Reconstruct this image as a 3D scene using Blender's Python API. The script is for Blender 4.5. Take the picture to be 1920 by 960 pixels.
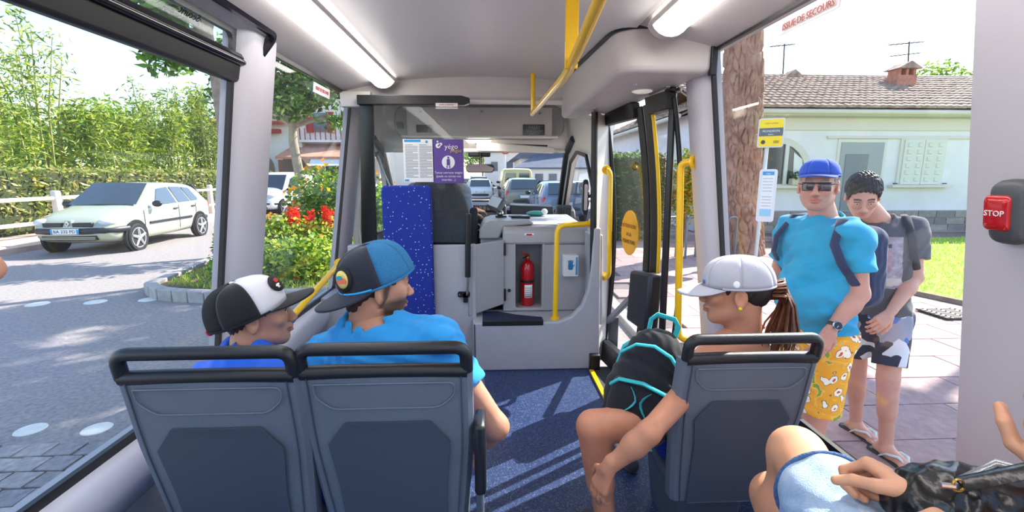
import bpy, bmesh, math, random
import numpy as np
from mathutils import Vector, Matrix
random.seed(7); RNG = np.random.default_rng(11)
scene = bpy.context.scene
for _o in list(bpy.data.objects): bpy.data.objects.remove(_o)
COL = scene.collection
# ------------------------------------------------------------------ camera
FPX, HOR, VPX = 870.0, 328.0, 920.0           # focal length, horizon row and vanishing column in a 1920x960 frame
CAM = np.array([0.0, 0.0, 1.70])
PITCH = math.atan((480-HOR)/FPX); YAW = math.atan((960-VPX)/FPX*math.cos(PITCH))
cam_data = bpy.data.cameras.new('camera'); cam = bpy.data.objects.new('camera', cam_data); COL.objects.link(cam)
cam_data.sensor_width = 36.0; cam_data.lens = FPX/1920*36.0; cam_data.clip_start = 0.05; cam_data.clip_end = 400
cam.location = CAM; cam.rotation_euler = (math.pi/2-PITCH, 0, -YAW)
scene.camera = cam
# ------------------------------------------------------------------ world, sun, exposure
SUN_DIR = Vector((0.66, 0.44, 0.66)).normalized()
world = bpy.data.worlds.new('sky'); scene.world = world; world.use_nodes = True
_nt = world.node_tree; _bg = _nt.nodes['Background']
_sky = _nt.nodes.new('ShaderNodeTexSky'); _sky.sky_type = 'NISHITA'; _sky.sun_disc = False
_sky.sun_elevation = math.asin(SUN_DIR.z); _sky.sun_rotation = math.atan2(SUN_DIR.x, SUN_DIR.y)
_sky.air_density = 1.0; _sky.dust_density = 0.7; _sky.ozone_density = 1.0
_nt.links.new(_sky.outputs[0], _bg.inputs['Color']); _bg.inputs['Strength'].default_value = 0.15
sun_data = bpy.data.lights.new('sun', 'SUN'); sun_data.energy = 3.8; sun_data.angle = 0.009; sun_data.color = (1.0, 0.93, 0.83)
sun = bpy.data.objects.new('sun', sun_data); COL.objects.link(sun)
sun.rotation_euler = SUN_DIR.to_track_quat('Z', 'Y').to_euler()
vs = scene.view_settings
vs.view_transform = 'Standard'; vs.look = 'None'; vs.gamma = 1.0; vs.use_curve_mapping = False
vs.exposure = 1.7
scene.cycles.transparent_max_bounces = 24
scene.cycles.max_bounces = 10; scene.cycles.diffuse_bounces = 6; scene.cycles.glossy_bounces = 4
scene.cycles.caustics_reflective = False; scene.cycles.caustics_refractive = False

# ------------------------------------------------------------------ pixel to point helpers (photo frame 1920x960)
_fw = np.array([math.sin(YAW)*math.cos(PITCH), math.cos(YAW)*math.cos(PITCH), -math.sin(PITCH)])
_rt = np.array([math.cos(YAW), -math.sin(YAW), 0.0]); _up = np.cross(_rt, _fw)
def _ray(px, py): return _fw+_rt*(px-960)/FPX+_up*(480-py)/FPX
def atY(px, py, d): r = _ray(px, py); return Vector(CAM+r*d/r[1])
def atX(px, py, d): r = _ray(px, py); return Vector(CAM+r*d/r[0])
def atZ(px, py, d): r = _ray(px, py); return Vector(CAM+r*(d-CAM[2])/r[2])

# ------------------------------------------------------------------ materials
def lin(c):
    if isinstance(c, str): c = [int(c[i:i+2], 16)/255 for i in (1, 3, 5)]
    else: c = [x/255 for x in c]
    return tuple((x/12.92 if x <= .04045 else ((x+.055)/1.055)**2.4) for x in c)
MATS = {}
def mat(name, col, rough=.5, metal=0, var=None, bump=None, spec=.5, emit=None, sss=0, coat=0, trans=0, sheen=0, col2=None, coord='Object'):
    """principled material; var=(noise scale, amount) mixes col with col2 (or a darker tone); bump=(scale, strength)"""
    if name in MATS: return MATS[name]
    m = bpy.data.materials.new(name); m.use_nodes = True; nt = m.node_tree; b = nt.nodes['Principled BSDF']
    c = lin(col); b.inputs['Base Color'].default_value = (*c, 1)
    b.inputs['Roughness'].default_value = rough; b.inputs['Metallic'].default_value = metal
    b.inputs['Specular IOR Level'].default_value = spec
    if sss: b.inputs['Subsurface Weight'].default_value = sss; b.inputs['Subsurface Radius'].default_value = (.012, .005, .003); b.inputs['Subsurface Scale'].default_value = 1
    if coat: b.inputs['Coat Weight'].default_value = coat; b.inputs['Coat Roughness'].default_value = .05
    if sheen: b.inputs['Sheen Weight'].default_value = sheen
    if emit: b.inputs['Emission Color'].default_value = (*lin(emit[0]), 1); b.inputs['Emission Strength'].default_value = emit[1]
    if var or bump: tc = nt.nodes.new('ShaderNodeTexCoord')
    if var:
        n = nt.nodes.new('ShaderNodeTexNoise'); n.inputs['Scale'].default_value = var[0]; n.inputs['Detail'].default_value = 5; n.inputs['Roughness'].default_value = .62
        nt.links.new(tc.outputs[coord], n.inputs['Vector'])
        r = nt.nodes.new('ShaderNodeValToRGB'); c2 = lin(col2) if col2 else tuple(x*(1-var[1]) for x in c)
        lo = tuple(x*(1+.35*var[1]) if not col2 else x for x in c)
        r.color_ramp.elements[0].position = .34; r.color_ramp.elements[1].position = .66
        r.color_ramp.elements[0].color = (*c2, 1); r.color_ramp.elements[1].color = (*[min(1, x) for x in lo], 1)
        nt.links.new(n.outputs['Fac'], r.inputs['Fac']); nt.links.new(r.outputs['Color'], b.inputs['Base Color'])
    if bump:
        n = nt.nodes.new('ShaderNodeTexNoise'); n.inputs['Scale'].default_value = bump[0]; n.inputs['Detail'].default_value = 4
        nt.links.new(tc.outputs[coord], n.inputs['Vector'])
        bp = nt.nodes.new('ShaderNodeBump'); bp.inputs['Strength'].default_value = bump[1]; bp.inputs['Distance'].default_value = .01
        nt.links.new(n.outputs['Fac'], bp.inputs['Height']); nt.links.new(bp.outputs['Normal'], b.inputs['Normal'])
    MATS[name] = m; return m
def glass(name, tint=(1, 1, 1), refl=1.0, haze=0.0):
    """thin pane: clear with fresnel reflection and a trace of dust"""
    if name in MATS: return MATS[name]
    m = bpy.data.materials.new(name); m.use_nodes = True; nt = m.node_tree; nt.nodes.clear()
    out = nt.nodes.new('ShaderNodeOutputMaterial'); t = nt.nodes.new('ShaderNodeBsdfTransparent'); t.inputs[0].default_value = (*tint, 1)
    g = nt.nodes.new('ShaderNodeBsdfGlossy'); g.inputs['Roughness'].default_value = 0.02
    lw = nt.nodes.new('ShaderNodeLayerWeight'); pw = nt.nodes.new('ShaderNodeMath'); pw.operation = 'POWER'; pw.inputs[1].default_value = 4.5; nt.links.new(lw.outputs['Facing'], pw.inputs[0])
    fr = nt.nodes.new('ShaderNodeMath'); fr.operation = 'MULTIPLY_ADD'; fr.inputs[1].default_value = .45; fr.inputs[2].default_value = .018; nt.links.new(pw.outputs[0], fr.inputs[0])
    mu = nt.nodes.new('ShaderNodeMath'); mu.operation = 'MULTIPLY'; mu.inputs[1].default_value = refl
    mx = nt.nodes.new('ShaderNodeMixShader'); nt.links.new(fr.outputs[0], mu.inputs[0]); nt.links.new(mu.outputs[0], mx.inputs[0])
    src = t
    if haze:
        d = nt.nodes.new('ShaderNodeBsdfDiffuse'); d.inputs[0].default_value = (.8, .8, .8, 1)
        hz = nt.nodes.new('ShaderNodeMixShader'); hz.inputs[0].default_value = haze
        nt.links.new(t.outputs[0], hz.inputs[1]); nt.links.new(d.outputs[0], hz.inputs[2]); src = hz
    nt.links.new(src.outputs[0], mx.inputs[1]); nt.links.new(g.outputs[0], mx.inputs[2]); nt.links.new(mx.outputs[0], out.inputs[0])
    MATS[name] = m; return m

# ------------------------------------------------------------------ object helpers
def wmat(o):
    if o is None: return Matrix.Identity(4)
    return (wmat(o.parent) @ o.matrix_parent_inverse if o.parent else Matrix.Identity(4)) @ o.matrix_basis
def tag(o, label=None, cat=None, group=None, kind=None):
    if label: o['label'] = label
    if cat: o['category'] = cat
    if group: o['group'] = group
    if kind: o['kind'] = kind
    return o
def empty(name, loc, label=None, cat=None, group=None, rz=0, kind=None):
    o = bpy.data.objects.new(name, None); COL.objects.link(o); o.location = loc; o.rotation_euler = (0, 0, rz); o.empty_display_size = .1
    return tag(o, label, cat, group, kind)
def link(name, me, parent=None, local=False):
    o = bpy.data.objects.new(name, me); COL.objects.link(o)
    if parent:
        o.parent = parent
        if not local: o.matrix_parent_inverse = wmat(parent).inverted()
    return o
def copy_tree(o, parent=None, **kw):
    c = o.copy(); COL.objects.link(c); c.parent = parent
    for k, v in kw.items(): c[k] = v
    for ch in list(o.children): copy_tree(ch, c)
    return c
def V(*a): return Vector(a)
def frame_to(d, up=(0, 0, 1)):
    """matrix whose columns are right, forward=d, up"""
    f = Vector(d).normalized(); r = f.cross(Vector(up))
    if r.length < 1e-4: r = Vector((1, 0, 0))
    r.normalize(); u = r.cross(f)
    return Matrix((r, f, u)).transposed()

class MB:
    """mesh builder: collects shapes, links them as one mesh object"""
    def __init__(s): s.v = []; s.f = []; s.mi = []
    def add(s, vs, fs, mi=0):
        o = len(s.v); s.v += [tuple(x) for x in vs]; s.f += [tuple(i+o for i in f) for f in fs]; s.mi += [mi]*len(fs); return s
    def box(s, c, d, R=None, mi=0):
        h = [Vector((x*d[0]/2, y*d[1]/2, z*d[2]/2)) for x in (-1, 1) for y in (-1, 1) for z in (-1, 1)]
        c = Vector(c); p = [(R @ q if R else q)+c for q in h]
        return s.add(p, [(0, 1, 3, 2), (4, 6, 7, 5), (0, 4, 5, 1), (2, 3, 7, 6), (0, 2, 6, 4), (1, 5, 7, 3)], mi)
    def hexa(s, p, mi=0):
        """8 points: bottom four counter-clockwise, top four"""
        return s.add(p, [(3, 2, 1, 0), (4, 5, 6, 7), (0, 1, 5, 4), (1, 2, 6, 5), (2, 3, 7, 6), (3, 0, 4, 7)], mi)
    def slab(s, pts, n, t, mi=0):
        """polygon pts extruded by t along n"""
        n = Vector(n).normalized()*t; a = [Vector(p) for p in pts]; k = len(a)
        return s.add(a+[p+n for p in a], [tuple(range(k-1, -1, -1)), tuple(range(k, 2*k))]+[(i, (i+1) % k, k+(i+1) % k, k+i) for i in range(k)], mi)
    def loft(s, rings, closed=True, caps=True, mi=0):
        k = len(rings[0]); vs = [p for r in rings for p in r]; fs = []
        for i in range(len(rings)-1):
            for j in range(k if closed else k-1):
                a = i*k+j; b = i*k+(j+1) % k; fs.append((a, b, b+k, a+k))
        if caps and closed: fs += [tuple(range(k-1, -1, -1)), tuple(range((len(rings)-1)*k, len(rings)*k))]
        return s.add(vs, fs, mi)
    def tube(s, pts, r, n=8, mi=0, caps=True, flat=None):
        """round bar through pts; r a number or one per point; flat=(a,b) scales the section"""
        pts = [Vector(p) for p in pts]; m = len(pts); rr = r if isinstance(r, (list, tuple)) else [r]*m
        rings = []; u = None
        for i in range(m):
            t = (pts[min(i+1, m-1)]-pts[max(i-1, 0)]).normalized()
            if u is None: u = t.orthogonal().normalized() if abs(t.z) > .95 else t.cross(Vector((0, 0, 1))).normalized()
            else: u = (u-t*u.dot(t)).normalized()
            w = t.cross(u); fa, fb = flat or (1, 1)
            rings.append([pts[i]+(u*math.cos(2*math.pi*j/n)*fa+w*math.sin(2*math.pi*j/n)*fb)*rr[i] for j in range(n)])
        return s.loft(rings, True, caps, mi)
    def lathe(s, prof, c, axis=(0, 0, 1), n=20, mi=0):
        """prof: (radius, along) pairs"""
        R = frame_to(axis, (0, 1, 0) if abs(Vector(axis).normalized().z) > .9 else (0, 0, 1)); c = Vector(c)
        a = R @ Vector((1, 0, 0)); b = R @ Vector((0, 0, 1)); d = Vector(axis).normalized()
        rings = [[c+d*h+(a*math.cos(2*math.pi*j/n)+b*math.sin(2*math.pi*j/n))*max(r, 1e-4) for j in range(n)] for r, h in prof]
        return s.loft(rings, True, True, mi)
    def ball(s, c, r, R=None, n=12, m=8, mi=0):
        r = (r, r, r) if not isinstance(r, (tuple, list)) else r; c = Vector(c); rings = []
        for i in range(m+1):
            t = math.pi*i/m; q = max(math.sin(t), 1e-3)
            ring = [Vector((r[0]*q*math.cos(2*math.pi*j/n), r[1]*q*math.sin(2*math.pi*j/n), -r[2]*math.cos(t))) for j in range(n)]
            rings.append([(R @ p if R else p)+c for p in ring])
        return s.loft(rings, True, True, mi)
    def grid(s, fn, nu, nv, mi=0, wrap=False):
        vs = [fn(i/nu, j/nv) for i in range(nu+1) for j in range(nv+1)]; fs = []
        for i in range(nu):
            for j in range(nv): a = i*(nv+1)+j; fs.append((a, a+nv+1, a+nv+2, a+1))
        return s.add(vs, fs, mi)
    def mesh(s, name, m, smooth=40):
        me = bpy.data.meshes.new(name); me.from_pydata([tuple(x) for x in s.v], [], s.f)
        for k in (m if isinstance(m, (list, tuple)) else [m]): me.materials.append(k)
        if any(s.mi): me.polygons.foreach_set('material_index', s.mi)
        if smooth:
            me.polygons.foreach_set('use_smooth', [True]*len(me.polygons)); me.set_sharp_from_angle(angle=math.radians(smooth))
        me.update(); return me
    def build(s, name, m, parent=None, bevel=0, smooth=40, local=False, seg=2, sub=0, solid=0):
        off = None
        if parent is None and not local:
            a = np.array(s.v); off = Vector(((a[:, 0].min()+a[:, 0].max())/2, (a[:, 1].min()+a[:, 1].max())/2, a[:, 2].min()))
            s.v = [tuple(Vector(p)-off) for p in s.v]
        me = s.mesh(name, m, smooth)
        bm = bmesh.new(); bm.from_mesh(me); bmesh.ops.recalc_face_normals(bm, faces=bm.faces); bm.to_mesh(me); bm.free()
        if smooth: me.set_sharp_from_angle(angle=math.radians(smooth))
        o = link(name, me, parent, local)
        if off is not None: o.location = off
        if solid: md = o.modifiers.new('solid', 'SOLIDIFY'); md.thickness = solid; md.offset = 0
        if bevel: md = o.modifiers.new('bevel', 'BEVEL'); md.width = bevel; md.segments = seg; md.limit_method = 'ANGLE'; md.angle_limit = math.radians(35)
        if sub: md = o.modifiers.new('sub', 'SUBSURF'); md.levels = sub; md.render_levels = sub
        return o
def box(name, c, d, m, parent=None, bevel=.004, R=None, **k): return MB().box(c, d, R).build(name, m, parent, bevel, **k)
def bar(name, pts, r, m, parent=None, n=10, **k): return MB().tube(pts, r, n).build(name, m, parent, **k)
def arc(pts, rad, seg=5):
    """polyline with rounded corners"""
    pts = [Vector(p) for p in pts]; out = [pts[0]]
    for a, b, c in zip(pts, pts[1:], pts[2:]):
        d1 = (a-b); d2 = (c-b); q = min(rad, d1.length*.49, d2.length*.49); p1 = b+d1.normalized()*q; p2 = b+d2.normalized()*q
        for i in range(seg+1): t = i/seg; out.append(p1*(1-t)**2+b*2*t*(1-t)+p2*t*t)
    return out+[pts[-1]]
def rrect(w, h, r, seg=4):
    """rounded rectangle outline as 2-D points"""
    o = []
    for cx, cy, a0 in ((w/2-r, h/2-r, 0), (-w/2+r, h/2-r, 90), (-w/2+r, -h/2+r, 180), (w/2-r, -h/2+r, 270)):
        for i in range(seg+1): a = math.radians(a0+90*i/seg); o.append((cx+r*math.cos(a), cy+r*math.sin(a)))
    return o
def panel(name, c, u, v, w, h, t, m, parent=None, r=.01, bevel=0, **k):
    """rounded rectangular plate centred on c, spanned by u (width) and v (height), thickness t along u x v"""
    c = Vector(c); u = Vector(u).normalized(); v = Vector(v).normalized(); n = u.cross(v)
    return MB().slab([c+u*x+v*y-n*t/2 for x, y in rrect(w, h, min(r, w*.49, h*.49))], n, t).build(name, m, parent, bevel, **k)
def ring_frame(name, outer, inner, n, t, m, parent=None, **k):
    """flat frame between two outlines with the same number of points"""
    b = MB(); n = Vector(n).normalized()*t; k0 = len(outer); O = [Vector(p) for p in outer]; I = [Vector(p) for p in inner]
    vs = O+I+[p+n for p in O]+[p+n for p in I]; fs = []
    for i in range(k0):
        j = (i+1) % k0
        fs += [(i, j, k0+j, k0+i), (2*k0+i, 3*k0+i, 3*k0+j, 2*k0+j), (i, 2*k0+i, 2*k0+j, j), (k0+i, k0+j, 3*k0+j, 3*k0+i)]
    return b.add(vs, fs).build(name, m, parent, **k)
def text(name, s, c, u, v, size, m, parent=None, align='CENTER', ext=.0006):
    cu = bpy.data.curves.new(name, 'FONT'); cu.body = s; cu.size = size; cu.align_x = align; cu.align_y = 'CENTER'; cu.extrude = ext; cu.resolution_u = 2
    cu.materials.append(m); u = Vector(u).normalized(); v = Vector(v).normalized(); n = u.cross(v).normalized(); v = n.cross(u)
    tmp = bpy.data.objects.new(name, cu); me = bpy.data.meshes.new_from_object(tmp); bpy.data.objects.remove(tmp)
    o = link(name, me); R = Matrix((u, v, n)).transposed().to_4x4(); R.translation = Vector(c)
    if parent: o.parent = parent; o.matrix_parent_inverse = wmat(parent).inverted()
    o.matrix_basis = R; return o

# ------------------------------------------------------------------ smooth solids (signed distance + surface nets) for bodies, cloth, bark
def _smin(a, b, k):
    if k <= 0: return np.minimum(a, b)
    h = np.clip(.5+.5*(b-a)/k, 0, 1); return b+(a-b)*h-k*h*(1-h)
def field(prims):
    def f(P):
        d = np.full(len(P), 9.0, np.float32)
        for p in prims:
            t = p[0]; sub = t.startswith('-'); t = t.lstrip('-'); k = p[-1]
            if t in 'cf':
                a = np.array(p[1], np.float32); ba = np.array(p[2], np.float32)-a; pa = P-a
                h = np.clip(pa@ba/max(ba@ba, 1e-9), 0, 1); q = np.sqrt(((pa-h[:, None]*ba)**2).sum(1))-(p[3]+(p[4]-p[3])*h)
                if t == 'f': q = np.maximum(q, (pa-ba)@(ba/max(np.linalg.norm(ba), 1e-6)))
            elif t == 'e':
                r = np.array(p[2], np.float32); x = P-np.array(p[1], np.float32)
                if p[3] is not None: x = x@np.array(p[3], np.float32)
                k0 = np.sqrt(((x/r)**2).sum(1)); k1 = np.sqrt(((x/r/r)**2).sum(1)); q = np.where(k1 > 1e-6, k0*(k0-1)/np.maximum(k1, 1e-6), -r.min())
            elif t == 'b':
                x = P-np.array(p[1], np.float32)
                if p[3] is not None: x = x@np.array(p[3], np.float32)
                y = np.abs(x)-(np.array(p[2], np.float32)-p[4]); q = np.sqrt((np.maximum(y, 0)**2).sum(1))+np.minimum(y.max(1), 0)-p[4]
            elif t == 'p':   # keep the side the normal points away from
                q = -((P-np.array(p[1], np.float32))@np.array(p[2], np.float32)/np.linalg.norm(p[2]))
            elif t == 'w':   # wrinkles: amplitude, wavelength vector list
                q = 0
                for amp, kx, ph in p[1]: q = q+amp*np.sin(P@np.array(kx, np.float32)+ph+1.7*np.sin(P@np.array((kx[1]*.31, kx[2]*.31, kx[0]*.31), np.float32)))
                d = d+q; continue
            d = -_smin(-d, q, k) if sub else _smin(d, q, k)
        return d
    return f
def nets(f, lo, hi, h):
    lo = np.array(lo, np.float32); n = (np.ceil((np.array(hi)-lo)/h/8).astype(int))*8; nb = n//8
    bi = np.stack(np.meshgrid(*[np.arange(k) for k in nb], indexing='ij'), -1).reshape(-1, 3)
    dc = f((lo+(bi*8+3.5)*h).astype(np.float32)); vol = np.repeat(np.repeat(np.repeat(dc.reshape(nb), 8, 0), 8, 1), 8, 2)
    sel = bi[np.abs(dc) < h*8*1.35]; loc = np.stack(np.meshgrid(*[np.arange(8)]*3, indexing='ij'), -1).reshape(-1, 3)
    for i in range(0, len(sel), 400):
        ix = (sel[i:i+400, None]*8+loc[None]).reshape(-1, 3); vol[ix[:, 0], ix[:, 1], ix[:, 2]] = f((lo+ix*h).astype(np.float32))
    ins = vol < 0; c = [ins[dx:n[0]-1+dx, dy:n[1]-1+dy, dz:n[2]-1+dz] for dx in (0, 1) for dy in (0, 1) for dz in (0, 1)]
    s = sum(x.astype(np.uint8) for x in c); cells = np.argwhere((s > 0) & (s < 8)); idx = np.full(n-1, -1, np.int64); idx[tuple(cells.T)] = np.arange(len(cells))
    acc = np.zeros((len(cells), 3)); cnt = np.zeros(len(cells)); cor = [(dx, dy, dz) for dx in (0, 1) for dy in (0, 1) for dz in (0, 1)]
    val = [vol[cells[:, 0]+a, cells[:, 1]+b, cells[:, 2]+g] for a, b, g in cor]
    for i in range(8):
        for j in range(i+1, 8):
            if sum(abs(np.array(cor[i])-cor[j])) != 1: continue
            x = (val[i] < 0) != (val[j] < 0); t = np.where(x, val[i]/np.where(x, val[i]-val[j], 1), 0)
            acc += np.where(x[:, None], np.array(cor[i])+t[:, None]*(np.array(cor[j])-np.array(cor[i])), 0); cnt += x
    verts = lo+(cells+acc/cnt[:, None])*h; faces = []
    for ax in range(3):
        a, b = [(1, 2), (2, 0), (0, 1)][ax]; s0 = [slice(1, -1)]*3; s1 = list(s0); s0[ax] = slice(0, -1); s1[ax] = slice(1, None)
        A = ins[tuple(s0)]; B = ins[tuple(s1)]; e = np.argwhere(A != B)
        if not len(e): continue
        fl = A[tuple(e.T)]; e = e.copy()
        for k in range(3):
            if k != ax: e[:, k] += 1
        def cell(da, db):
            q = e.copy(); q[:, a] += da; q[:, b] += db; return idx[tuple(q.T)]
        q = np.stack([cell(-1, -1), cell(0, -1), cell(0, 0), cell(-1, 0)], 1); q[~fl] = q[~fl][:, ::-1]; faces.append(q)
    faces = np.concatenate(faces); faces = faces[(faces >= 0).all(1)]
    return verts, faces
def bounds(prims, pad=.03):
    lo = np.full(3, 9e9); hi = -lo
    for p in prims:
        if p[0] in 'cf': ps = [(np.array(p[1]), p[3]), (np.array(p[2]), p[4])]
        elif p[0] == 'e': ps = [(np.array(p[1]), max(p[2]))]
        elif p[0] == 'b': ps = [(np.array(p[1]), float(np.linalg.norm(p[2])))]
        else: continue
        for c, r in ps: lo = np.minimum(lo, c-r); hi = np.maximum(hi, c+r)
    return lo-pad, hi+pad
def solid(name, lists, m, parent=None, h=.006, matfn=None, smooth=True, lohi=None, attrs=None):
    """lists: [(prims, cell)] or prims; every list becomes smooth surface in ONE mesh"""
    if lists and isinstance(lists[0][0], str): lists = [(lists, h)]
    vs, fs, o = [], [], 0
    for prims, hh in lists:
        lo, hi = lohi or bounds(prims); v, q = nets(field(prims), lo, hi, hh); vs.append(v); fs.append(q+o); o += len(v)
    v = np.concatenate(vs); q = np.concatenate(fs); me = bpy.data.meshes.new(name)
    me.vertices.add(len(v)); me.vertices.foreach_set('co', v.astype(np.float32).ravel()); me.loops.add(len(q)*4); me.loops.foreach_set('vertex_index', q.ravel().astype(np.int32))
    me.polygons.add(len(q)); me.polygons.foreach_set('loop_start', np.arange(0, len(q)*4, 4, dtype=np.int32)); me.polygons.foreach_set('loop_total', np.full(len(q), 4, np.int32))
    for k in (m if isinstance(m, (list, tuple)) else [m]): me.materials.append(k)
    if matfn is not None: me.polygons.foreach_set('material_index', matfn(v[q].mean(1)).astype(np.int32))
    for an_, fn_ in (attrs or {}).items(): at = me.attributes.new(an_, 'FLOAT', 'POINT'); at.data.foreach_set('value', fn_(v).astype(np.float32))
    me.update(calc_edges=True); me.validate(); me.polygons.foreach_set('use_smooth', [smooth]*len(me.polygons))
    return link(name, me, parent)
def leaves_mesh(name, cen, nrm_spread, size, mats, parent=None, aspect=2.2, droop=.3, curl=True, mi=None):
    """many small pointed leaves: cen (n,3) positions, each a folded rhombus of its own"""
    n = len(cen); d = RNG.normal(size=(n, 3)); d[:, 2] = d[:, 2]*.6-droop; d /= np.linalg.norm(d, axis=1)[:, None]
    w = np.cross(d, RNG.normal(size=(n, 3))); w /= np.linalg.norm(w, axis=1)[:, None]+1e-9; nn = np.cross(d, w)
    L = size*(.6+.8*RNG.random((n, 1))); W = L/aspect/2
    p0 = cen; p1 = cen+d*L*.5+w*W+nn*W*.35; p2 = cen+d*L; p3 = cen+d*L*.5-w*W+nn*W*.35
    v = np.stack([p0, p1, p2, p3], 1).reshape(-1, 3); i = np.arange(n)*4
    q = np.concatenate([np.stack([i, i+1, i+2], 1), np.stack([i, i+2, i+3], 1)], 0)
    me = bpy.data.meshes.new(name); me.vertices.add(len(v)); me.vertices.foreach_set('co', v.astype(np.float32).ravel())
    me.loops.add(len(q)*3); me.loops.foreach_set('vertex_index', q.ravel().astype(np.int32)); me.polygons.add(len(q))
    me.polygons.foreach_set('loop_start', np.arange(0, len(q)*3, 3, dtype=np.int32)); me.polygons.foreach_set('loop_total', np.full(len(q), 3, np.int32))
    for k in mats: me.materials.append(k)
    r = (RNG.integers(0, len(mats), n) if mi is None else mi); me.polygons.foreach_set('material_index', np.concatenate([r, r]).astype(np.int32))
    me.update(calc_edges=True); return link(name, me, parent)
def leaf_mat(name, col, trans=.35):
    if name in MATS: return MATS[name]
    m = bpy.data.materials.new(name); m.use_nodes = True; nt = m.node_tree; b = nt.nodes['Principled BSDF']; c = lin(col)
    b.inputs['Base Color'].default_value = (*c, 1); b.inputs['Roughness'].default_value = .45; b.inputs['Specular IOR Level'].default_value = .35
    t = nt.nodes.new('ShaderNodeBsdfTranslucent'); t.inputs[0].default_value = (min(1, c[0]*1.5), min(1, c[1]*1.5), c[2]*.8, 1)
    mx = nt.nodes.new('ShaderNodeMixShader'); mx.inputs[0].default_value = trans; out = nt.nodes['Material Output']
    nt.links.new(b.outputs[0], mx.inputs[1]); nt.links.new(t.outputs[0], mx.inputs[2]); nt.links.new(mx.outputs[0], out.inputs[0])
    MATS[name] = m; return m
# ================================================================== materials of the bus
M_shell = mat('shell_grey', (204, 198, 196), .48, var=(3, .05), bump=(260, .12))
M_shell2 = mat('shell_lower', (176, 177, 186), .5, var=(4, .05), bump=(300, .18))
M_ceil = mat('ceiling_white', (246, 243, 243), .4, var=(1.2, .03))
M_pill = mat('pillar_grey', (190, 187, 197), .5, bump=(240, .1))
M_black = mat('black_rubber', (20, 21, 25), .42)
M_blackg = mat('black_gloss', (14, 16, 20), .15)
M_dark = mat('dark_plastic', (38, 42, 50), .4, bump=(350, .12))
M_yel = mat('yellow_paint', (246, 196, 16), .3, coat=.4)
M_white = mat('white_plastic', (228, 226, 222), .4)
M_cream = mat('cream_plastic', (236, 230, 222), .45, bump=(200, .08))
M_steel = mat('steel', (190, 192, 196), .25, 1)
M_red = mat('red_paint', (190, 20, 28), .3)
M_paper = mat('paper', (236, 236, 236), .7)
M_glass = glass('window_glass', (.97, .985, .985), 1.0, .012)
M_glassp = glass('screen_glass', (.95, .97, .97), .8, .02)
def floor_material():
    m = bpy.data.materials.new('blue_vinyl'); m.use_nodes = True; nt = m.node_tree; b = nt.nodes['Principled BSDF']; tc = nt.nodes.new('ShaderNodeTexCoord')
    n = nt.nodes.new('ShaderNodeTexNoise'); n.inputs['Scale'].default_value = 190; n.inputs['Detail'].default_value = 2
    r = nt.nodes.new('ShaderNodeValToRGB'); e = r.color_ramp.elements; e[0].position = .36; e[0].color = (*lin((26, 42, 78)), 1); e[1].position = .74; e[1].color = (*lin((120, 138, 172)), 1)
    k = e.new(.58); k.color = (*lin((42, 62, 104)), 1)
    n2 = nt.nodes.new('ShaderNodeTexNoise'); n2.inputs['Scale'].default_value = 5; r2 = nt.nodes.new('ShaderNodeMapRange'); r2.inputs['To Min'].default_value = .3; r2.inputs['To Max'].default_value = .5
    for q in (n, n2): nt.links.new(tc.outputs['Object'], q.inputs['Vector'])
    nt.links.new(n.outputs['Fac'], r.inputs['Fac']); nt.links.new(r.outputs['Color'], b.inputs['Base Color']); nt.links.new(n2.outputs['Fac'], r2.inputs['Value']); nt.links.new(r2.outputs[0], b.inputs['Roughness'])
    return m
M_floor = floor_material()
FZ = .35                                            # bus floor above the pavement
def S(o, kind='structure'): o['kind'] = kind; return o
def wl(y, z, i=0.): return V(-1.0-.15*(2.27-z)+i, y, z)          # left wall surface (leans in towards the roof)
def wr(y, z, i=0.): return V(1.02+.13*(2.27-z)-i, y, z)          # right wall surface
def wd(y, z, i=0.): return V(.94-.15*(y-2.4)+.09*(1-((z-1.15)/.95)**2)-i, y, z)   # bowed door skin
# ------------------------------------------------------------------ floor, ceiling
S(MB().box((0, .45, FZ-.02), (2.62, 5.3, .04)).build('floor', M_floor, None, 0))
b = MB()
def cl(u, v): x = -.62+1.26*u; return V(x, -2.2+5.55*v, 2.37-.03*(2*u-1)**2)
b.grid(cl, 8, 1)
ceil = S(b.build('ceiling', M_ceil, None, 0, solid=.02))
for sgn, x0, x1, w in ((-1, -.60, -1.02, wl), (1, .62, 1.03, wr)):
    MB().loft([[V(x0, y, 2.345), V(x0, y, 2.42), w(y, 2.42, -.03), w(y, 2.255, 0)] for y in (-2.2, 3.36)], True).build('cove_panel', M_shell, ceil)
MB().hexa([V(-.98, 3.33, 2.215), V(.62, 3.33, 2.215), V(.62, 3.40, 2.2), V(-.98, 3.40, 2.2), V(-.98, 3.33, 2.42), V(.62, 3.33, 2.42), V(.62, 3.40, 2.42), V(-.98, 3.40, 2.42)]).build('header_beam', M_shell, ceil, .015)
bar('header_rib', [V(-.9, 3.36, 2.2), V(.6, 3.36, 2.2)], .018, M_white, ceil)
# outer roof skin so that no sky leaks in
MB().box((0, 1.2, 2.50), (2.3, 7.0, .05)).build('outer_roof', M_white, ceil)
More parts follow.
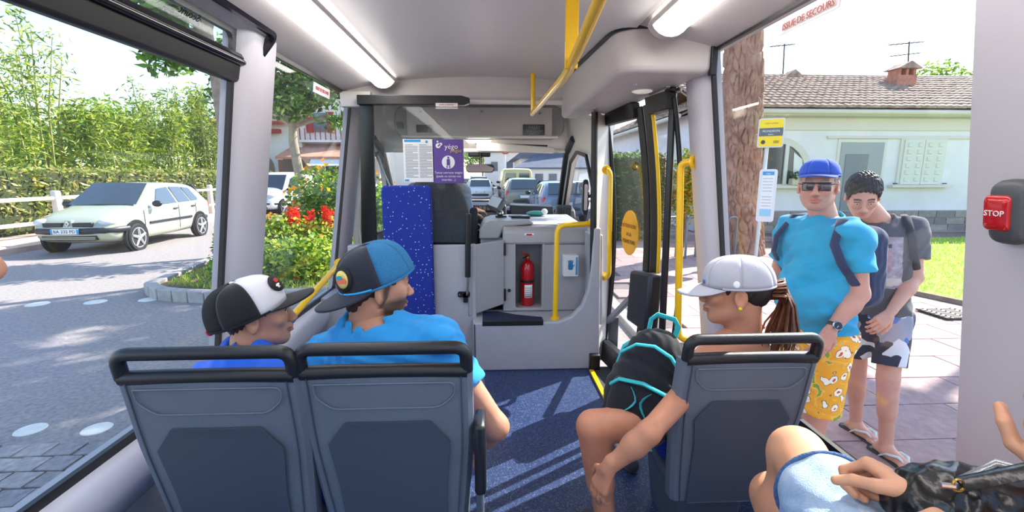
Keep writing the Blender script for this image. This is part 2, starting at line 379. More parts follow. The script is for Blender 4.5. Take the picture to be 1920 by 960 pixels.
# ------------------------------------------------------------------ left wall
wleft = S(empty('wall_left', (-1.2, 1.2, FZ)))
def wall_panel(w, y0, y1, z0, z1, t, m, parent, name, sgn, i=0.):
    s = V(sgn*t, 0, 0); p = [w(y0, z0, i), w(y1, z0, i), w(y1, z1, i), w(y0, z1, i)]
    return MB().hexa([p[0], p[1], p[1]+s, p[0]+s, p[3], p[2], p[2]+s, p[3]+s]).build(name, m, parent, .004)
wall_panel(wl, -2.2, 3.5, FZ, .84, .05, M_shell2, wleft, 'lower_panel', -1)
b = MB(); sec = [(-.02, .835), (.05, .815), (.085, .775), (.09, .70), (.05, .62), (0, .60), (-.02, .6)]
b.loft([[wl(y, z, i) for i, z in sec] for y in (-2.2, 0, 1.5, 3.4)], True).build('window_ledge', mat('ledge_white', (206, 206, 214), .4), wleft, 0, 50)
def pillar(name, w, y0, y1, m, parent, i=.07, z0=.8, z1=2.34, sgn=-1, ch=.07):
    rings = []
    for k in range(9):
        z = z0+(z1-z0)*k/8
        rings.append([w(y0, z, -.03), w(y0, z, .004), w(y0+ch*.5, z, i*.7), w(y0+ch, z, i), w(y1-ch, z, i), w(y1-ch*.5, z, i*.7), w(y1, z, .004), w(y1, z, -.03)])
    return MB().loft(rings).build(name, m, parent, 0, 50)
pillar('pillar', wl, 1.97, 2.27, M_pill, wleft, .065, ch=.055)
pillar('pillar', wl, 3.50, 3.78, M_pill, wleft, .06)
pillar('pillar', wl, .25, .55, M_pill, wleft); pillar('pillar', wl, -2.2, -1.5, M_pill, wleft)
wall_panel(wl, -2.2, 3.6, 2.26, 2.5, .05, M_shell, wleft, 'upper_panel', -1)
def window(n, w, y0, y1, z0, z1, sgn, r0=.05, seal=.022, m=None, rb=None):
    root = S(empty('window_%d' % n, w((y0+y1)/2, z0)))
    def outl(d):
        pts = []
        for yy, zz, a0 in ((y1, z1, 0), (y0, z1, 90), (y0, z0, 180), (y1, z0, 270)):
            r = rb if rb and (yy, zz) == (y0, z0) else r0; cy = yy-(r if yy == y1 else -r); cz = zz-(r if zz == z1 else -r)
            for k in range(5): a = math.radians(a0+22.5*k); pts.append((cy+(r-d)*math.cos(a), cz+(r-d)*math.sin(a)))
        return pts
    MB().slab([w(y, z, -.012) for y, z in outl(-.005)], (sgn, 0, 0), .006).build('pane', m or M_glass, root)
    ring_frame('rubber_seal', [w(y, z, 0) for y, z in outl(-.02)], [w(y, z, 0) for y, z in outl(seal)], (-sgn, 0, 0), .018, M_black, root)
    return root
w1 = window(1, wl, .55, 1.98, .835, 2.26, -1)
w2 = window(2, wl, 2.26, 3.52, .835, 2.262, -1)
window(4, wl, -1.5, .25, .835, 2.26, -1)
# the tilting hopper above window 1
hop = [wl(-.2, 2.055, .0), wl(1.99, 2.055, .0)]
MB().hexa([wl(-.2, 2.062, -.01), wl(2.0, 2.062, -.01), wl(2.0, 2.062, .03), wl(-.2, 2.062, .03), wl(-.2, 2.135, -.01), wl(2.0, 2.135, -.01), wl(2.0, 2.135, .035), wl(-.2, 2.135, .035)]).build('transom_bar', M_black, w1, .012)
bar('transom_lip', [wl(-.2, 2.14, .035), wl(2.03, 2.14, .035)], .014, M_blackg, w1)
hp = arc([V(-.995, .3, 2.155), V(-.995, 2.10, 2.155), V(-.905, 2.13, 2.285), V(-.905, .3, 2.285)], .05)
bar('hopper_frame', hp, .021, M_blackg, w1, n=8)
MB().hexa([V(-.995, .3, 2.16), V(-.995, 2.07, 2.16), V(-.989, 2.07, 2.16), V(-.989, .3, 2.16), V(-.91, .3, 2.28), V(-.91, 2.10, 2.28), V(-.904, 2.10, 2.28), V(-.904, .3, 2.28)]).build('hopper_pane', M_glass, w1)
q = atX(205, 640, -1.0)
text('etching', 'Securit', V(-.945, 1.62, 2.2), (0, -1, 0), (.6, 0, .8), .035, M_blackg, w1)
# small red emergency sticker on window 2
MB().slab([wl(2.83, 2.17, .0), wl(3.10, 2.17, .0), wl(3.10, 2.225, .0), wl(2.83, 2.225, .0)], (1, 0, 0), .003).build('sticker', M_paper, w2)
text('sticker_text', 'ISSUE DE SECOURS', wl(2.965, 2.197, .006), (0, 1, 0), (.15, 0, 1), .026, M_red, w2)
# ------------------------------------------------------------------ right wall
wright = S(empty('wall_right', (1.25, 1.2, FZ)))
wall_panel(wr, -2.2, 2.36, FZ, .70, .05, M_shell2, wright, 'lower_panel', 1)
MB().loft([[wr(y, z, i) for i, z in [(-.02, .735), (.03, .725), (.05, .69), (.05, .6), (0, .52), (-.02, .52)]] for y in (-2.2, 1, 2.2)], True).build('window_ledge', mat('ledge_dark', (74, 78, 86), .4), wright, 0, 50)
wall_panel(wr, -2.2, 2.4, 2.26, 2.5, .05, M_shell, wright, 'upper_panel', 1)
pillar('pillar', wr, 2.20, 2.40, M_pill, wright, .075, .3, ch=.05)
pillar('pillar', wr, .48, 1.005, M_pill, wright, .075, .3, ch=.045)
pillar('pillar', wr, -2.2, -1.5, M_pill, wright)
w3 = window(3, wr, .985, 2.21, .735, 2.27, 1, rb=.24)
window(5, wr, -1.5, .5, .735, 2.26, 1)
a = atX(1461, 44, 1.035); c2 = atX(1547, 4, 1.035)
MB().slab([V(1.0, 1.385, 2.172), V(1.0, 1.655, 2.172), V(1.005, 1.655, 2.212), V(1.005, 1.385, 2.212)], (-1, 0, 0), .003).build('sticker', mat('sticker_grey', (196, 190, 190), .6), w3)
text('sticker_text', 'ISSUE DE SECOURS', V(.993, 1.52, 2.191), (0, -1, 0), (0, 0, 1), .029, mat('sticker_red', (150, 30, 34), .5), w3)
# rear end of the bus, behind the camera: glazed tailgate
wback = S(empty('wall_back', (0, -2.2, FZ)))
box('lower_panel', (0, -2.2, .62), (2.6, .06, .56), M_shell2, wback); box('upper_panel', (0, -2.2, 2.38), (2.3, .06, .24), M_shell, wback)
box('post', (-1.1, -2.2, 1.5), (.22, .06, 1.6), M_pill, wback); box('post', (1.12, -2.2, 1.5), (.22, .06, 1.6), M_pill, wback)
S(box('window_6', (0, -2.2, 1.58), (2.0, .008, 1.36), M_glass))
# ------------------------------------------------------------------ passenger door in the right wall
door = S(empty('door_1', (1.0, 2.8, FZ)))
def stile(name, y0, y1, m, t=.045, z0=.38, z1=2.09, i=0.):
    rings = []
    for k in range(15):
        z = z0+(z1-z0)*k/14; rings.append([wd(y0, z, i), wd(y1, z, i), wd(y1, z, i+t), wd(y0, z, i+t)])
    return MB().loft(rings).build(name, m, door, .006, 60)
def dpane(y0, y1, z0, z1):
    rings = [[wd(y0, z0+(z1-z0)*k/12, -.0), wd(y1, z0+(z1-z0)*k/12, 0), wd(y1, z0+(z1-z0)*k/12, .006), wd(y0, z0+(z1-z0)*k/12, .006)] for k in range(13)]
    return MB().loft(rings).build('door_pane', M_glass, door, 0, 60)
stile('door_stile', 3.26, 3.33, M_black, .022); stile('door_stile', 2.735, 2.80, M_black, .03)
stile('door_edge_strip', 2.712, 2.732, mat('aluminium', (150, 152, 156), .35, .8), .022); stile('door_stile', 2.64, 2.71, M_black, .03); stile('door_stile', 2.40, 2.425, M_black, .02)
stile('yellow_edge', 2.630, 2.640, M_yel, .022, 1.12, 2.06, .004)
dpane(2.80, 3.26, .45, 2.06); dpane(2.425, 2.64, .45, 2.06)
for y0, y1 in ((2.80, 3.26), (2.42, 2.64)):
    MB().hexa([wd(y0, .36, 0), wd(y1, .36, 0), wd(y1, .36, .05), wd(y0, .36, .05), wd(y0, .50, 0), wd(y1, .50, 0), wd(y1, .5, .05), wd(y0, .5, .05)]).build('bottom_rail', M_black, door, .005)
    MB().hexa([wd(y0, 2.03, 0), wd(y1, 2.03, 0), wd(y1, 2.03, .05), wd(y0, 2.03, .05), wd(y0, 2.12, 0), wd(y1, 2.12, 0), wd(y1, 2.12, .05), wd(y0, 2.12, .05)]).build('top_rail', M_black, door, .005)
MB().hexa([wd(2.52, .80, .04), wd(2.78, .80, .04), wd(2.78, .80, .12), wd(2.52, .80, .12), wd(2.52, 1.15, .04), wd(2.78, 1.12, .04), wd(2.78, 1.12, .12), wd(2.52, 1.15, .12)]).build('lock_cover', M_dark, door, .02)
MB().hexa([wd(2.84, .95, .01), wd(3.24, .62, .01), wd(3.24, .62, .04), wd(2.84, .95, .04), wd(2.84, 1.0, .01), wd(3.24, .67, .01), wd(3.24, .67, .04), wd(2.84, 1.0, .04)]).build('diagonal_brace', mat('brace_grey', (110, 114, 122), .4), door, .005)
# round amber sticker on the door glass
cc = wd(3.03, 1.32, .012); MB().slab([V(wd(3.03+.125*math.cos(t), 1.32, .012).x, 3.03+.125*math.cos(t), 1.32+.15*math.sin(t)) for t in [k*math.pi/14 for k in range(28)]], (-1, 0, 0), .002).build('round_sticker', mat('amber_sticker', (226, 168, 34), .5), door)
for dz, s_ in ((.045, 'ATTENTION'), (-.01, 'A LA'), (-.06, 'FERMETURE')):
    text('sticker_text', s_, wd(3.03, 1.32+dz, .018), (0.15, -1, 0), (0, 0, 1), .036, mat('brown_ink', (120, 82, 20), .6), door)
# step well plate with yellow nosing
box('step_plate', (.80, 2.74, FZ+.006), (.24, .62, .012), mat('tread_dark', (52, 54, 60), .6, bump=(120, .5)), door, .002)
MB().hexa([V(.675, 2.45, FZ+.002), V(.705, 2.45, FZ+.002), V(.705, 3.02, FZ+.002), V(.675, 3.02, FZ+.002), V(.675, 2.45, FZ+.016), V(.705, 2.45, FZ+.016), V(.705, 3.02, FZ+.016), V(.675, 3.02, FZ+.016)]).build('step_nosing', M_yel, door, .002)
# B panel that closes the cabin between door and console
MB().hexa([V(.70, 3.09, FZ), V(.84, 3.25, FZ), V(.90, 3.33, FZ), V(.74, 3.2, FZ), V(.665, 3.09, 2.25), V(.80, 3.25, 2.25), V(.86, 3.33, 2.25), V(.70, 3.2, 2.25)]).build('post_panel', M_shell, wright, .006)
MB().tube([V(.708-.036*(z-FZ)/1.9, 3.085, z) for z in (FZ+.06, 1.2, 2.1)], .022, 10).build('rubber_post', M_black, wright)
box('post_foot', (.715, 3.06, FZ+.06), (.07, .09, .12), M_black, wright, .008)
# ------------------------------------------------------------------ partition behind the driver, console front
wfront = S(empty('wall_front', (0, 3.2, FZ)))
box('lower_partition', (-.55, 3.24, .785), (.88, .07, .87), M_shell2, wfront, .006)
MB().hexa([V(-1.3, 3.21, FZ), V(-.98, 3.21, FZ), V(-.98, 3.5, FZ), V(-1.3, 3.5, FZ), V(-1.22, 3.21, .85), V(-.9, 3.21, .85), V(-.9, 3.5, .85), V(-1.22, 3.5, .85)]).build('corner_panel', M_shell2, wfront, .01)
pts = [(-.125, FZ), (.755, FZ), (.735, 1.35), (.685, 1.35), (.675, 1.05), (.66, .92), (.62, .81), (.55, .735), (.46, .70), (-.125, .70)]
MB().slab([V(x, 3.06, z) for x, z in pts], (0, 1, 0), .06).build('riser_panel', M_shell2, wfront, .012, seg=3)
box('riser_joint', (-.118, 3.0585, .52), (.006, .006, .34), M_dark, wfront, 0)
box('platform', (.28, 3.24, .672), (.82, .3, .05), M_shell2, wfront, .004)
MB().hexa([V(.70, 3.1, .66), V(.78, 3.1, .66), V(.78, 3.5, .66), V(.70, 3.5, .66), V(.68, 3.1, 1.3), V(.76, 3.1, 1.3), V(.76, 3.5, 1.3), V(.68, 3.5, 1.3)]).build('side_cheek', M_shell2, wfront, .01)
b = MB(); b.slab([V(-.065, 3.075, .702), V(.355, 3.075, .702), V(.355, 3.14, .702), V(.18, 3.2, .702), V(.05, 3.29, .702), V(-.065, 3.29, .702)], (0, 0, 1), .012).build('blue_mat', mat('mat_navy', (26, 36, 66), .6, bump=(90, .4)), wfront, .003)
box('mat_edge', (.145, 3.066, .695), (.42, .018, .036), M_black, wfront, .003)
# driver screen
box('screen_pane', (-.50, 3.25, 1.70), (.70, .008, .98), M_glassp, wfront, 0)
MB().hexa([V(-.90, 3.235, 1.2), V(-.80, 3.235, 1.2), V(-.80, 3.262, 1.2), V(-.90, 3.262, 1.2), V(-.86, 3.235, 2.2), V(-.775, 3.235, 2.2), V(-.775, 3.262, 2.2), V(-.86, 3.262, 2.2)]).build('screen_border', M_blackg, wfront)
box('screen_border', (-.49, 3.248, 1.215), (.70, .028, .04), M_blackg, wfront, .002)
MB().slab([V(-.87, 3.20, 2.155), V(-.17, 3.20, 2.155), V(-.135, 3.20, 2.17), V(-.135, 3.20, 2.20), V(-.19, 3.20, 2.215), V(-.87, 3.20, 2.215)], (0, 1, 0), .07).build('screen_top_bar', M_black, wfront, .004)
box('top_infill', (-.90, 3.3, 2.2), (.2, .05, .1), M_shell, wfront)
# ------------------------------------------------------------------ ceiling lamps along both sides
M_tube = mat('lamp_diffuser', (232, 230, 228), .22, emit=((255, 250, 244), 3.3), coat=.3)  # fixtures are off; glow added to lift the brightness of the cabin
def light_tube(name, x, z, y0, y1, label, sgn):
    root = empty(name, (x, (y0+y1)/2, z), label, 'ceiling light', 'long ceiling lamps over the windows')
    n = 10; ring = [(-math.cos(math.pi*k/n)*.082, -math.sin(math.pi*k/n)*.082) for k in range(n+1)]
    R = Matrix.Rotation(math.radians(-22*sgn), 3, 'Y'); R2 = lambda dx, dz: R @ V(dx, 0, dz)
    MB().loft([[V(x, y, z)+R2(dx, dz) for dx, dz in ring] for y in (y0, y1)], True).build('diffuser', M_tube, root, 0, 50)
    for yy in (y1, y0): MB().loft([[V(x, yy+d, z)+R2(dx*s, dz*s) for dx, dz in ring] for d, s in ((-.02, 1.06), (.025, 1.07), (.05, .95), (.065, .7))], True).build('end_cap', M_shell, root, 0, 40)
    for e in (0, n): MB().tube([V(x, y0, z)+R2(*ring[e]), V(x, y1, z)+R2(*ring[e])], .011, 8).build('edge_rail', M_shell, root)
    return root
light_tube('ceiling_light', -.70, 2.345, -1.9, 3.24, 'long half-round white ceiling lamp above the left windows', -1)
light_tube('ceiling_light', .74, 2.345, -1.9, 2.02, 'shorter half-round white ceiling lamp above the window with two men behind', 1)
# ================================================================== fittings of the bus
# yellow ceiling rail
rl = empty('ceiling_rail', (.29, 2.3, 2.1), 'bent yellow grab rail hanging from the ceiling', 'grab rail')
bar('rail', arc([V(.285, 3.22, 2.105), V(.315, 2.0, 2.105), V(.31, 1.72, 2.13), V(.30, 1.25, 2.19), V(.29, .2, 2.2)], .15), .019, M_yel, rl, n=12)
bar('drop_post', [V(.285, 3.20, 2.10), V(.285, 3.20, 2.37)], .016, M_yel, rl); panel('ceiling_flange', V(.285, 3.20, 2.366), (1, 0, 0), (0, 1, 0), .10, .05, .008, M_yel, rl, .02)
box('drop_post', (.31, 1.86, 2.23), (.05, .014, .26), M_yel, rl, .003); panel('ceiling_flange', V(.30, 1.86, 2.362), (1, 0, 0), (0, 1, 0), .12, .05, .008, M_yel, rl, .02)
for dx in (-.035, .035): MB().lathe([(.006, 0), (.006, .006)], (.30+dx, 1.85, 2.352), (0, 0, -1), 6).build('bolt', M_steel, rl)
# door gear cover under the ceiling
gc = empty('door_gear_cover', (.78, 2.7, 2.12), 'grey moulded cover of the door gear below the ceiling', 'cover')
gpl = [V(p[0], p[1], 0) for p in arc([V(1.0, 2.15, 0), V(.575, 2.14, 0), V(.505, 3.42, 0)], .13, 6)]+[V(.80, 3.42, 0), V(.96, 2.4, 0), V(1.0, 2.3, 0)]
def gz(y): return 2.152-.045*(y-2.15)
b = MB(); lo = [V(p.x, p.y, gz(p.y)) for p in gpl]; hi = [V(p.x-.012*(p.x < .9), p.y, 2.40) for p in gpl]; b.loft([lo, hi]).build('cover_shell', M_shell, gc, .028, 35, seg=4)
bar('rubber_edge', [V(p.x-.016, p.y-.012, 2.340) for p in gpl[:9]], .013, M_black, gc)
MB().box((1.0, 2.155, 2.27), (.03, .03, .26)).build('rubber_edge', M_black, gc, .004)
for i, (x, y) in enumerate(((.80, 2.52), (.72, 3.22))):
    l = MB().lathe([(.05, 0), (.052, .006), (.035, .012)], (x, y, gz(y)+.001), (0, 0, -1), 20).build('downlight', mat('downlight', (240, 238, 232), .3, emit=((255, 248, 236), .1)), gc); MB().lathe([(.058, 0), (.058, .004), (.05, .004)], (x, y, gz(y)+.002), (0, 0, -1), 20).build('bezel', M_white, l)
for x, y in ((.72, 2.38), (.9, 2.42), (.66, 3.0)): MB().lathe([(.012, 0), (.010, .006)], (x, y, gz(y)+.001), (0, 0, -1), 10).build('screw_cap', M_steel, gc)
# poles and handles round the door
pl_ = empty('grab_pole', (.955, 2.44, FZ), 'dark vertical pole standing beside the door edge', 'pole')
bar('pole', [V(.955, 2.44, FZ), V(.935, 2.44, 2.14)], .019, mat('pole_grey', (48, 50, 56), .25, .5), pl_, n=14); MB().lathe([(.042, 0), (.042, .012), (.022, .02)], (.935, 2.44, 2.13), (0, 0, -1), 18).build('top_collar', M_black, pl_); MB().lathe([(.04, 0), (.04, .012), (.022, .02)], (.955, 2.44, FZ), (0, 0, 1), 18).build('foot_collar', M_black, pl_)
def handle(name, label, pts, r=.016, ends=True, fl=.02):
    h = empty(name, pts[-1], label, 'handle', 'yellow grab handles'); bar('bar', arc(pts, .06), r, M_yel, h, n=12)
    for p, q in ((pts[0], pts[1]), (pts[-1], pts[-2])): MB().lathe([(r*1.9, 0), (r*1.9, .012), (r*1.2, .014)], p, Vector(q)-Vector(p), 14).build('end_flange', M_yel, h)
    return h
handle('grab_bar', 'long yellow handle on the grey post left of the door', [V(.775, 3.14, 1.735), V(.785, 3.06, 1.72), V(.795, 3.04, 1.02), V(.785, 3.14, 1.0)])
handle('grab_bar', 'tall yellow handle on the door pillar beyond the girl with the cap', [V(1.01, 2.30, 1.765), V(.965, 2.365, 1.76), V(1.01, 2.365, .83), V(1.08, 2.31, .82)], .018)
h = handle('bent_rail', 'yellow bent rail standing before the fire extinguisher console', [V(.445, 3.13, .70), V(.45, 3.13, 1.36), V(.69, 3.16, 1.37)], .018)
handle('window_rail', 'yellow rail with a blue joint under the front left window', [wl(1.75, .86, .16), wl(3.3, 1.08, .10)], .02)
p = wl(2.35, .945, .14); MB().tube([p-V(0, .07, .01), p+V(0, .07, .01)], .026, 10).build('blue_joint', mat('joint_blue', (60, 110, 176), .4), bpy.data.objects['window_rail'])
# stop buttons
def stop_button(label, c, u, v, s=1.):
    n = Vector(u).cross(Vector(v)).normalized(); c = Vector(c); u = Vector(u).normalized(); v = Vector(v).normalized()
    r = empty('stop_button', c, label, 'button', 'stop request buttons')
    def dome(w, h, t, e): return [[c+u*x*k+v*y*k+n*z for x, y in rrect(w, h, min(w, h)*.33, 5)] for k, z in ((1, 0), (1, t*.5), (.93, t*.8), (.75, t*.97), (.4, t))]
    MB().loft(dome(.085*s, .17*s, .042*s, 0)).build('housing', mat('button_grey', (70, 74, 80), .45), r, 0, 50)
    c2 = c-u*.012*s+n*.012*s
    MB().loft([[c2+u*x*k+v*y*k+n*z for x, y in rrect(.065*s, .095*s, .012*s, 4)] for k, z in ((1, 0), (1, .03*s), (.9, .037*s), (.6, .039*s))]).build('red_key', mat('stop_red', (186, 24, 30), .12, coat=.6), r, 0, 50)
    text('lettering', 'STOP', c2+n*.0405*s, u, v, .021*s, M_paper, r); return r
stop_button('red stop button on the large grey pillar at the right edge', wr(.86, 1.63, .078), (0, -1, 0), (-.13, 0, 1), .74)
stop_button('small red stop button low on the pillar before the capped girl', wr(2.17, 1.05, .03), (-.5, -1, 0), (-.13, 0, 1), .8)
# fold-down seat on the partition
fs = empty('folding_seat', (-.565, 3.17, .62), 'tall blue dotted seat back fixed to the driver partition', 'seat')
def blue_dot_mat():
    m = bpy.data.materials.new('blue_dotted_fabric'); m.use_nodes = True; nt = m.node_tree; b = nt.nodes['Principled BSDF']; b.inputs['Roughness'].default_value = .9; tc = nt.nodes.new('ShaderNodeTexCoord')
    ch = nt.nodes.new('ShaderNodeTexChecker'); ch.inputs['Scale'].default_value = 160; ch.inputs['Color1'].default_value = (*lin((16, 34, 122)), 1); ch.inputs['Color2'].default_value = (*lin((32, 62, 172)), 1)
    v = nt.nodes.new('ShaderNodeTexVoronoi'); v.inputs['Scale'].default_value = 36; v.inputs['Randomness'].default_value = .75
    lt = nt.nodes.new('ShaderNodeMath'); lt.operation = 'LESS_THAN'; lt.inputs[1].default_value = .14
    mx = nt.nodes.new('ShaderNodeMixRGB'); mx.inputs['Color2'].default_value = (*lin((204, 206, 236)), 1)
    for q in (ch, v): nt.links.new(tc.outputs['Object'], q.inputs['Vector'])
    nt.links.new(v.outputs['Distance'], lt.inputs[0]); nt.links.new(lt.outputs[0], mx.inputs['Fac']); nt.links.new(ch.outputs['Color'], mx.inputs['Color1']); nt.links.new(mx.outputs[0], b.inputs['Base Color']); return m
M_bluedot = blue_dot_mat()
panel('back_cushion', V(-.565, 3.175, 1.125), (1, 0, 0), (0, 0, 1), .33, 1.01, .055, M_bluedot, fs, .03, .012, seg=3)
box('hinge_bracket', (-.565, 3.19, .60), (.30, .05, .05), M_dark, fs)
# notices on the driver screen
M_pur = mat('poster_purple', (92, 62, 146), .5); M_gold = mat('poster_gold', (206, 176, 60), .5); PY = 3.238
nw = empty('white_notice', (-.49, PY, 1.65), 'white text notice taped to the driver screen', 'notice'); X0 = (-.59-.385)/2
panel('sheet', V(-.487, PY, 1.795), (1, 0, 0), (0, 0, 1), .203, .285, .002, M_paper, nw, .003)
panel('header_bar', V(-.525, PY-.002, 1.926), (1, 0, 0), (0, 0, 1), .11, .016, .001, M_sky if 'M_sky' in globals() else mat('print_blue', (52, 152, 206), .5), nw, .003); panel('logo', V(-.43, PY-.002, 1.92), (1, 0, 0), (0, 0, 1), .018, .018, .001, mat('print_blue', (52, 152, 206), .5), nw, .008); panel('footer_logo', V(-.57, PY-.002, 1.664), (1, 0, 0), (0, 0, 1), .03, .012, .001, MATS['print_blue'], nw, .002)
for q in (0, 1):
    for i in range(22): w = .085 if i % 5 else .05; panel('text_line', V(-.534+.095*q-(.0 if i % 5 else .016), PY-.002, 1.90-.0102*i), (1, 0, 0), (0, 0, 1), w, .0042, .001, mat('print_grey2', (150, 150, 158), .7), nw, .001)
pn = empty('purple_notice', (-.285, PY, 1.65), 'purple notice with white figure in a circle on the driver screen', 'notice')
panel('sheet', V(-.287, PY, 1.79), (1, 0, 0), (0, 0, 1), .208, .292, .002, M_pur, pn, .003)
panel('red_tab', V(-.391, PY+.003, 1.79), (1, 0, 0), (0, 0, 1), .02, .17, .002, M_red, pn, .003)
text('lettering', 'yégo', V(-.265, PY-.003, 1.888), (1, 0, 0), (0, 0, 1), .048, M_paper, pn); text('lettering', 'plages', V(-.235, PY-.003, 1.862), (1, 0, 0), (0.1, 0, 1), .032, M_gold, pn)
for i, s_ in enumerate(('Tenue correcte exigée', '(pieds ou torses nus', 'interdits ...)')): text('lettering', s_, V(-.287, PY-.003, 1.715-.024*i), (1, 0, 0), (0, 0, 1), .0205, M_paper, pn)
MB().lathe([(.044, 0), (.044, .001)], (-.287, PY-.002, 1.785), (0, -1, 0), 28).build('disc', M_paper, pn)
for c, w_, h_ in ((V(-.287, PY-.0045, 1.792), .022, .03), (V(-.287, PY-.0045, 1.772), .024, .014), (V(-.296, PY-.0045, 1.757), .008, .012), (V(-.278, PY-.0045, 1.757), .008, .012), (V(-.287, PY-.0045, 1.816), .013, .013), (V(-.296, PY-.0045, 1.748), .009, .006), (V(-.278, PY-.0045, 1.748), .009, .006)): panel('figure', c, (1, 0, 0), (0, 0, 1), w_, h_, .001, M_pur, pn, .005)
for c, w_ in ((V(-.353, PY-.003, 1.895), .034), (V(-.335, PY-.003, 1.905), .02), (V(-.357, PY-.003, 1.922), .012)): panel('bubble_logo', c, (1, 0, 0), (0, 0, 1), w_, w_, .001, M_paper, pn, w_*.49)
panel('logo_bird', V(-.349, PY-.0045, 1.896), (.7, 0, .7), (-.7, 0, .7), .018, .007, .001, M_pur, pn, .003)
rs = empty('warning_sticker', (-.29, 3.19, 2.14), 'small white sticker with red lettering under the black screen bar', 'sticker')
panel('backing', V(-.285, 3.19, 2.147), (1, 0, 0), (0, 0, 1), .145, .036, .002, M_paper, rs, .003)
for i, s_ in enumerate(('Arrêts à demander', 'dans le couloir du conducteur')): text('lettering', s_, V(-.285, 3.187, 2.155-.015*i), (1, 0, 0), (0, 0, 1), .0125, MATS['sticker_red'], rs)
# gas strut with bracket
st = empty('gas_strut', (-.17, 3.17, .84), 'black gas strut with bracket beside the open cabinet door', 'strut')
bar('cylinder', [V(-.155, 3.17, 1.44), V(-.165, 3.17, 1.00)], .020, M_black, st); bar('rod', [V(-.165, 3.17, 1.0), V(-.17, 3.17, .88)], .009, M_steel, st)
panel('bracket', V(-.195, 3.19, .87), (1, 0, 0), (0, 0, 1), .085, .04, .014, M_black, st, .012); panel('bracket_tail', V(-.185, 3.19, .845), (1, 0, 0), (0, 0, 1), .03, .07, .014, M_black, st, .008)
for dx in (-.03, .02): MB().lathe([(.007, 0), (.006, .006)], (-.195+dx, 3.182, .87), (0, -1, 0), 8).build('bolt', M_steel, st)
# driver console with niche
co = empty('console', (.25, 3.6, .70), 'grey moulded console with an extinguisher niche beside the driver', 'console')
M_con = mat('console_grey', (166, 166, 172), .45, bump=(260, .15))
def cbox(n, x0, x1, z0, z1, y0=3.33, y1=3.40, m=M_con, bv=.008): return MB().box(((x0+x1)/2, (y0+y1)/2, (z0+z1)/2), (x1-x0, y1-y0, z1-z0)).build(n, m, co, bv)
cbox('face_panel', .085, .175, .70, 1.30); cbox('face_panel', .375, .70, .70, 1.20); cbox('face_panel', .175, .375, 1.235, 1.30); cbox('face_panel', .175, .375, .70, .725)
cbox('face_upper', .375, .70, 1.205, 1.30, 3.335); cbox('face_left', -.13, -.115, .70, 1.2)
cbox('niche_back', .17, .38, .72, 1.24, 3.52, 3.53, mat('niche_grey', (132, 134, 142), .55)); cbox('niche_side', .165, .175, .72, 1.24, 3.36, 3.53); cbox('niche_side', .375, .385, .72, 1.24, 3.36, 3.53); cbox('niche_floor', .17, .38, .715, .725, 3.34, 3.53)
ring_frame('niche_rim', [V(.275+x, 3.328, .98+z) for x, z in rrect(.232, .552, .03)], [V(.275+x, 3.328, .98+z) for x, z in rrect(.196, .516, .02)], (0, 1, 0), .02, M_con, co, bevel=.003)
MB().loft([[V(x, y, z) for y, z in ((3.32, 1.27), (3.33, 1.305), (3.37, 1.325), (4.25, 1.345), (4.25, 1.2), (3.32, 1.2))] for x in (.085, .71)], True).build('top', M_con, co, .02)
MB().loft([[V(x, y, z) for x, z in ((-.09, 1.23), (-.085, 1.30), (-.06, 1.345), (.0, 1.365), (.30, 1.365), (.32, 1.34), (.1, 1.32), (.06, 1.23))] for y in (3.42, 3.95)], True).build('side_hood', M_con, co, .015)
cbox('side_wall', -.08, .09, .9, 1.24, 3.46, 4.0, M_shell2)
MB().lathe([(.013, 0), (.012, .01)], (.13, 3.33, .86), (0, -1, 0), 12).build('lock', M_black, co)
cd = MB().hexa([V(-.165, 3.19, .705), V(.095, 3.315, .76), V(.095, 3.337, .76), V(-.165, 3.212, .705), V(-.165, 3.19, 1.215), V(.095, 3.315, 1.24), V(.095, 3.337, 1.24), V(-.165, 3.212, 1.215)]).build('cabinet_door', M_con, co, .008)
for z in (.83, 1.17): box('hinge', (.098, 3.318, z), (.016, .02, .09), M_black, cd, .003)
panel('warning_plate', V(.275, 3.322, 1.275), (1, 0, 0), (0, 0, 1), .07, .022, .003, M_paper, co, .004); panel('warning_mark', V(.275, 3.319, 1.275), (1, 0, 0), (0, 0, 1), .04, .012, .002, M_red, co, .003)
fe = empty('fire_extinguisher', (.272, 3.42, .726), 'red fire extinguisher standing in the console niche', 'extinguisher')
MB().lathe([(.048, 0), (.052, .008), (.052, .28), (.046, .315), (.028, .335), (.016, .345), (.016, .36)], (.272, 3.42, .726), n=24).build('cylinder', mat('ext_red', (176, 14, 26), .2, coat=.5), fe, 0, 40)
MB().lathe([(.0535, 0), (.0535, .018)], (.272, 3.42, .905), n=24).build('strap', M_black, fe); MB().lathe([(.018, 0), (.02, .012), (.012, .03)], (.272, 3.42, 1.085), n=14).build('valve', mat('brass', (190, 150, 70), .3, .9), fe)
bar('lever', [V(.275, 3.40, 1.115), V(.24, 3.37, 1.125), V(.215, 3.35, 1.145)], [.007, .006, .004], M_red, fe); bar('lever', [V(.275, 3.40, 1.105), V(.235, 3.365, 1.095)], .005, M_black, fe)
MB().grid(lambda u, v: V(.272+.0532*math.sin(-.5+1.2*u), 3.42-.0532*math.cos(-.5+1.2*u), .79+.10*v), 8, 1).build('label_sheet', M_paper, fe, 0, 60, solid=.001)
for i in range(5): MB().grid(lambda u, v: V(.272+.0542*math.sin(-.4+.9*u), 3.42-.0542*math.cos(-.4+.9*u), .80+.016*i+.005*v), 6, 1).build('label_line', MATS['print_grey2'] if i else M_red, fe, 0, 60, solid=.0006)
gb = empty('glove_box', (.575, 3.29, .97), 'white cardboard glove dispenser with blue print on the console', 'box')
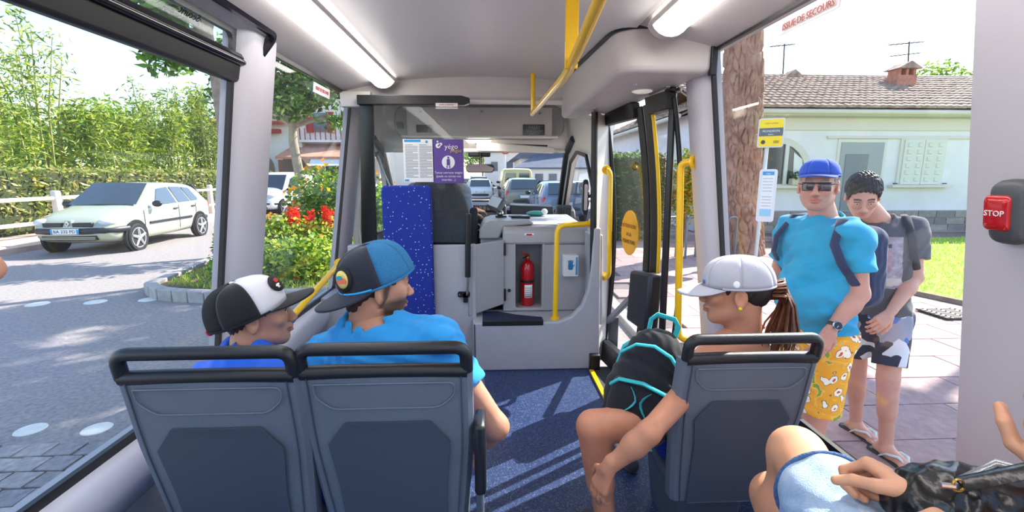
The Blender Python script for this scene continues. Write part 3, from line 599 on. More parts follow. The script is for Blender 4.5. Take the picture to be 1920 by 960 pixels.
box('carton', (.572, 3.288, 1.055), (.105, .08, .155), mat('carton', (224, 228, 232), .6), gb, .003)
panel('side_print', V(.612, 3.246, 1.055), (1, 0, 0), (0, 0, 1), .014, .13, .002, MATS['print_blue'], gb, .002)
panel('hand_print', V(.568, 3.246, 1.05), (1, 0, 0), (0, 0, 1), .036, .045, .002, mat('print_teal', (28, 120, 176), .5), gb, .012)
for k in range(4): panel('hand_print', V(.554+.009*k, 3.246, 1.085-.002*abs(k-1.4)), (1, 0, 0), (.1*(k-1.5), 0, 1), .007, .03, .002, MATS['print_teal'], gb, .003)
panel('hand_print', V(.588, 3.246, 1.055), (1, 0, 0), (.9, 0, 1), .008, .03, .002, MATS['print_teal'], gb, .003)
# ------------------------------------------------------------------ driver's cab
cab = S(empty('wall_cab', (0, 4.2, FZ)))
def lerp3(a, b, t): return Vector(a).lerp(Vector(b), t)
MB().loft([[V(x, y, z+.03*(1-(x/.95)**2)) for x in [-1.0+.2*k for k in range(11)]] for y, z in ((3.36, 2.37), (4.12, 2.31), (4.2, 2.02), (4.26, 1.90))], False).build('cab_roof', M_cream, cab, 0, 60, solid=.03)
def cw(s, y, z):     # cab side skins
    x = (-1.02 if s < 0 else .75)+(-1 if s < 0 else 1)*(.06-.10*(y-3.4)+.16*(1-((z-1.0)/1.2)**2)*1.0-.05); return V(x, y, z)
for s in (-1, 1):
    n = V(-s, 0, 0)
    outer = [(3.36, .5), (4.95, .5), (4.95, 1.30), (4.30, 1.92), (4.15, 2.1), (3.36, 2.3)]
    outl = [(3.36, .5), (4.2, .5), (4.95, .5), (4.98, 1.28), (4.62, 1.62), (4.28, 1.93), (4.1, 2.28), (3.36, 2.36), (3.36, 1.4)]
    inl = [(3.62, 1.18), (4.2, 1.16), (4.66, 1.18), (4.72, 1.28), (4.46, 1.58), (4.2, 1.82), (3.95, 1.90), (3.70, 1.86), (3.60, 1.5)]
    if s < 0: outl = [(max(y, 3.82), z) for y, z in outl]; inl = [((y-3.6)*.74+3.92, z) for y, z in inl]
    ring_frame('cab_side', [cw(s, *q) for q in outl], [cw(s, *q) for q in inl], n, .04, M_cream, cab)
    ring_frame('window_seal', [cw(s, *q)+n*.045 for q in inl], [cw(s, a*.94+(4.15 if s > 0 else 4.33)*.06, b*.94+1.5*.06)+n*.045 for a, b in inl], n, .02, M_black, cab)
    MB().slab([cw(s, *q) for q in inl], n, .006).build('side_pane', M_glass, cab)
    bar('pillar_seal', [cw(s, 4.90, 1.25)+n*.05, cw(s, 4.60, 1.62)+n*.05, cw(s, 4.28, 1.90)+n*.05, cw(s, 4.0, 2.0)+n*.05], .03, M_dark, cab, n=8)
    box('cab_floor_side', ((-.9 if s < 0 else .8), 4.1, .5), (.3, 1.6, .3), M_dark, cab)
ws = S(empty('window_7', (-.1, 4.6, 1.3)))
MB().hexa([V(-.98, 4.95, 1.28), V(.80, 4.95, 1.28), V(.80, 4.956, 1.28), V(-.98, 4.956, 1.28), V(-.86, 4.26, 1.92), V(.68, 4.26, 1.92), V(.68, 4.266, 1.92), V(-.86, 4.266, 1.92)]).build('windshield_pane', M_glass, ws)
bar('windshield_edge', [V(-.86, 4.25, 1.915), V(.68, 4.25, 1.915)], .02, M_cream, ws)
S(box('floor_cab', (-.05, 4.15, .42), (1.9, 1.6, .1), M_dark)); 
S(MB().hexa([V(-1.0, 4.95, .3), V(.82, 4.95, .3), V(.82, 5.0, .3), V(-1.0, 5.0, .3), V(-1.0, 4.95, 1.29), V(.82, 4.95, 1.29), V(.82, 5.0, 1.29), V(-1.0, 5.0, 1.29)]).build('wall_firewall', M_dark))
S(MB().hexa([V(-1.0, 5.0, .4), V(.82, 5.0, .4), V(.78, 5.9, .4), V(-.96, 5.9, .4), V(-1.0, 5.0, 1.27), V(.82, 5.0, 1.27), V(.76, 5.9, .98), V(-.94, 5.9, .98)]).build('wall_bonnet', mat('bonnet_white', (214, 214, 216), .25, coat=.6), None, .06, seg=4))
# overhead cabinet
oc = empty('overhead_cabinet', (-.08, 4.0, 2.02), 'grey overhead cabinet with stop display above the windshield', 'cabinet')
ccx, ccz = -.085, 2.135
MB().slab([V(ccx+x, 4.0, ccz+z) for x, z in rrect(1.42, .27, .1)], (0, 1, 0), .16).build('recess', mat('cab_grey', (150, 147, 146), .5), oc, .015)
MB().slab([V(ccx+x, 3.975, ccz+z) for x, z in rrect(1.20, .225, .008)], (0, 1, 0), .03).build('flap', M_shell, oc, .004)
box('lower_lip', (ccx, 3.985, 2.012), (1.3, .05, .02), M_cream, oc, .006)
for x in (-.57, -.07, .41): MB().lathe([(.011, 0), (.009, .008)], (x, 3.972, 2.215-.01*(x > 0)), (0, -1, 0), 12).build('lock', M_steel, oc)
panel('clock_display', V(-.545, 3.97, 2.075), (1, 0, 0), (0, 0, 1), .125, .062, .014, M_blackg, oc, .006)
d = panel('stop_display', V(.36, 3.97, 2.07), (1, 0, 0), (0, 0, 1), .18, .085, .014, M_blackg, oc, .006)
text('lettering', 'ARRET', V(.365, 3.961, 2.086), (1, 0, 0), (0, 0, 1), .033, mat('display_grey', (132, 140, 140), .6), oc); text('lettering', 'DEMANDE', V(.36, 3.961, 2.054), (1, 0, 0), (0, 0, 1), .033, MATS['display_grey'], oc)
panel('switch', V(-.74, 3.97, 2.10), (1, 0, .2), (-.2, 0, 1), .05, .055, .02, M_dark, oc, .006)
dl = empty('cab_lamp', (-.1, 4.08, 1.99), 'small white dome lamp above the interior mirror', 'lamp'); box('lens', (-.1, 4.08, 1.985), (.2, .07, .025), mat('dome_lens', (240, 238, 232), .3, emit=((255, 248, 238), 9)), dl, .008); box('bezel', (-.1, 4.08, 2.0), (.23, .09, .02), M_cream, dl, .006)  # lens glow added to brighten the dim cab
# sun visor, mirror
sv = empty('sun_visor', (.25, 4.16, 1.95), 'cream sun visor folded up above the windshield', 'visor'); MB().slab([V(x, 4.14, z) for x, z in arcpts] if False else [V(-.14+.02, 4.14, 1.985), V(.55, 4.14, 1.94), V(.57, 4.14, 1.91), V(.55, 4.14, 1.885), V(-.12, 4.14, 1.905)], (0, 1, 0), .02).build('visor_pad', M_cream, sv, .008); bar('visor_arm', [V(-.13, 4.16, 1.97), V(.5, 4.16, 1.95)], .008, M_dark, sv)
rm = empty('rear_view_mirror', (-.09, 4.2, 1.8), 'interior rear-view mirror hanging before the windshield', 'mirror')
bar('stem', [V(-.09, 4.25, 1.90), V(-.09, 4.2, 1.77)], .014, M_black, rm); panel('housing', V(-.092, 4.2, 1.758), (1, 0, 0), (0, 0, 1), .25, .075, .03, M_black, rm, .03, .005)
panel('mirror_face', V(-.092, 4.182, 1.758), (1, .04, 0), (0, .1, 1), .235, .062, .004, mat('mirror', (235, 225, 215), .03, 1), rm, .026); box('sensor_cover', (-.10, 4.3, 1.885), (.2, .1, .05), M_dark, rm, .012)
# dashboard
db = empty('dashboard', (-.1, 4.6, .9), 'dark grey dashboard with radio, vents and switch row', 'dashboard'); M_dash = mat('dash_dark', (52, 54, 60), .5, bump=(300, .2))
MB().loft([[V(x, y, z) for y, z in ((4.36, 1.0), (4.34, 1.30), (4.40, 1.37), (4.55, 1.40), (4.93, 1.36), (4.93, .9))] for x in (-.98, -.3, .3, .8)], True).build('top', M_dash, db, .01, 35)
MB().hexa([V(-.22, 4.17, .9), V(.16, 4.17, .9), V(.16, 4.4, .9), V(-.22, 4.4, .9), V(-.20, 4.22, 1.43), V(.14, 4.22, 1.43), V(.14, 4.45, 1.45), V(-.2, 4.45, 1.45)]).build('centre_stack', M_dash, db, .015)
panel('switch_row', V(-.04, 4.205, 1.405), (1, 0, 0), (0, .1, 1), .26, .045, .012, M_black, db, .005)
for i in range(6): panel('switch_key', V(-.13+.036*i, 4.196, 1.405), (1, 0, 0), (0, .1, 1), .028, .036, .008, M_red if i == 0 else mat('key_grey', (120, 122, 126), .4), db, .003)
panel('radio', V(-.03, 4.195, 1.335), (1, 0, 0), (0, .1, 1), .24, .065, .012, M_blackg, db, .005); panel('radio_slot', V(-.03, 4.187, 1.345), (1, 0, 0), (0, .1, 1), .18, .012, .004, MATS['key_grey'], db, .003)
for x in (-.12, .0): MB().lathe([(.034, 0), (.034, .008), (.024, .008), (.024, .02), (.0, .02)], (x, 4.19, 1.235), (0, -1, .1), 20).build('rotary_knob', M_white, db); MB().lathe([(.023, 0), (.021, .016), (0, .016)], (x, 4.182, 1.235), (0, -1, .1), 20).build('knob_cap', M_black, db)
MB().hexa([V(.18, 4.3, 1.24), V(.60, 4.3, 1.22), V(.60, 4.5, 1.22), V(.18, 4.5, 1.24), V(.18, 4.32, 1.425), V(.58, 4.32, 1.405), V(.58, 4.5, 1.42), V(.18, 4.5, 1.43)]).build('shelf_bin', M_dash, db, .01)
panel('side_vent', V(.68, 4.3, 1.34), (1, 0, 0), (0, .05, 1), .13, .17, .05, M_dash, db, .015)
for i in range(5): box('vent_slat', (.63+.024*i, 4.272, 1.34), (.006, .01, .12), M_black, db, 0)
MB().lathe([(.02, 0), (.14, .03), (.16, .06)], (-.6, 4.3, 1.18), (0, -.8, .6), 24).build('instrument_hood', M_dash, db)
sw = MB(); sw.tube([V(-.58+.19*math.cos(2*math.pi*k/24), 4.05+.10*math.sin(2*math.pi*k/24), 1.22+.15*math.sin(2*math.pi*k/24)) for k in range(25)], .015, 8); swr = empty('steering_wheel', (-.58, 4.1, 1.1), 'dark steering wheel before the driver', 'steering wheel'); sw.build('rim', M_black, swr); bar('column', [V(-.58, 4.05, 1.22), V(-.58, 4.38, 1.05)], .04, M_dark, swr); bar('spoke', [V(-.76, 4.05, 1.22), V(-.4, 4.05, 1.22)], .014, M_dark, swr)
# gadgets on the console
gp = empty('ticket_screen', (.02, 3.75, 1.365), 'small tilted grey ticket screen on the console', 'device')
R = Matrix.Rotation(math.radians(-28), 3, 'Z') @ Matrix.Rotation(math.radians(-32), 3, 'X') @ Matrix.Rotation(math.radians(18), 3, 'Y'); gc_ = V(.045, 3.72, 1.475)
box('case', gc_, (.125, .055, .115), mat('device_grey', (96, 100, 108), .35), gp, .012, R=R); box('screen', gc_+R @ V(-.004, -.029, 0), (.10, .006, .085), mat('screen_pale', (170, 186, 196), .15, emit=((180, 200, 214), .1)), gp, .002, R=R); MB().ball(V(.075, 3.74, 1.395), .028).build('ball_joint', M_steel, gp); box('foot', (.08, 3.74, 1.372), (.09, .07, .012), M_black, gp)
tag(bar('marker_pen', [V(.16, 3.6, 1.378), V(.30, 3.55, 1.378)], .011, M_black), 'black marker pen lying on the console hood', 'pen')
tag(MB().hexa([V(.15, 3.72, 1.366), V(.24, 3.74, 1.366), V(.26, 3.86, 1.366), V(.14, 3.84, 1.366), V(.16, 3.73, 1.376), V(.23, 3.75, 1.376), V(.25, 3.85, 1.378), V(.15, 3.83, 1.376)]).build('key_pouch', M_dark, None, .004), 'dark leather key pouch behind the marker pen', 'pouch')
tb = empty('tissue_pack', (.4, 4.1, 1.345), 'turquoise and white tissue pack on the dashboard shelf', 'packet'); MB().ball(V(.40, 4.1, 1.365), (.09, .05, .024)).build('wrapper', mat('teal_wrap', (70, 160, 150), .4), tb); MB().ball(V(.47, 4.08, 1.38), (.03, .03, .028)).build('tissue', M_paper, tb)
for i, (x, y, c) in enumerate(((.40, 3.55, M_paper), (.54, 3.62, mat('paper_warm', (226, 220, 208), .7)))): tag(MB().hexa([V(x-.1, y-.08, 1.332), V(x+.1, y-.07, 1.332), V(x+.11, y+.1, 1.336), V(x-.09, y+.09, 1.336), V(x-.1, y-.08, 1.334), V(x+.1, y-.07, 1.334), V(x+.11, y+.1, 1.338), V(x-.09, y+.09, 1.338)]).build('paper_sheet', c, None), ('loose white paper lying on the console top', 'cream paper sheet on the console by the yellow rail')[i], 'paper')
# seat belt and small handle mirror at the right
tag(MB().loft([[p, p+V(.0, .05, .0), p+V(.004, .05, 0), p+V(.004, 0, 0)] for p in (V(-.93, 3.7, 1.95), V(-.80, 3.72, 1.62), V(-.62, 3.78, 1.5))]).build('seat_belt', M_dark), 'dark seat belt strap running down to the driver', 'seat belt')
mc = atY(1098, 370, 3.55); rmn = empty('door_mirror', mc, 'dark oval mirror at the right cab window', 'mirror')
def mloft(c, w, h, d): return [[c+V(x*.25*k, dy, z*k)+V(x*.9*k, 0, 0)*.2 for x, z in rrect(w, h, w*.4)] for k, dy in ((1, 0), (1, d*.4), (.8, d*.8), (.4, d))]
MB().loft(mloft(mc, .10, .27, .08)).build('shell', M_dark, rmn, 0, 50); panel('glass', mc+V(0, -.004, 0), (1, -.6, 0), (0, 0, 1), .03, .2, .004, MATS['mirror'], rmn, .014)
bar('mount', [mc+V(0, .03, 0), mc+V(.12, .1, .02)], .014, M_dark, rmn)
# driver's seat
ds = empty('driver_seat', (-.42, 3.75, .5), 'dark grey high-backed driver seat behind the screen', 'seat'); M_dseat = mat('driver_cloth', (50, 54, 64), .85, bump=(180, .3))
MB().loft([[V(-.42+x*k, 3.62+.10*(1.5-z)*-1*.3+dy, z) for x, dy in ((-.26, 0), (-.2, -.05), (.2, -.05), (.26, 0), (.24, .09), (-.24, .09))] for z, k in ((.9, .95), (1.1, 1), (1.45, .95), (1.6, .75), (1.68, .5))]).build('backrest', M_dseat, ds, .02, 50)
box('headrest', (-.42, 3.66, 1.76), (.26, .10, .17), M_dseat, ds, .04, seg=4); box('cushion', (-.42, 3.9, .86), (.5, .5, .14), M_dseat, ds, .05, seg=3); box('base', (-.42, 3.9, .63), (.4, .4, .34), M_dark, ds); box('armrest', (-.135, 3.66, 1.22), (.06, .1, .46), M_dseat, ds, .025, seg=3)
# ================================================================== passenger seats (seen from behind)
M_shellseat = mat('seat_shell', (104, 115, 132), .5, var=(2.5, .12), bump=(420, .22))
M_shellin = mat('seat_shell_dark', (68, 78, 95), .52, bump=(420, .25))
M_grip = mat('seat_grip', (26, 29, 36), .35, bump=(500, .15))
def make_seat(loc, label, w=.43, top=1.29):
    root = empty('passenger_chair', (0, 0, 0), label, 'seat', 'grey bus seats'); hw = w/2; H = top-FZ
    # back shell: outline in (x, height), lean of the back, built facing +y (forward); z local from floor
    def Pb(x, z, d=0.): return V(x, (.17*(1-z/H))+d, z)       # leans backwards towards its top
    zt = H-.083; zb = .28
    def wid(z): t = (z-zb)/(zt-zb); return hw*(.84+.16*min(1, t*1.5)**.8)
    n = 14; b = MB(); rings = []
    for i in range(n+1):
        z = zb+(zt-zb)*i/n; a = wid(z)
        rings.append([Pb(-a, z, .05), Pb(-a, z, .012), Pb(-a+.012, z, 0), Pb(-a*.5, z, -.004), Pb(0, z, -.006), Pb(a*.5, z, -.004), Pb(a-.012, z, 0), Pb(a, z, .012), Pb(a, z, .05), Pb(0, z, .04)])
    b.loft(rings).build('back_shell', M_shellseat, root, 0, 40, local=True)
    # lower panel with angled shoulders; darker colour painted in for a recess's shade
    o_ = [(-.62, zb), (-.66, zb+.25), (-.72, zt-.20), (-.50, zt-.135), (.50, zt-.135), (.72, zt-.20), (.66, zb+.25), (.62, zb)]
    o_ = [(x*hw, z) for x, z in o_]; i_ = [(x*.86 if abs(x) > .3*hw else x*.9, zb if z == zb else z-.028) for x, z in o_]
    ring_frame('recess_edge', [Pb(x, z, -.008) for x, z in o_], [Pb(x, z, .010) for x, z in i_], (0, 1, 0), .006, M_shellin, root, smooth=0, local=True, bevel=.004) if False else None
    m = MB(); k0 = len(o_); m.add([Pb(x, z, -.0115) for x, z in o_]+[Pb(x, z, -.0095) for x, z in i_], [(i, (i+1) % k0, k0+(i+1) % k0, k0+i) for i in range(k0)]+[tuple(range(k0, 2*k0))]); m.build('painted_recess', M_shellin, root, 0, 0, local=True, solid=.003)
    gz = zt-.022; gp = [(-.80, gz), (.80, gz), (.80, gz-.035), (.62, gz-.072), (-.62, gz-.072), (-.80, gz-.035)]
    MB().tube(arc([Pb(x*hw, z, -.007) for x, z in gp]+[Pb(gp[0][0]*hw, gp[0][1], -.007)], .02), .0022, 5).build('moulded_line', M_shellseat, root, 0, 60, local=True)
    for s in (-1, 1): MB().tube([Pb(s*(wid(zb+(zt-zb)*q/8)-.028), zb+(zt-zb)*q/8, -.004) for q in range(9)], .002, 4).build('moulded_line', M_shellin, root, local=True)
    # handle: flattened loop
    y0 = -.004; lp = [(-hw+.014, zt+.004), (-hw+.014, H-.014), (hw-.014, H-.014), (hw-.014, zt+.004)]
    hp_ = arc([Pb(x, z, .012) for x, z in lp], .055, 7); hm = MB(); pts = hp_
    rr = []
    for p in pts: rr.append(.0165+.012*math.exp(-(p.x/.05)**2)*(p.z > H-.03))
    hm.tube(pts, rr, 12).build('grip_loop', M_grip, root, 0, 60, local=True)
    MB().tube([Pb(-hw+.012, zt+.004, .012), Pb(-hw*.5, zt+.007, .010), Pb(hw*.5, zt+.007, .010), Pb(hw-.012, zt+.004, .012)], .0185, 12).build('grip_base', M_grip, root, 0, 60, local=True)
    # cushions on the sitting side, base
    MB().loft([[Pb(-hw*.9, z, .045), Pb(-hw*.86, z, .085), Pb(0, z, .075), Pb(hw*.86, z, .085), Pb(hw*.9, z, .045)] for z in (.42, .6, .75, zt-.01)]).build('back_cushion', M_bluedot, root, .012, 50, local=True)
    MB().box((0, .40, .42), (w*.92, .44, .09)).build('seat_cushion', M_bluedot, root, .03, local=True, seg=3); MB().box((0, .38, .345), (w*.9, .46, .06)).build('seat_pan', M_shellin, root, .02, local=True)
    MB().hexa([V(-.10, .2, 0), V(.10, .2, 0), V(.10, .5, 0), V(-.10, .5, 0), V(-.14, .2, .33), V(.14, .2, .33), V(.14, .5, .33), V(-.14, .5, .33)]).build('pedestal', M_shellin, root, .02, local=True)
    root.location = (loc[0], loc[1], FZ); return root
s1 = make_seat((-.69, 1.07), 'grey-blue bus seat in front of the boy with the black and white cap', .435, 1.295)
s1['label'] = 'grey bus seat with black grip carrying the boy in the mesh cap'
s2 = copy_tree(s1); s2.location = (-.268, 1.08, FZ); s2['label'] = 'grey bus seat with black grip carrying the bearded man'
s3 = make_seat((.765, 1.24), 'grey bus seat with black grip carrying the girl in the grey cap', .415, 1.245)
for s in (-1, 1): MB().tube([V(s*.205, .30, .44), V(s*.205, .58, .46)], .014, 8).build('yellow_edge', M_yel, s3, local=True)
MB().box((.235, .06, .62), (.03, .10, .20)).build('armrest_hinge', M_grip, s2, .01, local=True); MB().box((.232, .10, .40), (.02, .12, .28)).build('side_strut', M_shellin, s2, .006, local=True)
# ================================================================== outside: ground
M_asph = mat('asphalt', (160, 152, 150), .85, var=(26, .32), bump=(140, .5))
S(MB().add([(-80, -30, -.04), (80, -30, -.04), (80, 160, -.04), (-80, 160, -.04)], [(0, 1, 2, 3)]).build('road', M_asph))
side = S(empty('sidewalk', (5, 8, -.04)))
box('bedding', (9.5, 10, -.03), (15.6, 24, .03), mat('joint_sand', (120, 108, 104), .9, var=(8, .3)), side, 0)
M_tile = [mat('paving_%d' % i, c, .8, var=(14, .22), bump=(90, .35)) for i, c in enumerate(((184, 152, 146), (166, 138, 136), (196, 166, 158)))]
meshes = [MB().box((0, 0, 0), (.788, .438, .03)).mesh('paving_tile', m, 0) for m in M_tile]
k = 0
for r in range(31):
    y = 1.74+.45*r+.225
    for c in range(8):
        x = 1.78+.8*c+(.41 if r % 2 else 0)+.4
        if x > 6.2 and y < 11.5 and (x-6.0) > .55*(6.6-y) and y > 5.0: continue
        if x > 7.6: continue
        o = link('paving_tile', meshes[random.randrange(3)], side, True); o.location = (x-5, y-8, -.005+.04+random.uniform(-.002, .002)); o.rotation_euler = (random.uniform(-.004, .004), random.uniform(-.003, .003), 0)
box('kerb_stone', (1.62, 6, -.02), (.16, 14, .1), mat('kerb_grey', (170, 164, 160), .8, var=(9, .2)), side, .02)
# granite sett strip on the other side of the road
setts = S(empty('trim_1', (-2.6, 2.3, -.04)))
setts.name = 'pavement'
M_sett = [mat('sett_%d' % i, c, .75, var=(30, .3), bump=(60, .5)) for i, c in enumerate(((168, 162, 160), (150, 146, 148), (180, 172, 166)))]
sm = [MB().box((0, 0, 0), (.165, .135, .05)).mesh('granite_sett', m, 0) for m in M_sett]
for r in range(9):
    for c in range(13):
        o = link('granite_sett', sm[random.randrange(3)], setts, True); o.location = (-3.75+.178*c+(.09 if r % 2 else 0)+2.6, 2.79-.15*r-2.3, .018+random.uniform(-.004, .004)); o.rotation_euler = (random.uniform(-.03, .03), random.uniform(-.03, .03), random.uniform(-.05, .05))
M_dot = mat('road_marking', (236, 232, 220), .7, var=(12, .12))
for i, (x, y) in enumerate([(-3.62, 3.2), (-3.2, 3.19), (-2.75, 3.18), (-2.3, 3.17), (-7.6, 6.2), (-6.9, 6.3), (-6.2, 6.42), (-5.5, 6.5), (-4.85, 6.6)]):
    far = y > 5
    nth = ('first', 'second', 'third', 'fourth', 'fifth')[i if i < 4 else i-4]; tag(MB().lathe([(.13 if far else .09, 0), (.125 if far else .086, .004)], (x, y-(0 if far else .08), -.04), n=20).build('road_dot', M_dot), nth+(' white dot from the left edge in the row before the flower bed' if far else ' white dot from the left edge in the row beside the setts'), 'road marking', 'white dots across the road' if far else 'white dots beside the setts')
# ------------------------------------------------------------------ lawn and drain
M_soil = mat('soil', (120, 100, 70), .95, var=(14, .4))
lawn_poly = [(6.0, 6.45), (6.3, 5.4), (7.2, 4.2), (9, 3.2), (17, 2.5), (17, 11.8), (7.4, 11.8), (6.4, 8.5)]
lawn = S(MB().slab([V(x, y, -.02) for x, y in lawn_poly], (0, 0, 1), .07).build('lawn', mat('lawn_green', (150, 178, 62), .9, var=(9, .35), col2=(112, 150, 44)), None, 0))
def inpoly(p, poly):
    x, y = p[:, 0], p[:, 1]; r = np.zeros(len(p), bool)
    for (x0, y0), (x1, y1) in zip(poly, poly[1:]+poly[:1]): r ^= ((y0 > y) != (y1 > y)) & (x < (x1-x0)*(y-y0)/(y1-y0+1e-12)+x0)
    return r
L_grass = [leaf_mat('grass_a', (168, 196, 60)), leaf_mat('grass_b', (140, 178, 48)), leaf_mat('grass_c', (196, 210, 90))]
def grass(name, poly, n, z, size, parent=None):
    a = np.array(poly); p = np.column_stack([RNG.uniform(a[:, 0].min(), a[:, 0].max(), n), RNG.uniform(a[:, 1].min(), a[:, 1].max(), n), np.full(n, z)]); p = p[inpoly(p, poly)]
    o = leaves_mesh(name, p, 0, size, L_grass, parent, aspect=7, droop=-1.6); return o
tag(grass('grass', [(6.05, 6.45), (6.35, 5.4), (7.2, 4.3), (9, 3.4), (14, 3), (15.5, 11.6), (7.5, 11.6), (6.5, 8.5)], 26000, .05, .07), 'short bright green grass of the lawn by the house', 'grass', kind='stuff')
b = MB(); kp = arc([V(6.45, 8.6, .02), V(5.98, 6.45, .02), V(6.28, 5.4, .02), V(7.2, 4.15, .02), V(9, 3.1, .02)], .4)
tag(b.tube(kp, .06, 6).build('lawn_edging', mat('edging', (140, 122, 104), .9, var=(10, .3))), 'rough brown stone edging around the lawn', 'edging')
gr = empty('drain_grate', (5.55, 5.2, 0), 'dark metal drain grate set in the paving near the lawn', 'grate')
box('grate_plate', (5.6, 5.22, .03), (.50, .42, .012), mat('grate_pit', (40, 38, 38), .9), gr, 0)
for i in range(7): box('grate_bar', (5.6, 5.04+.06*i, .038), (.50, .03, .014), mat('grate_iron', (150, 136, 128), .7, .3), gr, .002)
for i in range(3): box('grate_bar', (5.42+.18*i, 5.22, .038), (.03, .42, .014), MATS['grate_iron'], gr, .002)
# ------------------------------------------------------------------ pine trunk beside the stop
def bark_trunk(name, p0, p1, r0, r1, parent, m, nu=150, nv=380, cell=(.10, .26), depth=.06):
    p0 = Vector(p0); p1 = Vector(p1); seeds = RNG.random((900, 2)); H = (p1-p0).length; C_ = 2*math.pi*r0
    u = np.arange(nu)/nu; v = np.arange(nv+1)/nv; uu, vv = np.meshgrid(u, v); P = np.stack([uu*C_/cell[0], vv*H/cell[1]], -1).reshape(-1, 2)
    ns = int(C_/cell[0]*H/cell[1]); sd = RNG.random((ns, 2))*[C_/cell[0], H/cell[1]]; sd = np.concatenate([sd, sd+[C_/cell[0], 0], sd-[C_/cell[0], 0]])
    d1 = np.full(len(P), 9.); d2 = d1.copy(); rnd = np.zeros(len(P)); rv = np.tile(RNG.random(ns), 3)
    for i in range(0, len(P), 4000):
        D = np.sqrt(((P[i:i+4000, None]-sd[None])**2).sum(-1)); o = np.partition(D, 1, 1); d1[i:i+4000] = o[:, 0]; d2[i:i+4000] = o[:, 1]; rnd[i:i+4000] = rv[D.argmin(1)]
    e = np.clip((d2-d1)/.28, 0, 1); disp = depth*(e*(.55+.6*rnd)-.4)
    disp = disp.reshape(nv+1, nu); vs = []
    for j in range(nv+1):
        t = j/nv; c = p0.lerp(p1, t); R = r0+(r1-r0)*t+.22*r0*math.exp(-t*H/.45)
        for i in range(nu): a = 2*math.pi*i/nu; vs.append((c.x+math.cos(a)*(R+disp[j, i]), c.y+math.sin(a)*(R+disp[j, i]), c.z))
    b = MB(); b.add(vs, [(j*nu+i, j*nu+(i+1) % nu, (j+1)*nu+(i+1) % nu, (j+1)*nu+i) for j in range(nv) for i in range(nu)])
    return b.build(name, m, parent, 0, 60)
pine = empty('pine_tree', (5.45, 9.75, 0), 'thick pine trunk with plated reddish bark beside the bus stop', 'tree')
bark_trunk('trunk', (5.48, 9.85, -.02), (5.0, 9.9, 7.2), .40, .31, pine, mat('pine_bark', (176, 138, 118), .9, var=(5, .4), col2=(140, 98, 84), bump=(45, .9)))
L_pine = [leaf_mat('pine_a', (52, 84, 44)), leaf_mat('pine_b', (70, 100, 52)), leaf_mat('pine_c', (40, 66, 36))]
def blob(c, r, n, shell=.5):
    d = RNG.normal(size=(n, 3)); d /= np.linalg.norm(d, axis=1)[:, None]; q = (shell+(1-shell)*RNG.random((n, 1)))
    return np.array(c)+d*q*np.array(r)
pc = np.concatenate([blob((5+dx, 10+dy, 9.0+dz), (1.15, 1.15, .6), 2300, .1) for dx, dy, dz in ((0, 0, .8), (1.6, .3, .2), (-1.7, .4, .2), (.3, -1.8, 0), (-.9, -2.6, .3), (1.2, 1.8, .4), (-2.4, -1.2, .2), (2.4, -1.3, .5), (-1, 2.2, .3), (-3.2, 1.2, .1))])
leaves_mesh('crown', pc, 0, .30, L_pine, pine, aspect=3.5, droop=.0)
for dx, dy, dz in ((1.6, .3, 0), (-1.7, .4, 0), (-.9, -2.6, 0), (2.4, -1.3, .3), (-2.4, -1.2, 0), (-1, 2.2, 0)): bar('branch', [V(5, 9.9, 7.0), V(5+dx*.5, 10+dy*.5, 8.1), V(5+dx, 10+dy, 9.0+dz)], [.14, .1, .05], MATS['pine_bark'], pine)
# ------------------------------------------------------------------ bus stop sign
bs = empty('bus_stop_sign', (5.30, 8.9, 0), 'white bus stop pole with yellow head and timetable panel before the pine', 'sign')
def sp(px, py, Y=9.0): return atY(px, py, Y)
M_alu = mat('sign_alu', (206, 208, 212), .4, .2)
bar('post', [V(5.33, 9.0, 0), V(5.36, 9.0, 2.5)], .036, M_alu, bs)
hu = Vector((.86, -.5, 0)).normalized(); hc = V(5.37, 8.93, 2.49)
panel('sign_head', hc, hu, (0, 0, 1), .44, .54, .11, M_alu, bs, .04)
fn = Vector((-.5, -.86, 0)).normalized()
panel('yellow_face', hc+fn*.058, hu, (0, 0, 1), .40, .50, .006, mat('stop_yellow', (250, 214, 20), .45), bs, .03)
panel('name_band', hc+fn*.063+V(0, 0, .015), hu, (0, 0, 1), .40, .15, .005, mat('band_grey', (92, 98, 108), .5), bs, .004)
text('stop_name', 'MONDRON', hc+fn*.068+V(0, 0, .03), hu, (0, 0, 1), .055, M_paper, bs); text('stop_town', 'Bidart', hc+fn*.068+V(0, 0, -.03), hu, (0, 0, 1), .036, M_paper, bs)
text('operator', 'yego plages', hc+fn*.063+V(0, 0, .18), hu, (0, 0, 1), .05, mat('sign_olive', (176, 150, 20), .6), bs)
M_ink = mat('ink', (58, 52, 70), .6)
panel('round_mark', hc+fn*.064+hu*-.12+V(0, 0, -.17), hu, (0, 0, 1), .075, .075, .003, M_ink, bs, .037); panel('small_mark', hc+fn*.064+hu*.10+V(0, 0, -.17), hu, (0, 0, 1), .09, .05, .003, MATS['sign_olive'], bs, .01)
tcn = V(5.40, 8.93, 1.30)
panel('timetable_case', tcn, hu, (0, 0, 1), .31, 1.02, .07, mat('case_white', (226, 226, 228), .4), bs, .05)
panel('timetable_sheet', tcn+fn*.038+V(0, 0, .03), hu, (0, 0, 1), .215, .86, .004, M_paper, bs, .005)
M_sky = mat('print_blue', (52, 152, 206), .5)
panel('blue_header', tcn+fn*.042+V(0, 0, .43), hu, (0, 0, 1), .2, .07, .003, M_sky, bs, .004); panel('blue_footer', tcn+fn*.042+V(0, 0, -.33), hu, (0, 0, 1), .2, .14, .003, mat('print_pale', (150, 204, 230), .5), bs, .01)
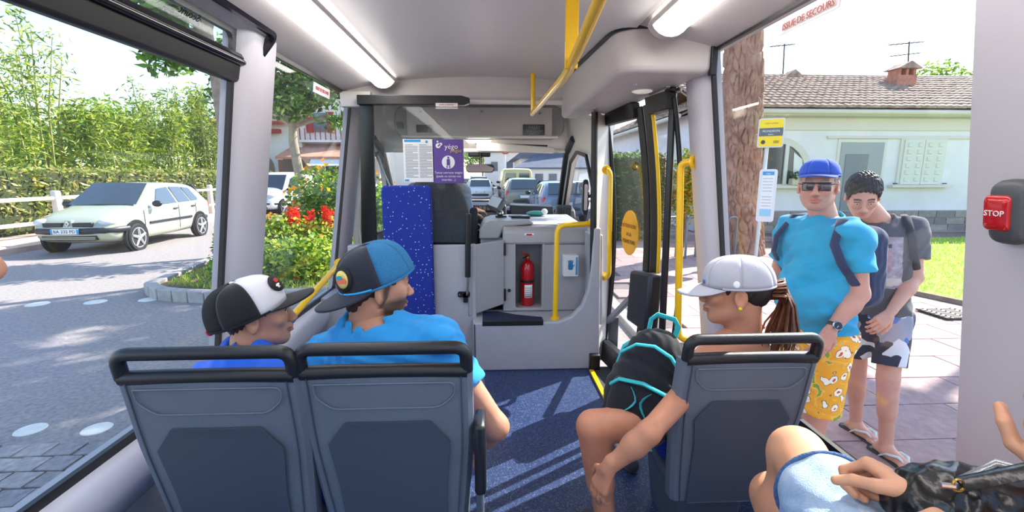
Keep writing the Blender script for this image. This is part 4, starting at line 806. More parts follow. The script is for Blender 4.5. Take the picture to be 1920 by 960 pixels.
text('line_mark', 'yego', tcn+fn*.045+V(0, 0, .43), hu, (0, 0, 1), .045, M_paper, bs)
for i in range(9): panel('timetable_row', tcn+fn*.042+V(0, 0, .33-.06*i-(.05 if i > 4 else 0)), hu, (0, 0, 1), .17, .012, .002, mat('print_grey', (176, 176, 182), .6), bs, .002)
# ------------------------------------------------------------------ the house
M_ren = mat('house_render', (234, 230, 236), .85, var=(2.0, .06), bump=(40, .2))
M_tilem = mat('roof_tile', (190, 166, 148), .8, var=(4.5, .4), col2=(128, 104, 92))
M_wood = mat('shutter_paint', (222, 220, 212), .6)
house = empty('house', (10, 15, 0), 'white single-storey house with tiled roof and closed panelled shutters', 'house')
HY = 13.5
b = MB(); b.box((11.7, HY+3.3, 1.78), (11.2, 6.6, 3.5)); b.build('wall', M_ren, house)
MB().box((7.9, 20, 1.78), (3.6, 9.0, 3.5)).build('side_wing_wall', M_ren, house)
def roof_tiles(name, o, ux, us, nx, nrow, w=.22, l=.34):
    o = Vector(o); ux = Vector(ux).normalized(); us = Vector(us).normalized(); n = ux.cross(us); n = n if n.z > 0 else -n; b = MB()
    for r in range(nrow):
        for i in range(nx):
            c = o+ux*(w*(i+.5)+random.uniform(-.008, .008))+us*(l*.9*r); h0 = .03+random.uniform(0, .012); rings = []
            for t, hh in ((0, h0+.03), (1, h0)):
                s = .46*w*(1.08 if t == 0 else .92); rings.append([c+us*(l*t)+ux*(-s*math.cos(math.pi*q/5))+n*(hh+s*.75*math.sin(math.pi*q/5)) for q in range(6)])
            b.loft(rings, False, False); b.add(rings[0], [(0, 1, 2, 3, 4, 5)])
    o_ = b.build(name, M_tilem, house, 0, 50); o_['kind'] = 'stuff'; return o_
sl = Vector((0, 3.4, 1.45))
MB().hexa([V(6.0, HY-.35, 3.46), V(17.6, HY-.35, 3.46), V(17.6, HY+3.3, 5.0), V(6.0, HY+3.3, 5.0), V(6.0, HY-.35, 3.52), V(17.6, HY-.35, 3.52), V(17.6, HY+3.3, 5.06), V(6.0, HY+3.3, 5.06)]).build('roof_deck', mat('roof_under', (150, 118, 100), .9), house)
MB().hexa([V(6.0, HY+3.3, 5.0), V(17.6, HY+3.3, 5.0), V(17.6, HY+7, 3.46), V(6.0, HY+7, 3.46), V(6.0, HY+3.3, 5.06), V(17.6, HY+3.3, 5.06), V(17.6, HY+7, 3.52), V(6.0, HY+7, 3.52)]).build('roof_deck', MATS['roof_under'], house)
roof_tiles('roof_tiles', (6.0, HY-.40, 3.5), (1, 0, 0), (0, 3.65, 1.54), 53, 13)
MB().hexa([V(5.75, 14.2, 3.46), V(5.75, 24.8, 3.46), V(8.0, 24.8, 4.5), V(8.0, 14.2, 4.5), V(5.75, 14.2, 3.52), V(5.75, 24.8, 3.52), V(8.0, 24.8, 4.56), V(8.0, 14.2, 4.56)]).build('roof_deck', MATS['roof_under'], house)
roof_tiles('roof_tiles', (5.7, 14.2, 3.5), (0, 1, 0), (2.3, 0, 1.06), 48, 8)
bar('ridge', [V(6, HY+3.3, 5.1), V(17.6, HY+3.3, 5.1)], .11, M_tilem, house); bar('gutter', [V(5.9, HY-.42, 3.45), V(17.6, HY-.42, 3.43)], .075, mat('gutter_cream', (214, 206, 190), .6), house)
bar('gutter', [V(5.66, 14.2, 3.45), V(5.66, 24.8, 3.43)], .07, MATS['gutter_cream'], house)
box('soffit', (11.7, HY-.2, 3.38), (11.4, .42, .05), M_wood, house); box('eave_band', (11.7, HY-.02, 3.15), (11.2, .06, .34), mat('band_cream', (222, 214, 206), .8), house)
box('string_course', (12.6, HY-.03, 2.78), (5.6, .07, .07), MATS['band_cream'], house)
# stone plinth, stone by stone
plm = [mat('plinth_%d' % i, c, .85, var=(12, .2)) for i, c in enumerate(((150, 142, 140), (134, 128, 130), (162, 150, 144)))]
pl = box('plinth', (11.7, HY-.03, .32), (11.3, .1, .66), mat('plinth_mortar', (176, 168, 162), .9), house, 0)
for r in range(3):
    x = 6.2+random.uniform(0, .2)
    while x < 16.8:
        w = random.uniform(.32, .62); MB().box((x+w/2, HY-.09, .13+.205*r), (w-.02, .06, .185)).build('stone', plm[random.randrange(3)], pl, 0); x += w
# arched window with flower boxes
aw = empty('window_arch', (8.35, HY, 1.4)); aw.parent = house; aw.matrix_parent_inverse = wmat(house).inverted(); aw.name = 'arched_window'
def archpts(cx, z0, zs, r, y, n=12): return [V(cx-r, y, z0), V(cx+r, y, z0)]+[V(cx+r*math.cos(math.pi*k/n), y, zs+r*math.sin(math.pi*k/n)) for k in range(n+1)]
ring_frame('surround', archpts(8.35, 1.38, 1.72, 1.06, HY-.07), archpts(8.35, 1.44, 1.72, .88, HY-.07), (0, 1, 0), .08, MATS['band_cream'], aw)
MB().slab(archpts(8.35, 1.42, 1.72, .90, HY-.02), (0, 1, 0), .015).build('pane', mat('window_dark', (70, 76, 84), .1, spec=.8), aw)
for x in (8.0, 8.62): box('mullion', (x, HY-.05, 2.0), (.11, .05, 1.2), M_wood, aw)
MB().slab([V(8.9+.0, HY-.035, 1.42), V(9.2, HY-.035, 1.42), V(9.12, HY-.035, 2.15), V(8.85, HY-.035, 2.35)], (0, 1, 0), .02).build('curtain', M_paper, aw)
box('sill', (8.4, HY-.14, 1.36), (2.1, .22, .09), MATS['band_cream'], aw)
for i, x in enumerate((7.95, 9.02)):
    fb = empty('flower_box', (x, HY-.2, 1.41), 'cream flower box with white blooms on the arched window sill' if i else 'flower box on the arched sill next to the timetable pole', 'planter', 'flower boxes on the arched window')
    box('trough', (x, HY-.2, 1.50), (.62, .2, .2), mat('trough', (206, 196, 170), .7), fb, .03)
    leaves_mesh('foliage', blob((x, HY-.2, 1.68), (.34, .14, .14), 260, .1), 0, .12, [leaf_mat('box_green', (70, 110, 60)), leaf_mat('box_green2', (96, 130, 74))], fb); leaves_mesh('blossom', blob((x, HY-.22, 1.72), (.34, .15, .14), 40, .6), 0, .09, [leaf_mat('bloom_white', (240, 240, 236), .2)], fb, aspect=1.1)
# recessed entrance and shuttered windows
er = box('entrance_frame', (10.9, HY+.02, 1.68), (1.5, .1, 2.12), M_wood, house, .01); box('entrance_opening', (10.9, HY-.035, 1.64), (1.3, .03, 2.0), mat('recess_grey', (170, 172, 176), .9), house, 0)
box('entrance_door', (10.75, HY-.055, 1.35), (.7, .03, 1.9), mat('door_grey', (128, 132, 140), .5), house, .01)
def shutter_window(cx, w):
    f = box('window_frame', (cx, HY-.02, 2.07), (w+.16, .08, 1.40), M_wood, house, .01)
    for s in (-1, 1):
        l = box('shutter', (cx+s*w/4, HY-.075, 2.07), (w/2-.015, .045, 1.30), M_wood, house, .006)
        for r in range(6):
            for q in (-1, 1): MB().hexa([V(cx+s*w/4+q*w/8-w/16+.012, HY-.098, 1.50+.2*r), V(cx+s*w/4+q*w/8+w/16-.012, HY-.098, 1.50+.2*r), V(cx+s*w/4+q*w/8+w/16-.012, HY-.098, 1.64+.2*r), V(cx+s*w/4+q*w/8-w/16+.012, HY-.098, 1.64+.2*r), V(cx+s*w/4+q*w/8-w/16+.03, HY-.125, 1.52+.2*r), V(cx+s*w/4+q*w/8+w/16-.03, HY-.125, 1.52+.2*r), V(cx+s*w/4+q*w/8+w/16-.03, HY-.125, 1.62+.2*r), V(cx+s*w/4+q*w/8-w/16+.03, HY-.125, 1.62+.2*r)]).build('raised_panel', M_wood, l, 0, 0)
    box('sill', (cx, HY-.12, 1.37), (w+.6, .2, .07), MATS['band_cream'], house, .005)
    for s in (-1, 1): box('shutter_stay', (cx+s*(w/2+.14), HY-.1, 1.45), (.12, .03, .03), M_dark, house, .004)
shutter_window(12.75, 1.25); shutter_window(15.6, 1.25)
for x, z in ((7.4, 0), (10.0, 0)): bar('downpipe', [V(x, HY-.08, .6), V(x, HY-.08, 3.4)], .03, M_wood, house, n=6) if x < 8 else None
MB().hexa([V(13.45, HY+2.0, 4.4), V(14.1, HY+2.0, 4.4), V(14.1, HY+2.5, 4.4), V(13.45, HY+2.5, 4.4), V(13.45, HY+2.0, 4.95), V(14.1, HY+2.0, 4.95), V(14.1, HY+2.5, 4.95), V(13.45, HY+2.5, 4.95)]).build('chimney', mat('chimney_brick', (196, 132, 112), .9, var=(8, .3)), house)
for x in (13.52, 13.78, 14.04): box('chimney_post', (x, HY+2.25, 5.05), (.09, .44, .22), MATS['chimney_brick'], house, 0)
MB().slab([V(13.35, HY+1.9, 5.15), V(14.2, HY+1.9, 5.15), V(13.78, HY+1.9, 5.38)], (0, 1, 0), .7).build('chimney_cap', M_tilem, house)
for x, z in ((6.7, 5.25), (10.6, 5.16)): MB().slab([V(x-.35, HY+3.0, z-.1), V(x+.35, HY+3.0, z-.1), V(x, HY+3.0, z+.16)], (0, 1, 0), .5).build('roof_vent', M_tilem, house)
def antenna(px, y_top, y_bot, Y, label, els):
    t = atY(px, y_top, Y); g = atY(px-3, y_bot, Y); a = empty('roof_antenna', g, label, 'antenna'); bar('mast', [g-V(0, 0, .3), t], .025, M_dark, a, n=6)
    for dz, L, ang in els:
        d = V(math.cos(ang), math.sin(ang)*.5, .12*math.cos(ang)); bar('element', [t+V(0, 0, dz)-d*L*.7, t+V(0, 0, dz)+d*L*.5], .016, M_dark, a, n=5)
        for k in range(7): c = t+V(0, 0, dz)+d*L*(-.68+.18*k); bar('element', [c-V(-.12, .5, .02)*.3, c+V(-.12, .5, .02)*.3], .010, M_dark, a, n=4)
antenna(1705, 78, 147, 16.6, 'tall aerial on a thin mast beside the chimney', [(-.05, 1.2, .25), (-.42, .9, .0)])
antenna(1471, 82, 153, 16.8, 'aerial on a thin mast above the roof beside the pine trunk', [(-.05, .8, .2)])
# ------------------------------------------------------------------ hedge and racks beyond the door
def hedge(name, label, c, d, n, size, mats, cat='hedge', group=None):
    r = empty(name, (c[0], c[1], 0), label, cat, group); c = np.array(c, float); d = np.array(d, float)
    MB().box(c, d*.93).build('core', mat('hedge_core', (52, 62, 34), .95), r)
    p = (RNG.random((n, 3))-.5)*d; ax = RNG.integers(0, 3, n); sg = RNG.choice([-.5, .5], n); p[np.arange(n), ax] = sg*d[ax]*(1+RNG.normal(0, .05, n)); leaves_mesh('foliage', p+c, 0, size, mats, r)
    return r
L_h1 = [leaf_mat('hedge_a', (78, 104, 58)), leaf_mat('hedge_b', (110, 132, 76)), leaf_mat('hedge_c', (58, 84, 46))]
hedge('clipped_hedge', 'clipped dark green hedge seen through the bus door', (3.75, 12.6, 1.1), (1.5, 1.6, 2.2), 6000, .10, L_h1)
L_fl = [leaf_mat('fl_y', (214, 200, 60)), leaf_mat('fl_g', (120, 156, 50)), leaf_mat('fl_o', (226, 150, 60))]
shr = empty('garden_shrub', (5.3, 12.4, 0), 'loose yellow-green flowering shrub right of the clipped hedge', 'shrub')
leaves_mesh('foliage', np.concatenate([blob((5.2, 12.4, 1.3), (.7, .6, 1.0), 2200, .1), blob((5.6, 12.6, 2.0), (.5, .5, .6), 900, .1)]), 0, .12, L_fl, shr); bar('stem', [V(5.25, 12.4, 0), V(5.3, 12.4, 1.6)], .05, MATS['pine_bark'], shr)
M_rack = mat('rack_steel', (120, 122, 128), .4, .6)
for i in range(4):
    x = 3.55+.42*i; tag(bar('bike_rack', arc([V(x, 9.2, 0), V(x, 9.2, .85), V(x+.3, 9.4, .85), V(x+.3, 9.4, 0)], .12), .025, M_rack), ('first', 'second', 'third', 'last')[i]+' steel bicycle hoop from the clipped hedge towards the pine', 'bike rack', 'steel bicycle hoops before the hedge')
# neighbour tree behind the roof
def tree(name, label, base, trunk, blobs, mats, n, size, cat='tree', group=None, aspect=2.4, rad=.12, bark=None, droop=.3, leafmi=None):
    r = empty(name, base, label, cat, group); bk = bark or mat('bark_grey', (150, 134, 118), .9, var=(7, .35), bump=(30, .6)); base = Vector(base)
    tp = [base]+[base+V(*t) for t in trunk]; MB().tube(tp, [rad*(1-.5*i/len(tp)) for i in range(len(tp))], 10).build('trunk', bk, r, 0, 70)
    if blobs:
        for c, rr in blobs: bar('branch', [tp[-1]-(tp[-1]-tp[-2])*.3, tp[-1].lerp(base+V(*c), .6)+V(0, 0, .1), base+V(*c)], [rad*.45, rad*.3, rad*.12], bk, r, n=6)
        tot = sum(q[1][0]*q[1][1]*q[1][2] for q in blobs); leaves_mesh('crown', np.concatenate([blob(np.array(base)+np.array(c), rr, max(60, int(n*rr[0]*rr[1]*rr[2]/tot)), .25) for c, rr in blobs]), 0, size, mats, r, aspect=aspect, droop=droop)
    return r
tree('shade_pine', 'tall pine right of the lawn whose crown shades the paving', (11.4, 8.3, 0), [(0, 0, 4), (-.1, 0, 7)], [((-.9, -.2, 8.0), (1.0, .8, .5)), ((-.5, -.9, 7.8), (.9, .6, .4))], L_pine, 2600, .3, rad=.25, aspect=3.5, droop=0)  # out-of-view pine, added so that its crown throws shade on the paving
L_mid = [leaf_mat('mid_a', (112, 144, 60)), leaf_mat('mid_b', (140, 168, 76)), leaf_mat('mid_c', (90, 122, 52))]
tree('garden_tree', 'green tree crown showing above the roof by the chimney', (19.5, 20.5, 0), [(0, 0, 3.5), (.1, 0, 5)], [((0, 0, 5.6), (1.6, 1.2, 1.0)), ((1.2, 0, 5.0), (1.2, 1, 1)), ((-1.3, 0, 5.1), (1., 1, .7))], L_mid, 3500, .22)
# ================================================================== outside: left of the road
bed_poly = [(-5.1, 7.0), (-4.7, 6.6), (-3.7, 6.38), (-2.3, 6.5), (-1.95, 7.0), (-1.9, 14), (-6.0, 14), (-5.5, 9.5)]
bed = S(MB().slab([V(x, y, -.06) for x, y in bed_poly], (0, 0, 1), .12).build('flower_bed_soil', M_soil)); bed.name = 'ground_bed'
kp = [V(x, y, .02) for x, y in bed_poly]; kp.append(kp[0])
kr = empty('bed_kerb', (-3.7, 6.4, 0), 'pale stone kerb curving round the flower bed', 'kerb'); kk = arc(kp, .5, 4)
M_kerb = mat('kerb_stone', (178, 172, 168), .8, var=(7, .25))
acc = [kk[0]]
for p in kk[1:]:
    d = (p-acc[-1]).length
    if d > 1.0:
        n_ = int(d/.9)+1
        for i in range(1, n_+1): acc.append(acc[-1].lerp(p, 1.0/(n_-i+1)))
    elif d > .15: acc.append(p)
for p, q in zip(acc, acc[1:]):
    if p.y > 12 and q.y > 12: continue
    d = (q-p); R = frame_to(d); MB().box((p+q)/2+V(0, 0, 0), (.16, d.length-.012, .2), R).build('kerb_block', M_kerb, kr, .012)
grass_b = grass('grass', [(-4.9, 7.0), (-3.7, 6.55), (-2.4, 6.65), (-2.1, 8), (-5.2, 9)], 3000, .06, .10); tag(grass_b, 'thin grass along the front of the flower bed', 'grass', kind='stuff')
L_b1 = [leaf_mat('bush_lime', (190, 206, 70)), leaf_mat('bush_green', (120, 160, 60)), leaf_mat('bush_pale', (214, 216, 110)), leaf_mat('bush_deep', (82, 124, 50))]
L_b2 = [leaf_mat('bush_g2', (104, 146, 56)), leaf_mat('bush_g3', (140, 172, 66)), leaf_mat('bush_g4', (76, 112, 46))]
L_yf = [leaf_mat('bloom_yellow', (250, 206, 40), .25), leaf_mat('bloom_orange', (246, 150, 40), .25)]; L_rf = [leaf_mat('bloom_red', (226, 44, 30), .25), leaf_mat('bloom_scarlet', (240, 74, 40), .25)]
def shrub(label, c, r, n, mats, bloom=None, nb=0, size=.10, bs=.07):
    o = empty('flowering_shrub', (c[0], c[1], .06), label, 'shrub', 'planting of the flower bed'); c = np.array(c)
    leaves_mesh('foliage', blob(c, r, n, .35), 0, size, mats, o, aspect=1.9)
    bar('stem', [V(c[0], c[1], .04), V(*c)], .03, MATS['bark_grey'], o)
    if bloom: leaves_mesh('blossom', blob(c+np.array([0, 0, .04]), (np.array(r)*1.06), nb, .92), 0, bs, bloom, o, aspect=1.1)
mat('bark_grey', (150, 134, 118), .9, var=(7, .35), bump=(30, .6))
shrub('tall shrub with yellow blooms behind the red flower spikes', (-3.35, 9.6, 1.05), (.75, .6, .85), 2600, L_b2, L_yf, 170, .11, .09)
shrub('yellow-blooming shrub partly hidden by the black screen pillar', (-2.5, 9.6, .95), (.7, .6, .8), 2200, L_b2, L_yf, 130, .11, .09)
shrub('low lime green bush at the front of the flower bed', (-3.0, 7.35, .38), (.62, .5, .42), 2600, L_b1, L_rf, 14, .09)
shrub('pale green low bush at the near left of the bed', (-3.85, 7.35, .36), (.5, .5, .42), 2200, [L_b1[1], L_b1[3], leaf_mat('bush_grey', (170, 190, 130))], None, 0, .08)
shrub('lime green bush under the red flower spikes', (-3.7, 8.3, .55), (.7, .5, .5), 2400, L_b1, L_yf, 30, .09)
shrub('yellow-green bush right of the red flower spikes', (-2.85, 8.4, .5), (.6, .5, .5), 2000, L_b1, L_yf, 40, .09)
shrub('orange-flecked shrub by the left end of the bed', (-4.5, 8.7, .45), (.5, .6, .5), 1500, L_b2, L_yf, 70, .09)
for i in range(17):
    x = -4.45+1.75*i/16+random.uniform(-.1, .1); y = 8.35+random.uniform(-.25, .25); h = random.uniform(.62, .84) if x > -3.6 else random.uniform(.5, .74)
    sp_ = empty('salvia_spike', (x, y, .06), 'upright red flower spike among the lime bushes', 'flower', 'red flower spikes in the bed')
    bar('stem', [V(x, y, .06), V(x, y, h)], .008, MATS['bush_g2'], sp_, n=4); p = np.column_stack([RNG.normal(x, .022, 130), RNG.normal(y, .022, 130), RNG.uniform(h-.02, h+.34, 130)]); leaves_mesh('blossom', p, 0, .055, L_rf, sp_, aspect=1.6)
# young street tree standing in the bed
L_st = [leaf_mat('street_a', (70, 112, 50)), leaf_mat('street_b', (104, 144, 66)), leaf_mat('street_c', (52, 90, 42)), leaf_mat('street_d', (150, 178, 100))]
tree('street_tree', 'young street tree with smooth grey trunk rising from the flower bed', (-4.28, 11, 0), [(-.02, 0, 1.0), (-.18, 0, 2.45), (-.16, 0, 2.9)],
     [((-1.2, 0, 3.4), (.8, .8, .6)), ((-.4, .2, 3.7), (.8, .8, .6)), ((.5, -.1, 3.6), (.7, .7, .5)), ((1.0, .1, 2.9), (.6, .6, .28)), ((-.1, -.3, 3.2), (.7, .7, .4)), ((-1.0, .1, 4.3), (.9, .9, .6)), ((.4, .2, 4.4), (.9, .9, .6)), ((1.3, .1, 3.7), (.5, .5, .45))], L_st, 5200, .17, rad=.13, bark=mat('bark_smooth', (176, 160, 142), .85, var=(9, .25), bump=(24, .35)))
# overhanging twigs near window 1
tw = tree('overhanging_tree', 'leafy boughs hanging across the top of the left window', (-4.32, 7.95, 0), [(0, 0, 2.5), (-.1, 0, 4.4)], [((-.7, .1, 4.25), (.6, .5, .45)), ((-.85, .2, 3.6), (.4, .4, .36)), ((-1.5, .1, 4.6), (.5, .5, .35)), ((.3, .2, 4.9), (.8, .6, .4))], L_st, 2000, .2, rad=.1)
# hedge, fence and bamboo
L_h2 = [leaf_mat('hedge_d', (122, 140, 70)), leaf_mat('hedge_e', (160, 168, 96)), leaf_mat('hedge_f', (88, 108, 52)), leaf_mat('hedge_g', (186, 170, 120))]
for i, (y, lab) in enumerate(((11.5, 'leafy hedge section behind the parked hatchback at the left edge'), (16.5, 'leafy hedge section behind the roof of the parked hatchback'), (21.5, 'leafy hedge section ending at the grey window pillar'), (26.5, 'far leafy hedge section beside the white van'))):
    hedge('leafy_hedge', lab, (-13.4, y, .9), (1.1, 5.0, 1.85), 7500, .15, L_h2, group='hedge along the far pavement')
M_fw = mat('fence_white', (232, 226, 220), .7, var=(5, .1))
fen = empty('white_fence', (-11.9, 17, 0), 'white two-rail concrete fence before the long hedge', 'fence')
for i in range(8): box('post', (-11.9, 11.0+2.35*i, .62), (.17, .17, 1.32), M_fw, fen, .03)
for z in (.45, 1.08): bar('rail', [V(-11.9, 8, z), V(-11.9, 29, z)], .055, M_fw, fen, n=6)
S(MB().box((-12.0, 18, 0), (2.6, 30, .16)).build('kerb_far', mat('far_pavement', (206, 176, 160), .85, var=(5, .15)))).name = 'pavement_far'
L_bam = [leaf_mat('bam_a', (140, 158, 58)), leaf_mat('bam_b', (98, 126, 50)), leaf_mat('bam_c', (180, 186, 84)), leaf_mat('bam_d', (76, 104, 40))]
def bamboo(label, x, y, H, n, w=2.3, nst=9):
    r = empty('bamboo_clump', (x, y, 0), label, 'bamboo', 'bamboo and trees behind the hedge'); P = []
    for i in range(nst):
        bx, by = x+random.uniform(-w, w)*.5, y+random.uniform(-w, w)*.5; h = H*random.uniform(.72, 1.0); lx, ly = random.uniform(-.7, .7), random.uniform(-.7, .7)
        bar('cane', [V(bx, by, 0), V(bx+lx*.3, by+ly*.3, h*.6), V(bx+lx, by+ly, h)], [.05, .035, .012], mat('cane', (150, 150, 84), .6), r, n=5)
        m = n//nst; t = RNG.beta(1.7, 1.2, m); s = .62*w*.5*(1.15-t*.75); P.append(np.column_stack([bx+lx*t*t+RNG.normal(0, 1, m)*s*.6, by+ly*t*t+RNG.normal(0, 1, m)*s*.6, .7+t*(h-.5)]))
    leaves_mesh('foliage', np.concatenate(P), 0, .26, L_bam, r, aspect=4.5, droop=.5)
labs = ['bright yellow-green bamboo at the far left edge', 'bamboo clump behind the front of the parked hatchback', 'tall thin bamboo with wispy top rising highest', 'bamboo clump behind the roof of the parked hatchback', 'bamboo clump beside the right end of the first window', 'bamboo thicket by the grey window pillar', 'bamboo clump in the gap left of the white van']
for i, (x, y, H) in enumerate(((-15.6, 12.5, 5.2), (-16.5, 15.5, 4.6), (-16.8, 18.3, 7.6), (-15.8, 20.2, 4.6), (-15.6, 23.2, 6.2), (-15.9, 27, 6.6), (-18.6, 31, 7.0))): bamboo(labs[i], x, y, H, 4200 if i != 2 else 2600)
for i, (x, y, H, lab) in enumerate(((-21, 14, 5.5, 'dense dark green tree behind the leftmost bamboo'), (-21.5, 21, 5.0, 'dense dark green tree behind the middle bamboo'), (-21, 28, 6.0, 'dense dark green tree behind the rightmost bamboo'))):
    tree('broad_tree', lab, (x, y, 0), [(0, 0, 2), (.2, 0, 3)], [((0, 0, H-1.5), (2.2, 2.6, 1.6)), ((.3, 2, H-2.2), (2., 2.2, 1.5)), ((.2, -2.2, H-2.3), (2., 2.2, 1.6)), ((.8, 0, 1.7), (1.6, 3.0, 1.6))], L_mid, 5200, .34, rad=.2, group='bamboo and trees behind the hedge')
# ================================================================== vehicles
M_tyre = mat('tyre', (34, 34, 36), .8); M_rim = mat('rim', (196, 198, 202), .3, .6); M_cglass = mat('car_glass', (58, 70, 80), .06, spec=.9, coat=.5); M_lens = mat('lamp_lens', (206, 214, 220), .08, coat=.8); M_tail = mat('tail_red', (196, 34, 38), .2, coat=.5)
HATCH = [(-1.92, .42, .72, .80, .60, .66, .55), (-1.88, .30, .86, .95, .70, .76, .64), (-1.74, .24, .93, 1.10, .77, .81, .665), (-1.50, .21, .94, 1.34, .80, .82, .62), (-1.22, .20, .93, 1.40, .80, .825, .60), (-.75, .20, .92, 1.43, .81, .825, .59), (-.10, .19, .91, 1.43, .81, .825, .59), (.22, .19, .90, 1.40, .81, .825, .59), (.42, .19, .90, 1.30, .81, .825, .62), (.86, .19, .89, .985, .80, .82, .70), (1.0, .19, .87, .935, .80, .82, .70), (1.40, .20, .79, .87, .80, .80, .66), (1.70, .24, .69, .78, .76, .77, .60), (1.86, .30, .58, .68, .64, .66, .50), (1.93, .38, .5, .58, .5, .52, .4)]
VAN = [(-2.2, .40, 1.0, 1.75, .72, .80, .74), (-2.15, .30, 1.02, 1.86, .80, .86, .76), (-1.9, .24, 1.02, 1.9, .84, .88, .78), (-1.0, .22, 1.02, 1.92, .85, .89, .78), (.3, .22, 1.0, 1.9, .85, .89, .77), (.62, .22, 1.0, 1.80, .85, .89, .78), (1.2, .22, .98, 1.1, .84, .88, .78), (1.4, .22, .94, 1.03, .84, .86, .74), (1.85, .24, .84, .93, .82, .82, .68), (2.1, .30, .64, .76, .70, .72, .56), (2.18, .40, .56, .64, .56, .58, .44)]
def car(name, label, cat, loc, rz, style=HATCH, paint=(150, 160, 150), s=1.0, van=False, near=False, group=None, plate=None, rough=.3, glasscol=None):
    root = empty(name, loc, label, cat, group, rz); root.scale = (s, s, s); body = mat('paint_%d_%d_%d' % paint, paint, rough, .15, coat=.5); B = lambda b, n, m, par=root, **k: b.build(n, m, par, local=True, **k)
    def half(st): y, zb, zt, zr, wb, wt, wr_ = st; return [(wb-.10, zb), (wb, zb+.10), (wt, (zb+zt)*.52), (wt-.005, zt-.03), (wt-.02, zt), (wr_, zr-.05), (wr_-.09, zr-.005)]
    rings = []
    for st in style:
        h = half(st); y = st[0]; rings.append([V(x, y, z) for x, z in h]+[V(0, y, st[3]+.015)]+[V(-x, y, z) for x, z in reversed(h)]+[V(0, y, st[1])])
    B(MB().loft(rings), 'body', body, smooth=60, sub=2)
    def st_at(y):
        for a, b in zip(style, style[1:]):
            if a[0] <= y <= b[0]: t = (y-a[0])/(b[0]-a[0]); return [p+(q-p)*t for p, q in zip(a, b)]
    def sidep(y, t, sg, off=.004):
        q = half(st_at(y)); a, b = q[4], q[5]; return V(sg*(a[0]+(b[0]-a[0])*t+off), y, a[1]+(b[1]-a[1])*t)
    G = M_cglass
    def pane(n, pts, m=G):
        p = [Vector(q) for q in pts]; nn = (p[1]-p[0]).cross(p[2]-p[0]); k = len(p); c = sum(p, Vector())/k
        if nn.dot(V(c.x, c.y*.3, .25)) < 0: nn = -nn
        return B(MB().slab(p, nn, .008), n, m, smooth=0)
    wins = ([[(.50, .08), (.10, .85), (-.30, .88), (-.34, .06)], [(-.42, .06), (-.38, .88), (-.80, .86), (-.92, .06)], [(-.97, .06), (-.86, .86), (-1.16, .82), (-1.30, .2), (-1.25, .07)]] if not van else [[(1.0, .06), (.55, .80), (.15, .86), (.10, .06)], [(.0, .06), (.04, .86), (-.85, .86), (-.9, .06)]])
    if van: wins = wins[:1] if not near else wins
    for sg in (-1, 1):
        for w in wins: pane('side_pane', [sidep(y, t, sg) for y, t in w])
        MBs = MB()
        for y in ((.92, -.36, -1.1) if not van else (1.05, .06)):
            h = st_at(y); MBs = MB().tube([V(sg*(h[4]+.0), y, h[1]+.14), V(sg*(h[5]+.003), y, (h[1]+h[2])*.52), V(sg*(h[5]+.0), y, h[2]-.02)], .005, 4); B(MBs, 'door_seam', M_dark)
        for y in ((-.22, -.98) if not van else (.2,)): h = st_at(y); B(MB().box((sg*(h[5]+.012), y, h[2]-.10), (.022, .16, .03)), 'door_handle', M_dark, bevel=.006)
        if not van: B(MB().box((sg*.835, -.05, .56), (.02, 1.65, .055)), 'side_moulding', M_dark, bevel=.008)
        wy = (1.22, -1.25) if not van else (1.42, -1.35)
        for y in wy:
            r = .30 if not van else .33; x = sg*(.80 if not van else .84)
            B(MB().lathe([(r+.055, -.03), (r+.055, .022), (r+.0, .024)], (x, y, r+.01), (sg, 0, 0), 28), 'wheel_arch', M_black)
            w_ = B(MB().lathe([(r-.10, -.10), (r-.02, -.10), (r, -.07), (r, .035), (r-.02, .055), (r-.09, .045)], (x, y, r-.02), (sg, 0, 0), 28), 'wheel', M_tyre)
            B(MB().lathe([(r-.085, .02), (r-.08, .05), (r-.10, .048), (r-.11, .02)], (x, y, r-.02), (sg, 0, 0), 28), 'rim', M_rim, w_)
            if near:
                for k in range(5): a = 2*math.pi*k/5+.3; d = V(0, math.cos(a), math.sin(a)); B(MB().tube([V(x+sg*.048, y, r-.02), V(x+sg*.045, y, r-.02)+d*(r-.09)], [.04, .028], 6, flat=(1, 1)), 'spoke', M_rim, w_)
                B(MB().lathe([(.05, 0), (.045, .02), (.0, .024)], (x+sg*.04, y, r-.02), (sg, 0, 0), 14), 'hub_cap', M_rim, w_)
            else: B(MB().lathe([(r-.10, .03), (.06, .045), (.0, .05)], (x, y, r-.02), (sg, 0, 0), 14), 'hub_cap', M_rim, w_)
        fy = 1.78 if not van else 1.98; fz = (.66 if not van else .86)
        hl = B(MB().ball((sg*.60, fy-.08, fz), (.17, .15, .085), Matrix.Rotation(sg*-.5, 3, 'Z'), 16, 10), 'headlamp', M_lens); B(MB().ball((sg*.58, fy-.02, fz), (.05, .08, .05)), 'lamp_bulb', M_steel, hl)
        B(MB().ball((sg*.60, style[-1][0]-.16, .40), (.06, .05, .045)), 'fog_lamp', M_lens)
        ty = style[1][0]+.09; tz = .80 if not van else 1.0
        B(MB().ball((sg*.70, ty, tz), (.09, .10, .13 if not van else .26), Matrix.Rotation(sg*.5, 3, 'Z'), 14, 10), 'tail_lamp', M_tail)
        mz = style[9][2] if not van else 1.05; my = .62 if not van else 1.0
        B(MB().ball((sg*.93, my, mz+.08), (.11, .06, .075), None, 12, 8), 'wing_mirror', M_dark)
    f = style[-1][0]; r0 = style[0][0]
